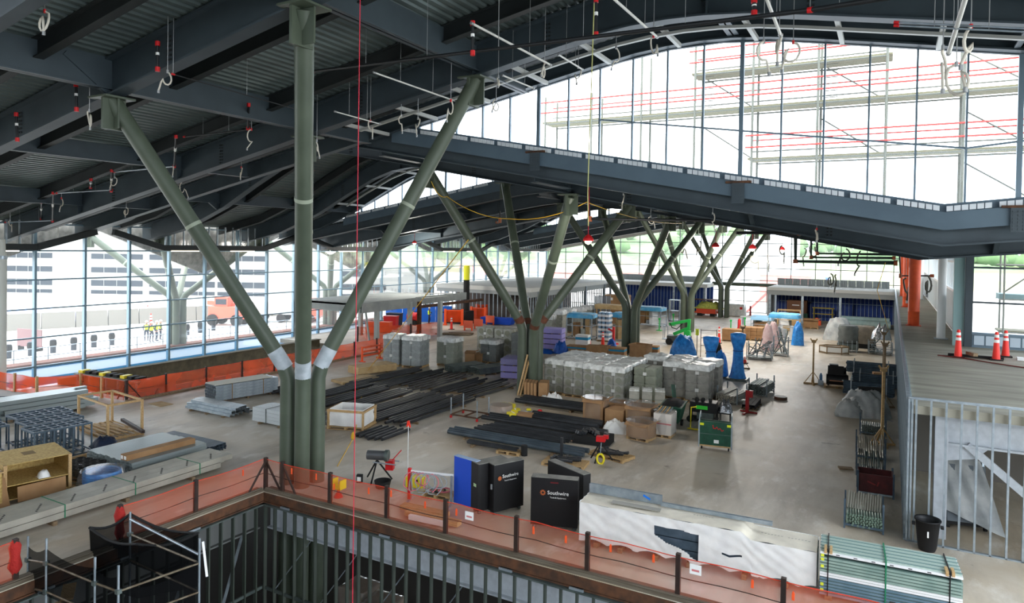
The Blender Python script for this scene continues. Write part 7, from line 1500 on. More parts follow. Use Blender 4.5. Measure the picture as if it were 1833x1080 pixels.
for i, (u, v, lb) in enumerate([(838, 592, 'orange sign panel behind the bale pallets, left'), (856, 589, 'orange sign panel behind the bale pallets, middle'), (877, 582, 'orange sign panel behind the bale pallets, right')]):
    t = thing('sign_board', GP(u, v), 0.15, lb, 'sign', 'orange sign panels'); obj('panel', MB().box(-0.5, 0.5, -0.02, 0.02, 0.25, 1.0), mat('salmon_panel', (240, 112, 80), 0.6), t)
    for x in (-0.4, 0.4): obj('leg', MB().cb(x, 0.02, 0, 0.05, 0.3, 0.3), M_orange, t)
obj('trough', MB().hexa([(-1.6, -0.5, 0.05), (1.6, -0.5, 0.05), (1.6, 0.5, 0.05), (-1.6, 0.5, 0.05), (-1.9, -0.6, 0.75), (1.9, -0.6, 0.75), (1.9, 0.6, 0.75), (-1.9, 0.6, 0.75)]), M_blue, None, GP(892, 581), 0.1, label='bright blue trough on the floor near the stud rooms', cat='trough')
t = thing('board_pallet', GP(812, 600, 0.5), 0.3, 'low pallet of loose boards behind the bale pallets', 'pallet')
for k in range(6): obj('board', MB().cb(0.1 * k - 0.2, -0.6 + 0.24 * k, 0.05 + 0.03 * (k % 2), 3.4 - 0.2 * k, 0.22, 0.05, 0.03 * k), M_wood2, t)
t = thing('hoarding_panel', (-45.1, 60.9, 0), math.atan2(62.47 - 58.81, -42.71 + 47.52), 'bright blue hoarding with white studs behind the platform', 'hoarding')
for k in range(4): obj('blue_sheet', MB().box(-3.6 + k * 1.8, -1.82 + k * 1.8, -0.03, 0.03, 0, 1.75), mat('bright_blue_sheet', (36, 110, 220), 0.5), t)
for k in range(15): obj('white_stud', MB().box(-3.6 + k * 0.51, -3.48 + k * 0.51, 0.05, 0.15, 0.0, 3.2), M_white, t)
for z in (2.3, 3.1): obj('white_rail', MB().box(-3.6, 3.6, 0.03, 0.1, z, z + 0.1), M_white, t)
for (x, z) in ((-0.6, 1.0), (0.9, 0.95), (2.4, 1.0)): obj('dark_stencil', MB().box(x, x + 0.5, -0.036, -0.03, z, z + 0.14), mat('navy_print', (30, 60, 110), 0.6), t)
t = thing('red_barrel', GP(740, 582, 0.0), 0, 'red barrel on its side before the blue hoarding', 'barrel'); obj('barrel', MB().tube([(-0.6, 0, 0.9), (0.6, 0, 0.9)], 0.45, 14), M_red, t); obj('cradle', MB().cb(0, 0, 0, 1.0, 0.7, 0.5), M_dark, t)
for i, (u0, v0, u1, v1) in enumerate([(640, 612, 735, 606), (735, 608, 787, 600)]):
    a, b = G(u0, v0), G(u1, v1); net_fence('platform_fence', ['orange netting under the concrete platform, left run', 'orange netting under the concrete platform, right run'][i], [(a.x, a.y), (b.x, b.y)], [(a.x, a.y), (b.x, b.y)], h=1.3, net=sheer('orange_netting_thin', (226, 96, 60)))
for i, (u, v, m_, w, h) in enumerate([(700, 590, M_red, 1.2, 1.2), (690, 596, M_orange, 1.0, 0.9), (706, 584, M_navy, 1.4, 1.2), (665, 600, M_orange, 0.8, 1.1)]):
    t = thing('site_bin', GP(u, v), 0.3, ['red site bin under the platform', 'small orange site bin under the platform', 'navy site bin behind the platform posts', 'orange site bin at the left platform post'][i], 'bin', 'site bins under the platform'); obj('bin_body', MB().cb(0, 0, 0.1, w, 0.8, h, 0, 1.08), m_, t); obj('bin_lid', MB().cb(0, 0, 0.1 + h, w * 1.12, 0.9, 0.06), m_, t); obj('bin_foot', MB().cb(0, 0, 0, w * 0.8, 0.7, 0.1), M_dark, t)
# people: one continuous body grown from a joint skeleton
def person(loc, rz, label, vest=True, h=1.76, walk=0.0):
    J = {'pelvis': (0, 0, 0.95, .13), 'waist': (0, 0, 1.1, .12), 'chest': (0, 0.01, 1.33, .15), 'neck': (0, 0, 1.49, .055), 'head': (0, -0.02, 1.6, .085), 'crown': (0, -0.02, 1.7, .085),
         'hipL': (.1, 0, .9, .1), 'kneeL': (.12, -.04 - walk, .5, .065), 'ankL': (.12, 0.02 - walk * .6, .09, .045), 'toeL': (.13, -.16 - walk * .6, .04, .04),
         'hipR': (-.1, 0, .9, .1), 'kneeR': (-.12, -.03 + walk, .5, .065), 'ankR': (-.12, 0.03 + walk, .09, .045), 'toeR': (-.13, -.15 + walk, .04, .04),
         'shL': (.19, 0, 1.4, .065), 'elL': (.26, 0.02, 1.13, .048), 'wrL': (.24, -.16, .93, .035), 'haL': (.23, -.23, .87, .04), 'shR': (-.19, 0, 1.4, .065), 'elR': (-.26, .02, 1.13, .048), 'wrR': (-.24, -.12, .91, .035), 'haR': (-.23, -.18, .84, .04)}
    E = [('pelvis', 'waist'), ('waist', 'chest'), ('chest', 'neck'), ('neck', 'head'), ('head', 'crown'), ('pelvis', 'hipL'), ('hipL', 'kneeL'), ('kneeL', 'ankL'), ('ankL', 'toeL'), ('pelvis', 'hipR'), ('hipR', 'kneeR'), ('kneeR', 'ankR'), ('ankR', 'toeR'), ('chest', 'shL'), ('shL', 'elL'), ('elL', 'wrL'), ('wrL', 'haL'), ('chest', 'shR'), ('shR', 'elR'), ('elR', 'wrR'), ('wrR', 'haR')]
    N = list(J); me = bpy.data.meshes.new('body'); me.from_pydata([J[n][:3] for n in N], [(N.index(a), N.index(b)) for a, b in E], [])
    o = bpy.data.objects.new('body_tmp', me); COL.objects.link(o); md = o.modifiers.new('skin', 'SKIN'); sv = me.skin_vertices[0].data
    for i, n in enumerate(N): sv[i].radius = (J[n][3], J[n][3] * (0.8 if n in ('chest', 'waist', 'pelvis') else 1))
    sv[0].use_root = True; sb = o.modifiers.new('sub', 'SUBSURF'); sb.levels = 1; sb.render_levels = 1
    bm = bpy.data.meshes.new_from_object(o.evaluated_get(bpy.context.evaluated_depsgraph_get())); bpy.data.objects.remove(o)
    bm.materials.clear(); bm.materials.append(M_navy); bm.materials.append(M_skin)
    for p in bm.polygons: p.use_smooth = True; p.material_index = 1 if (p.center.z > 1.5 or (abs(p.center.x) > 0.18 and p.center.z < 0.95 and p.center.z > 0.7)) else 0
    t = thing('person', loc, rz, label, 'person', 'people in hi-vis vests'); t.scale = (h / 1.76,) * 3
    put('body', bm, t)
    b = MB(); n = 16; rings = [(1.02, .165, .14), (1.2, .165, .145), (1.36, .19, .15), (1.45, .13, .1)]
    vs = [(rx * math.cos(a), 0.01 + ry * math.sin(a), z) for z, rx, ry in rings for a in [2 * math.pi * j / n for j in range(n)]]
    b.add(vs, [(i * n + j, i * n + (j + 1) % n, (i + 1) * n + (j + 1) % n, (i + 1) * n + j) for i in range(3) for j in range(n)], True); obj('vest', b, M_hivis, t)
    obj('hard_hat', MB().lathe(0, -0.02, [(0.15, 1.68), (0.115, 1.69), (0.105, 1.75), (0.06, 1.8), (0.0, 1.815)], 12), M_white, t)
    return t
person(GP(768, 580), 2.4, 'person in a hi-vis vest standing before the blue hoarding', walk=0.08)
person((GY(930, 575, 63.5).x, 63.5, 0), 2.0, 'person in a hi-vis vest beside the second column arm')
# ================================================================== services hanging below the roof
M_spr = mat('black_sprinkler_pipe', (30, 32, 34), 0.5); M_whitepipe = mat('white_branch_pipe', (206, 206, 200), 0.5); M_rod = mat('hanger_rod', (150, 152, 152), 0.4, 0.5)
SG = 'flexible sprinkler hoses under the roof'
def hose_drop(p, label, rod=0.8, s=1.0, seed=0, red=True, m=None):
    rod = max(0.15, roof_z(p.x, p.y) + 1.4 - p.z)
    t = thing('sprinkler_hose', p, seed * 1.3, label, 'hose', SG)
    obj('drop_rod', MB().tube([(0, 0, 0), (0, 0, rod)], 0.012, 5), M_rod, t)
    if red: obj('fitting', MB().tube([(0, 0, -0.05), (0, 0, 0.05)], 0.035, 8), M_red if seed % 3 == 0 else M_rod, t)
    rh = random.Random(seed * 7 + 3); wd = rh.uniform(0.07, 0.17); dp = rh.uniform(0.12, 0.24); tl = rh.uniform(0.4, 0.75); tx = rh.uniform(-0.2, 0.2); turns = rh.choice((7, 9, 11))
    pts = [(0, 0, 0)] + [((wd * math.sin(a) + tx * 0.25 * a / 6) * s, 0.06 * s * math.cos(a * 0.7), -dp * s * (1 - math.cos(a)) - 0.02 * a * s) for a in [k * 0.6 for k in range(1, turns)]]
    lx, ly, lz = pts[-1]; pts += [(lx + tx * 0.4 * s, ly, lz - 0.1 * s), (lx + tx * s, ly, lz - tl * 0.6 * s)]
    obj('braided_hose', MB().tube(pts, 0.026 * s, 6), m or M_hose, t)
    obj('end_nut', MB().tube([pts[-1], (pts[-1][0], pts[-1][1], pts[-1][2] - 0.08 * s)], 0.035 * s, 6), M_rod, t)
    return t
def roof_z(x, y):
    k = int(round((y - CY0) / D)); return prof(kind(max(0, min(4, k))))[0](x)
def YL(u, v, Y):
    p = GY(u, v, Y); y = 9.2
    while y < Y:                       # stop where the sight line first meets the roof
        q = GY(u, v, y)
        if q.z > roof_z(q.x, q.y) + 0.75: return GY(u, v, y - 0.3)
        y += 0.3
    return p
hs = [(80, 20, 11.2, 'upper left corner below the first edge beam'), (300, 128, 13.0, 'near girder at the second drop'), (160, 198, 13.0, 'left arm cap of the first column'), (450, 232, 19.5, 'first bay right of the left arm'), (312, 290, 20.5, 'first bay left arm crossing'), (205, 318, 21.0, 'far girder of the first bay, left'), (110, 355, 22.0, 'first bay far left'), (18, 395, 22.0, 'left edge near the stud screen'), (325, 327, 23.5, 'first bay behind the left arm'), (432, 300, 23.5, 'first bay above the lit web'), (226, 372, 24.0, 'first bay low left'), (567, 252, 21.0, 'first bay right of the upright arm'), (663, 217, 21.5, 'bay centre left of the red cord'), (718, 207, 22.0, 'bay centre right of the red cord'), (748, 212, 22.0, 'branch end before the right arm'), (807, 180, 20.5, 'branch beside the right arm cap'), (892, 137, 21.5, 'white branch above the clerestory corner'), (888, 178, 23.5, 'small branch below the right cap'), (975, 112, 20.5, 'end of the first long white branch'), (1035, 120, 23.5, 'stub branch before the clerestory'), (1103, 85, 22.5, 'main near the yellow cord'), (1170, 65, 20.0, 'end of the second long white branch'), (1367, 75, 18.0, 'clerestory top, left of centre'), (1395, 60, 18.5, 'end of the third long white branch'), (1420, 76, 20.5, 'third branch stub'), (1688, 85, 17.5, 'fourth branch left'), (1712, 115, 16.5, 'fourth branch long tail'), (1738, 48, 16.0, 'fourth branch top'), (1116, 348, 30.5, 'sagging girder left of centre'), (1276, 382, 30.5, 'sagging girder right of centre'), (1462, 410, 30.5, 'sagging girder far right'), (1165, 388, 33.5, 'beam behind the sagging girder')]
for i, (u, v, Y, w) in enumerate(hs): hose_drop(YL(u, v, Y), 'pale flexible hose hanging by the ' + w, 0.7 + 0.5 * (i % 3), 1.0 + 0.25 * (u > 1300) + 0.2 * (i == 0), i)
# long pipes: (start pixel, plane Y, end pixel, plane Y, radius, material, label)
PL = [((560, 128), 19.6, (1450, 18), 16.0, 0.055, M_spr, 'long black sprinkler main crossing below the near roof bay'), ((1450, 18), 16.0, (1640, -12), 15.2, 0.055, M_spr, 'black sprinkler main continuing to the upper right'), ((670, 130), 18.0, (815, 181), 21.5, 0.03, M_whitepipe, 'white branch pipe left of the right arm cap'), ((845, 42), 16.2, (985, 116), 20.3, 0.035, M_whitepipe, 'white branch pipe above the first column right arm'), ((1092, -8), 15.6, (1176, 66), 19.8, 0.035, M_whitepipe, 'white branch pipe at the top centre'), ((1370, -8), 15.6, (1397, 62), 18.3, 0.04, M_whitepipe, 'white branch pipe above the clerestory centre'), ((1730, -8), 14.2, (1698, 95), 17.3, 0.045, M_whitepipe, 'white branch pipe at the upper right'), ((600, 200), 19.5, (680, 222), 21.5, 0.025, M_whitepipe, 'short white pipe left of the red cord'), ((900, 135), 21.2, (955, 158), 23.2, 0.03, M_whitepipe, 'short white stub pipe before the clerestory'), ((1000, 98), 21.0, (1042, 124), 23.3, 0.03, M_whitepipe, 'white stub pipe left of the yellow cord'), ((310, 133), 13.0, (545, 200), 19.0, 0.02, M_spr, 'thin black pipe from the near girder to the upright arm'), ((445, 232), 19.5, (330, 245), 19.5, 0.03, M_spr, 'thin black pipe in the first bay above the left arm'), ((312, 298), 20.5, (205, 308), 20.5, 0.035, M_galv, 'grey pipe between two red elbows, upper'), ((200, 340), 21.0, (102, 346), 21.0, 0.035, M_galv, 'grey pipe between two red elbows, middle'), ((95, 395), 22.0, (10, 398), 22.0, 0.035, M_galv, 'grey pipe between two red elbows, lower left'), ((1605, 40), 16.0, (1850, 52), 15.4, 0.02, M_galv, 'grey conduit along the upper right girder, upper'), ((1605, 46), 16.0, (1850, 58), 15.4, 0.02, M_galv, 'grey conduit along the upper right girder, lower')]
for a, ya, b, yb, r, m_, lb in PL:
    p, q = YL(a[0], a[1], ya), YL(b[0], b[1], yb); t = thing('overhead_pipe', p, 0, lb, 'pipe', 'pipes hung below the roof'); d_ = q - p
    obj('pipe_run', MB().tube([(0, 0, 0), d_], r, 8), m_, t)
    L_ = d_.length; n = max(1, int(L_ / 2.5))
    for k in range(n + 1):
        c = d_ * (k / max(1, n)) if n > 1 else d_ * (0.3 + 0.4 * k); obj('hanger', MB().tube([c, c + Vector((0, 0, max(0.2, min(3.0, roof_z(p.x + c.x, p.y + c.y) + 1.25 - p.z - c.z))))], 0.008, 4), M_rod, t)
    for k in (0.0, 1.0): c = d_ * k; obj('coupling', MB().tube([c - d_.normalized() * 0.05, c + d_.normalized() * 0.05], r + 0.012, 8), M_red if m_ is not M_whitepipe else M_rod, t)
DR = [((282, 78), (282, 124), 13.0), ((136, 152), (137, 196), 13.0), ((29, 205), (31, 250), 13.0), ((445, 188), (444, 230), 19.5), ((315, 245), (312, 298), 20.5), ((200, 306), (199, 342), 20.8), ((95, 346), (94, 396), 21.6), ((846, 42), (846, 95), 16.4), ((1067, 0), (1067, 62), 17.5), ((1350, 0), (1350, 24), 16.5), ((552, 176), (553, 195), 19.0), ((163, 322), (162, 336), 21.0), ((74, 362), (74, 392), 22.0)]
dl = ['near girder, right drop', 'near girder beside the left arm cap', 'near girder at the left edge', 'first bay beside the upright arm', 'first bay behind the left arm', 'far girder, middle', 'far girder, lower left', 'sprinkler main above the right arm', 'sprinkler main at top centre', 'clerestory top centre', 'upright arm', 'far bay small one', 'far left small one']
for i, (a, b, Y) in enumerate(DR):
    p, q = YL(a[0], a[1], Y), YL(b[0], b[1], Y); t = thing('sprinkler_drop', q, 0, 'black pipe drop with red couplings at the ' + dl[i], 'pipe', 'black drops with red couplings'); d_ = p - q
    obj('drop_pipe', MB().tube([(0, 0, 0), d_], 0.045, 8), M_spr, t)
    for c in (Vector((0, 0, 0)), d_): obj('red_coupling', MB().tube([c - Vector((0, 0, 0.07)), c + Vector((0, 0, 0.07))], 0.07, 8), M_red, t)
    obj('white_tag', MB().tube([d_ * 0.55, d_ * 0.65], 0.055, 8), M_paper, t)
# green-black mains below the far beams on the right
GL = [[((1424, 425), 52), ((1424, 468), 52), ((1603, 471), 52)], [((1452, 425), 56), ((1452, 461), 56), ((1600, 462), 56)], [((1462, 427), 60), ((1463, 454), 60), ((1612, 456), 60)], [((1318, 417), 44), ((1430, 418), 46)], [((1054, 350), 33), ((1056, 392), 33), ((1330, 396), 33)], [((895, 378), 36), ((895, 395), 36), ((890, 398), 46)], [((1610, 452), 50), ((1612, 494), 50), ((1668, 494), 50)]]
gl = ['lowest of three green-black mains below the far beams', 'middle of three green-black mains below the far beams', 'highest of three green-black mains below the far beams', 'short black main right of the far column arms', 'long black main crossing before the far column arms', 'short dark pipe under the second bay', 'thin dark pipe bracket before the orange columns']
M_gpipe = mat('green_black_pipe', (34, 52, 44), 0.5)
for i, L_ in enumerate(GL):
    P = [YL(a[0], a[1], Y) for a, Y in L_]; t = thing('overhead_main', P[0], 0, gl[i], 'pipe', 'pipes hung below the roof'); r = (0.13, 0.09, 0.1, 0.09, 0.075, 0.05, 0.05)[i]
    obj('pipe_run', MB().tube([p - P[0] for p in P], r, 8), M_gpipe if i < 3 else M_spr, t)
    for p in P[1:-1]: obj('elbow', MB().tube([p - P[0] + Vector((0, 0, -0.14)), p - P[0] + Vector((0, 0, 0.14))], r + 0.05, 8), mat('copper_elbow', (150, 84, 50), 0.5), t)
    obj('end_coupling', MB().tube([P[-1] - P[0] + Vector((-0.1, 0, 0)), P[-1] - P[0] + Vector((0.12, 0, 0))], r + 0.05, 8), mat('copper_elbow', (150, 84, 50)), t)
for i, (u, v, Y) in enumerate([(1487, 490, 62), (1496, 492, 60), (1455, 436, 62), (1540, 450, 58), (1440, 445, 66), (1515, 446, 58), (1375, 455, 66), (1350, 458, 68), (1222, 430, 60), (1252, 432, 66), (1662, 495, 48), (1622, 498, 50), (1400, 440, 64)]):
    hose_drop(YL(u, v, Y), 'coiled dark cord hanging below the far beams, %s listed from the alcove side' % ORD[i], 2.2, 2.2, i, False, mat('dark_cord', (70, 70, 60), 0.6)); 
fars = ['above the alcove left post', 'above the alcove, twin loop', 'left above the parapet panels', 'above the alcove right half', 'over the alcove left corner', 'over the alcove middle', 'right of the last column', 'left of the last column arms', 'between the third and fourth column arms', 'by the fourth column arms', 'beside the white deck column', 'before the orange columns', 'between the last column and alcove']
k = 0
for o in list(COL.objects):
    if o.name.startswith('sprinkler_hose') and 'coiled dark cord' in o.get('label', ''): o['label'] = 'coiled dark cord hanging ' + fars[k]; o['group'] = 'coiled cords below the far beams'; k += 1
# ropes
obj('hanging_rope', MB().tube([(0, 0, LOW + 0.1), (0, 0, 17.0)], 0.01, 6), mat('crimson_cord', (190, 30, 56), 0.6), None, tuple(GD(637, 600, 15.0))[:2] + (0,), 0, label='thin crimson cord hanging straight down in front of the first column', cat='cord')
def rope(pts, r, m_, label, sag=0.0):
    P = []
    for a, b in zip(pts[:-1], pts[1:]):
        for k in range(8): q = a.lerp(b, k / 8); q.z -= sag * 4 * (k / 8) * (1 - k / 8); P.append(q)
    P.append(pts[-1]); o = P[0].copy(); obj('rope', MB().tube([p - o for p in P], r, 5), m_, None, o, 0, label=label, cat='rope')
M_yrope = mat('yellow_rope', (214, 168, 40), 0.6)
rope([YL(772, 325, 29.5), YL(800, 352, 31), YL(912, 392, 31), YL(1050, 362, 31), YL(1220, 400, 50)], 0.02, M_yrope, 'yellow rope strung across between the column arms', 0.3)
rope([YL(838, 430, 21.0), YL(700, 600, 19.5) if False else G(655, 668), G(634, 782, 0.3), G(604, 835, 0.02)], 0.02, M_yrope, 'yellow rope hanging slack to the floor right of the first column')
obj('rope_knot', MB().lathe(0, 0, [(0.02, 0), (0.1, 0.1), (0.08, 0.25), (0.02, 0.35)], 8), M_yrope, None, G(632, 788, 0.2), 0, label='yellow knot on the slack rope near the floor', cat='knot')
rope([YL(1064, -5, 24), YL(1055, 250, 24), YL(1052, 345, 24), YL(1053, 405, 24)], 0.02, mat('yellow_green_cord', (190, 190, 120), 0.6), 'pale yellow-green cord hanging before the clerestory')
rope([YL(1585, 470, 50), YL(1570, 520, 50), G(1597, 612)], 0.02, M_yrope, 'yellow rope slanting down to the deck wall')
# red work lamps
lp = [(1053, 428, 30.0, 0.24, 'below the pale cord'), (314, 425, 38, 0.25, 'near the stud screen at the left'), (1281, 440, 58, 0.3, 'by the fourth column arms'), (1347, 443, 66, 0.33, 'by the last column arms'), (1400, 446, 70, 0.26, 'right of the last column'), (742, 434, 55, 0.22, 'above the concrete platform')]
for i, (u, v, Y, s, lb) in enumerate(lp):
    p = YL(u, v, Y); t = thing('work_lamp', p, 0, 'red hanging work lamp ' + lb, 'lamp', 'red work lamps')
    obj('red_shade', MB().lathe(0, 0, [(s * 1.0, -s * 0.4), (s * 1.05, 0), (s * 0.7, s * 0.5), (s * 0.2, s * 0.9)], 12), M_red, t); obj('lamp_bulb', MB().lathe(0, 0, [(0.01, -s * 1.1), (s * 0.6, -s * 0.8), (s * 0.7, -s * 0.42)], 10), emat('warm_bulb', (255, 226, 170), 4.0), t); obj('cable', MB().tube([(0, 0, s * 0.9), (0, 0, max(1.0, roof_z(p.x, p.y) + 1.2 - p.z))], 0.02, 5), mat('crimson_cord', (190, 30, 56)), t)
    ld = bpy.data.lights.new('lamp_light', 'POINT'); ld.energy = (200, 400, 650, 750, 750, 600)[i]; ld.color = (1.0, 0.95, 0.88); ld.shadow_soft_size = 0.6
    lo = bpy.data.objects.new('lamp_light', ld); COL.objects.link(lo); lo.parent = t; lo.location = (0, 0, -s * 1.1 - 0.55)
# ================================================================== outdoors beyond the left glass
# parking garage: facade square to the view
gp = GD(250, 566, 112.0); gz = -4.0
t = thing('parking_garage', (gp.x, gp.y, gz), YAW, 'white parking building with dark window strips beyond the left glass', 'building')
M_gar = mat('garage_white', (150, 150, 145), 0.85); M_garw = mat('garage_window', (38, 46, 54), 0.4)
obj('wall', MB().box(-60, 45, 0, 12, 0, 15.5), M_gar, t)
def gpx(u): return (u - 250) / 1228.0 * 112.0
for z0, z1 in ((2.0, 4.2), (4.9, 5.85), (7.1, 7.95), (9.3, 10.15)):
    for u0, u1 in ((-120, -8), (8, 93), (163, 255), (267, 384), (389, 475), (610, 690)):
        zz0 = z0; w = obj('window', MB().box(gpx(u0), gpx(u1), -0.06, 0.3, zz0, z1), M_garw, t)
        for k in range(3): x = gpx(u0) + (gpx(u1) - gpx(u0)) * (k + 1) / 4; obj('window_mullion', MB().box(x - 0.03, x + 0.03, -0.1, -0.06, zz0, z1), M_gar, w)
obj('parapet', MB().box(-60, 45, -0.3, 12, 15.5, 16.2), M_gar, t)
# barrier wall
a, b = G(-60, 595, -0.3), G(640, 556, -0.3); d_ = (b - a); L_ = d_.length; t = thing('barrier_wall', (a.x, a.y, -0.4), math.atan2(d_.y, d_.x), 'long low concrete barrier wall outside the left glass', 'barrier'); n = 14
for k in range(n): obj('barrier_segment', MB().hexa([(k * L_ / n, -0.3, 0), ((k + 1) * L_ / n - 0.08, -0.3, 0), ((k + 1) * L_ / n - 0.08, 0.3, 0), (k * L_ / n, 0.3, 0), (k * L_ / n, -0.12, 1.6), ((k + 1) * L_ / n - 0.08, -0.12, 1.6), ((k + 1) * L_ / n - 0.08, 0.12, 1.6), (k * L_ / n, 0.12, 1.6)]), mat('barrier_concrete', (116, 113, 106), 0.9), t)
# bollards
bl = [(15, 642), (55, 637), (95, 632), (132, 627), (168, 622), (200, 618), (335, 600), (358, 596), (382, 592)]
for i, (u, v) in enumerate(bl):
    p = G(u, v, -0.4); t = thing('bollard', p, 0, 'dark wrapped bollard outside the glass, %s from the left' % ORD[i], 'bollard', 'wrapped bollards outside'); obj('post', MB().lathe(0, 0, [(0.2, 0), (0.2, 1.0), (0.15, 1.05)], 12), mat('dark_grey_wrap', (44, 50, 58), 0.6), t); obj('wrap', MB().lathe(0, 0, [(0.24, 0.55), (0.26, 0.75), (0.22, 1.0)], 10), M_dark, t)
for i, (u, v) in enumerate([(262, 611), (271, 613), (280, 611), (287, 609)]):
    person(tuple(G(u, v, -0.4)), 0.6 * i + 1.0, 'person in a hi-vis vest in the outdoor group, %s from the left' % ORD[i], h=1.78)
# orange machine, cones, scrap outside
t = thing('telehandler', G(410, 582, -0.4), 0.4, 'orange-red telehandler parked outside behind the first column', 'vehicle'); M_or = mat('washed_out_orange', (216, 92, 72), 0.6)  # orange lightened to look washed out by bright daylight
obj('body', MB().cb(0, 0, 0.7, 3.6, 1.9, 1.3), M_or, t); obj('cab', MB().cb(-0.6, 0, 2.0, 1.5, 1.2, 1.0), M_or, t); obj('cab_window', MB().cb(-0.6, -0.61, 2.2, 1.2, 0.02, 0.6), M_garw, t); obj('boom', MB().bar((1.8, 0.4, 2.0), (-2.6, 0.4, 2.3), 0.4, 0.45), M_or, t)
for sx in (-1.3, 1.3):
    for sy in (-0.9, 0.9): obj('wheel', MB().tube([(sx, sy - 0.2, 0.62), (sx, sy + 0.2, 0.62)], 0.62, 14), M_dark, t)
t = thing('flat_truck', G(500, 576, -0.4), 0.5, 'grey flatbed truck outside right of the telehandler', 'vehicle'); obj('bed', MB().cb(0, 0, 0.9, 6.0, 2.2, 1.4), mat('grey_truck', (170, 172, 172), 0.6), t); obj('cab', MB().cb(3.8, 0, 0.5, 1.6, 2.1, 2.2), M_or, t)
for sx in (-2, 0.5, 3.8):
    for sy in (-0.95, 0.95): obj('wheel', MB().tube([(sx, sy - 0.15, 0.5), (sx, sy + 0.15, 0.5)], 0.5, 12), M_dark, t)
for i, (u, v) in enumerate([(264, 572), (270, 590)]): cone(tuple(G(u, v, -0.4)), ['red cone outside beyond the people, farther', 'red cone outside beyond the people, nearer'][i], 1.6, 'cones outside the left glass')
t = thing('blue_bundle', G(85, 572, -0.4), 0.3, 'pale blue covered stack outside near the barrier wall', 'stack'); obj('cover', crumple(9, 3, 1.0, 3, 16, 10, 0.03, 0), mat('pale_violet_sheet', (176, 184, 226), 0.7), t)
t = thing('maroon_board', G(52, 628, -0.4), 0.2, 'dark maroon board standing outside the left glass', 'board'); obj('board_face', MB().box(-1.3, 1.3, 0, 0.08, 0.3, 1.7), mat('maroon_board', (120, 92, 92), 0.7), t)
for x in (-1, 1): obj('leg', MB().cb(x, 0.1, 0, 0.08, 0.5, 0.35), M_dark, t)
# planted bank strip and tube railing between the glass and the plaza
obj('earth_strip', MB().box(-0.6, 0.6, 0, 70, 0, 0.35), mat('red_brown_earth', (110, 66, 52), 0.9, c2=(92, 60, 48), scale=1), None, (-51.4, 15, -0.4), 0, kind='structure', label='red-brown raised earth strip outside the left glass')
t = thing('tube_railing', (-52.4, 18, -0.4), 0, 'pale tube railing along the outdoor edge', 'railing')
for k in range(20): obj('post', MB().tube([(0, k * 2.2, 0), (0, k * 2.2, 1.2)], 0.04, 6), M_galv, t)
for z in (0.55, 1.15): obj('rail', MB().tube([(0, 0, z), (0, 42, z)], 0.035, 6), M_galv, t)
# ================================================================== beyond the far glass
def out_box(u0, u1, v0, v1, Y, depth, m_, name, label, cat):
    a = YL(u0, v1, Y); b = YL(u1, v0, Y); t = thing(name, ((a.x + b.x) / 2, Y, -0.4), 0, label, cat); w = b.x - a.x; h = b.z + 0.4; h0 = max(0.0, a.z + 0.4)
    obj('shell', MB().box(-w / 2, w / 2, 0, depth, 0, h), m_, t); obj('top_edge', MB().box(-w / 2 - 0.1, w / 2 + 0.1, -0.1, depth + 0.1, h, h + 0.15), m_, t); return t
out_box(1222, 1412, 425, 530, 150, 20, mat('white_hangar', (200, 202, 202), 0.7), 'white_building', 'white windowless building beyond the far glass', 'building')
for i, (u0, u1) in enumerate([(1360, 1452), (975, 1030), (1110, 1150)]): out_box(u0, u1, 496 if i == 0 else 489, 506 if i == 0 else 496, 125, 0.8, mat('pale_red_barrier', (220, 130, 120), 0.7), 'red_barrier', ['long pale red barrier beyond the far glass on the right', 'short pale red barrier beyond the far glass, left', 'short pale red barrier beyond the far glass, middle'][i], 'barrier')
t = out_box(1478, 1484, 499, 508, 124, 0.6, mat('portable_blue', (70, 110, 210), 0.6), 'blue_cabin', 'small blue cabin beyond the far glass', 'cabin')
obj('red_boom', MB().tube([(0, 0, 0), YL(1378, 520, 104) - G(1335, 560, -0.4)], 0.18, 6), mat('red_boom_paint', (226, 90, 80), 0.6), None, G(1335, 560, -0.4), 0, label='slanting red boom outside the far glass', cat='boom')
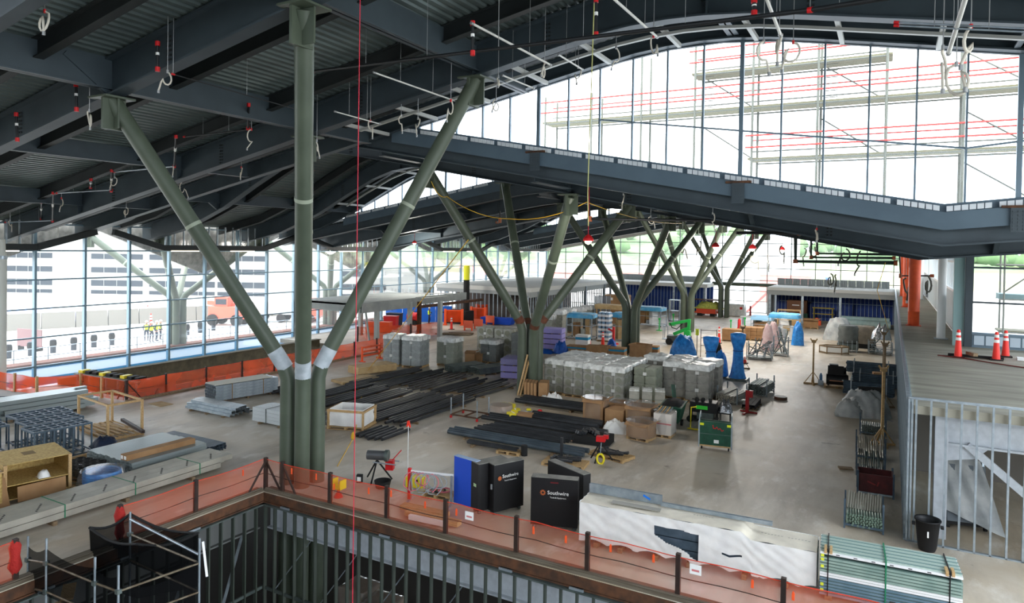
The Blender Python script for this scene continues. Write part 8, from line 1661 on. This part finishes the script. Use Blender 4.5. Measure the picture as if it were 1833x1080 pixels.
# ================================================================== scaffold beyond the clerestory, standing on the second bay's roof
t = thing('roof_scaffold', (0, 33.6, 0), 0, 'tube scaffold with planks and red guard rails beyond the clerestory', 'scaffold'); M_redtube = mat('red_guard_tube', (190, 52, 44), 0.6); M_plank = mat('scaffold_plank', (104, 100, 72), 0.8); M_tube = mat('scaffold_tube', (92, 94, 84), 0.5, 0.3)
SX = [-16.6, -13.9, -11.2, -8.5, -5.8, -3.0, -0.3, 2.5, 5.3, 8.1]
for i, x in enumerate(SX):
    for y in (0.0, 1.5): obj('standard', MB().tube([(x, y, zB(x) + 1.62), (x, y, 18.6 - 0.15 * abs(i - 3) if i > 1 else 16.6)], 0.06, 6), M_tube, t)
lev = [(12.75, 4, 9), (15.2, 0, 9), (17.0, 3, 6)]
for z, i0, i1 in lev:
    for y in (0.05, 0.4, 0.75, 1.1): obj('plank', MB().box(SX[i0] - 0.2, SX[i1] + 0.2, y, y + 0.32, z, z + 0.07), M_plank, t)
    for y in (0, 1.5): obj('ledger', MB().tube([(SX[i0], y, z - 0.06), (SX[i1], y, z - 0.06)], 0.04, 6), M_tube, t)
    for hz in (0.55, 1.1): obj('guard_rail', MB().tube([(SX[i0] - 0.3, -0.05, z + hz), (SX[i1], -0.05, z + hz)], 0.04, 6), M_redtube, t); obj('guard_rail', MB().tube([(SX[i0] - 0.3, 1.55, z + hz), (SX[i1], 1.55, z + hz)], 0.035, 6), M_redtube if hz > 1 else M_tube, t)
for i in (3, 5, 7):
    for z in (10.6, 12.8, 15.3): 
        if z - 0.3 > zB(SX[i]) + 1.5: obj('diagonal', MB().tube([(SX[i], 1.5, z + 1.9), (SX[i + 1], 1.5, z)], 0.035, 6), M_tube, t)
for i, j in ((3, 4), (5, 6)):
    for k in range(6): obj('ladder_rung', MB().tube([(SX[i] + 0.2, 0.7, 15.5 + 0.3 * k), (SX[i] + 0.75, 0.7, 15.5 + 0.3 * k)], 0.025, 5), M_tube, t)
# scaffold outside the right-hand window
t = thing('tower_scaffold', (8.0, 46.0, -0.4), 0, 'tube scaffold tower outside the right-hand window', 'scaffold')
for x in (-2.5, -0.2, 1.2, 3.5):
    for y in (0, 1.6): obj('standard', MB().tube([(x, y, 0), (x, y, 10.5)], 0.05, 6), M_tube, t)
for z in (2.2, 4.6, 6.4, 8.3):
    for y in (0, 1.6): obj('ledger', MB().tube([(-2.7, y, z), (3.7, y, z)], 0.04, 6), M_tube, t)
obj('plank', MB().box(-2.7, 3.7, 0.1, 1.5, 6.4, 6.7), mat('aqua_plank', (90, 120, 122), 0.7), t); obj('plank', MB().box(-2.7, 3.7, 0.1, 1.5, 4.6, 4.7), M_plank, t)
for z in (2.3, 6.8): obj('diagonal', MB().tube([(-2.5, 0, z), (-0.2, 0, z + 2)], 0.04, 6), M_tube, t)
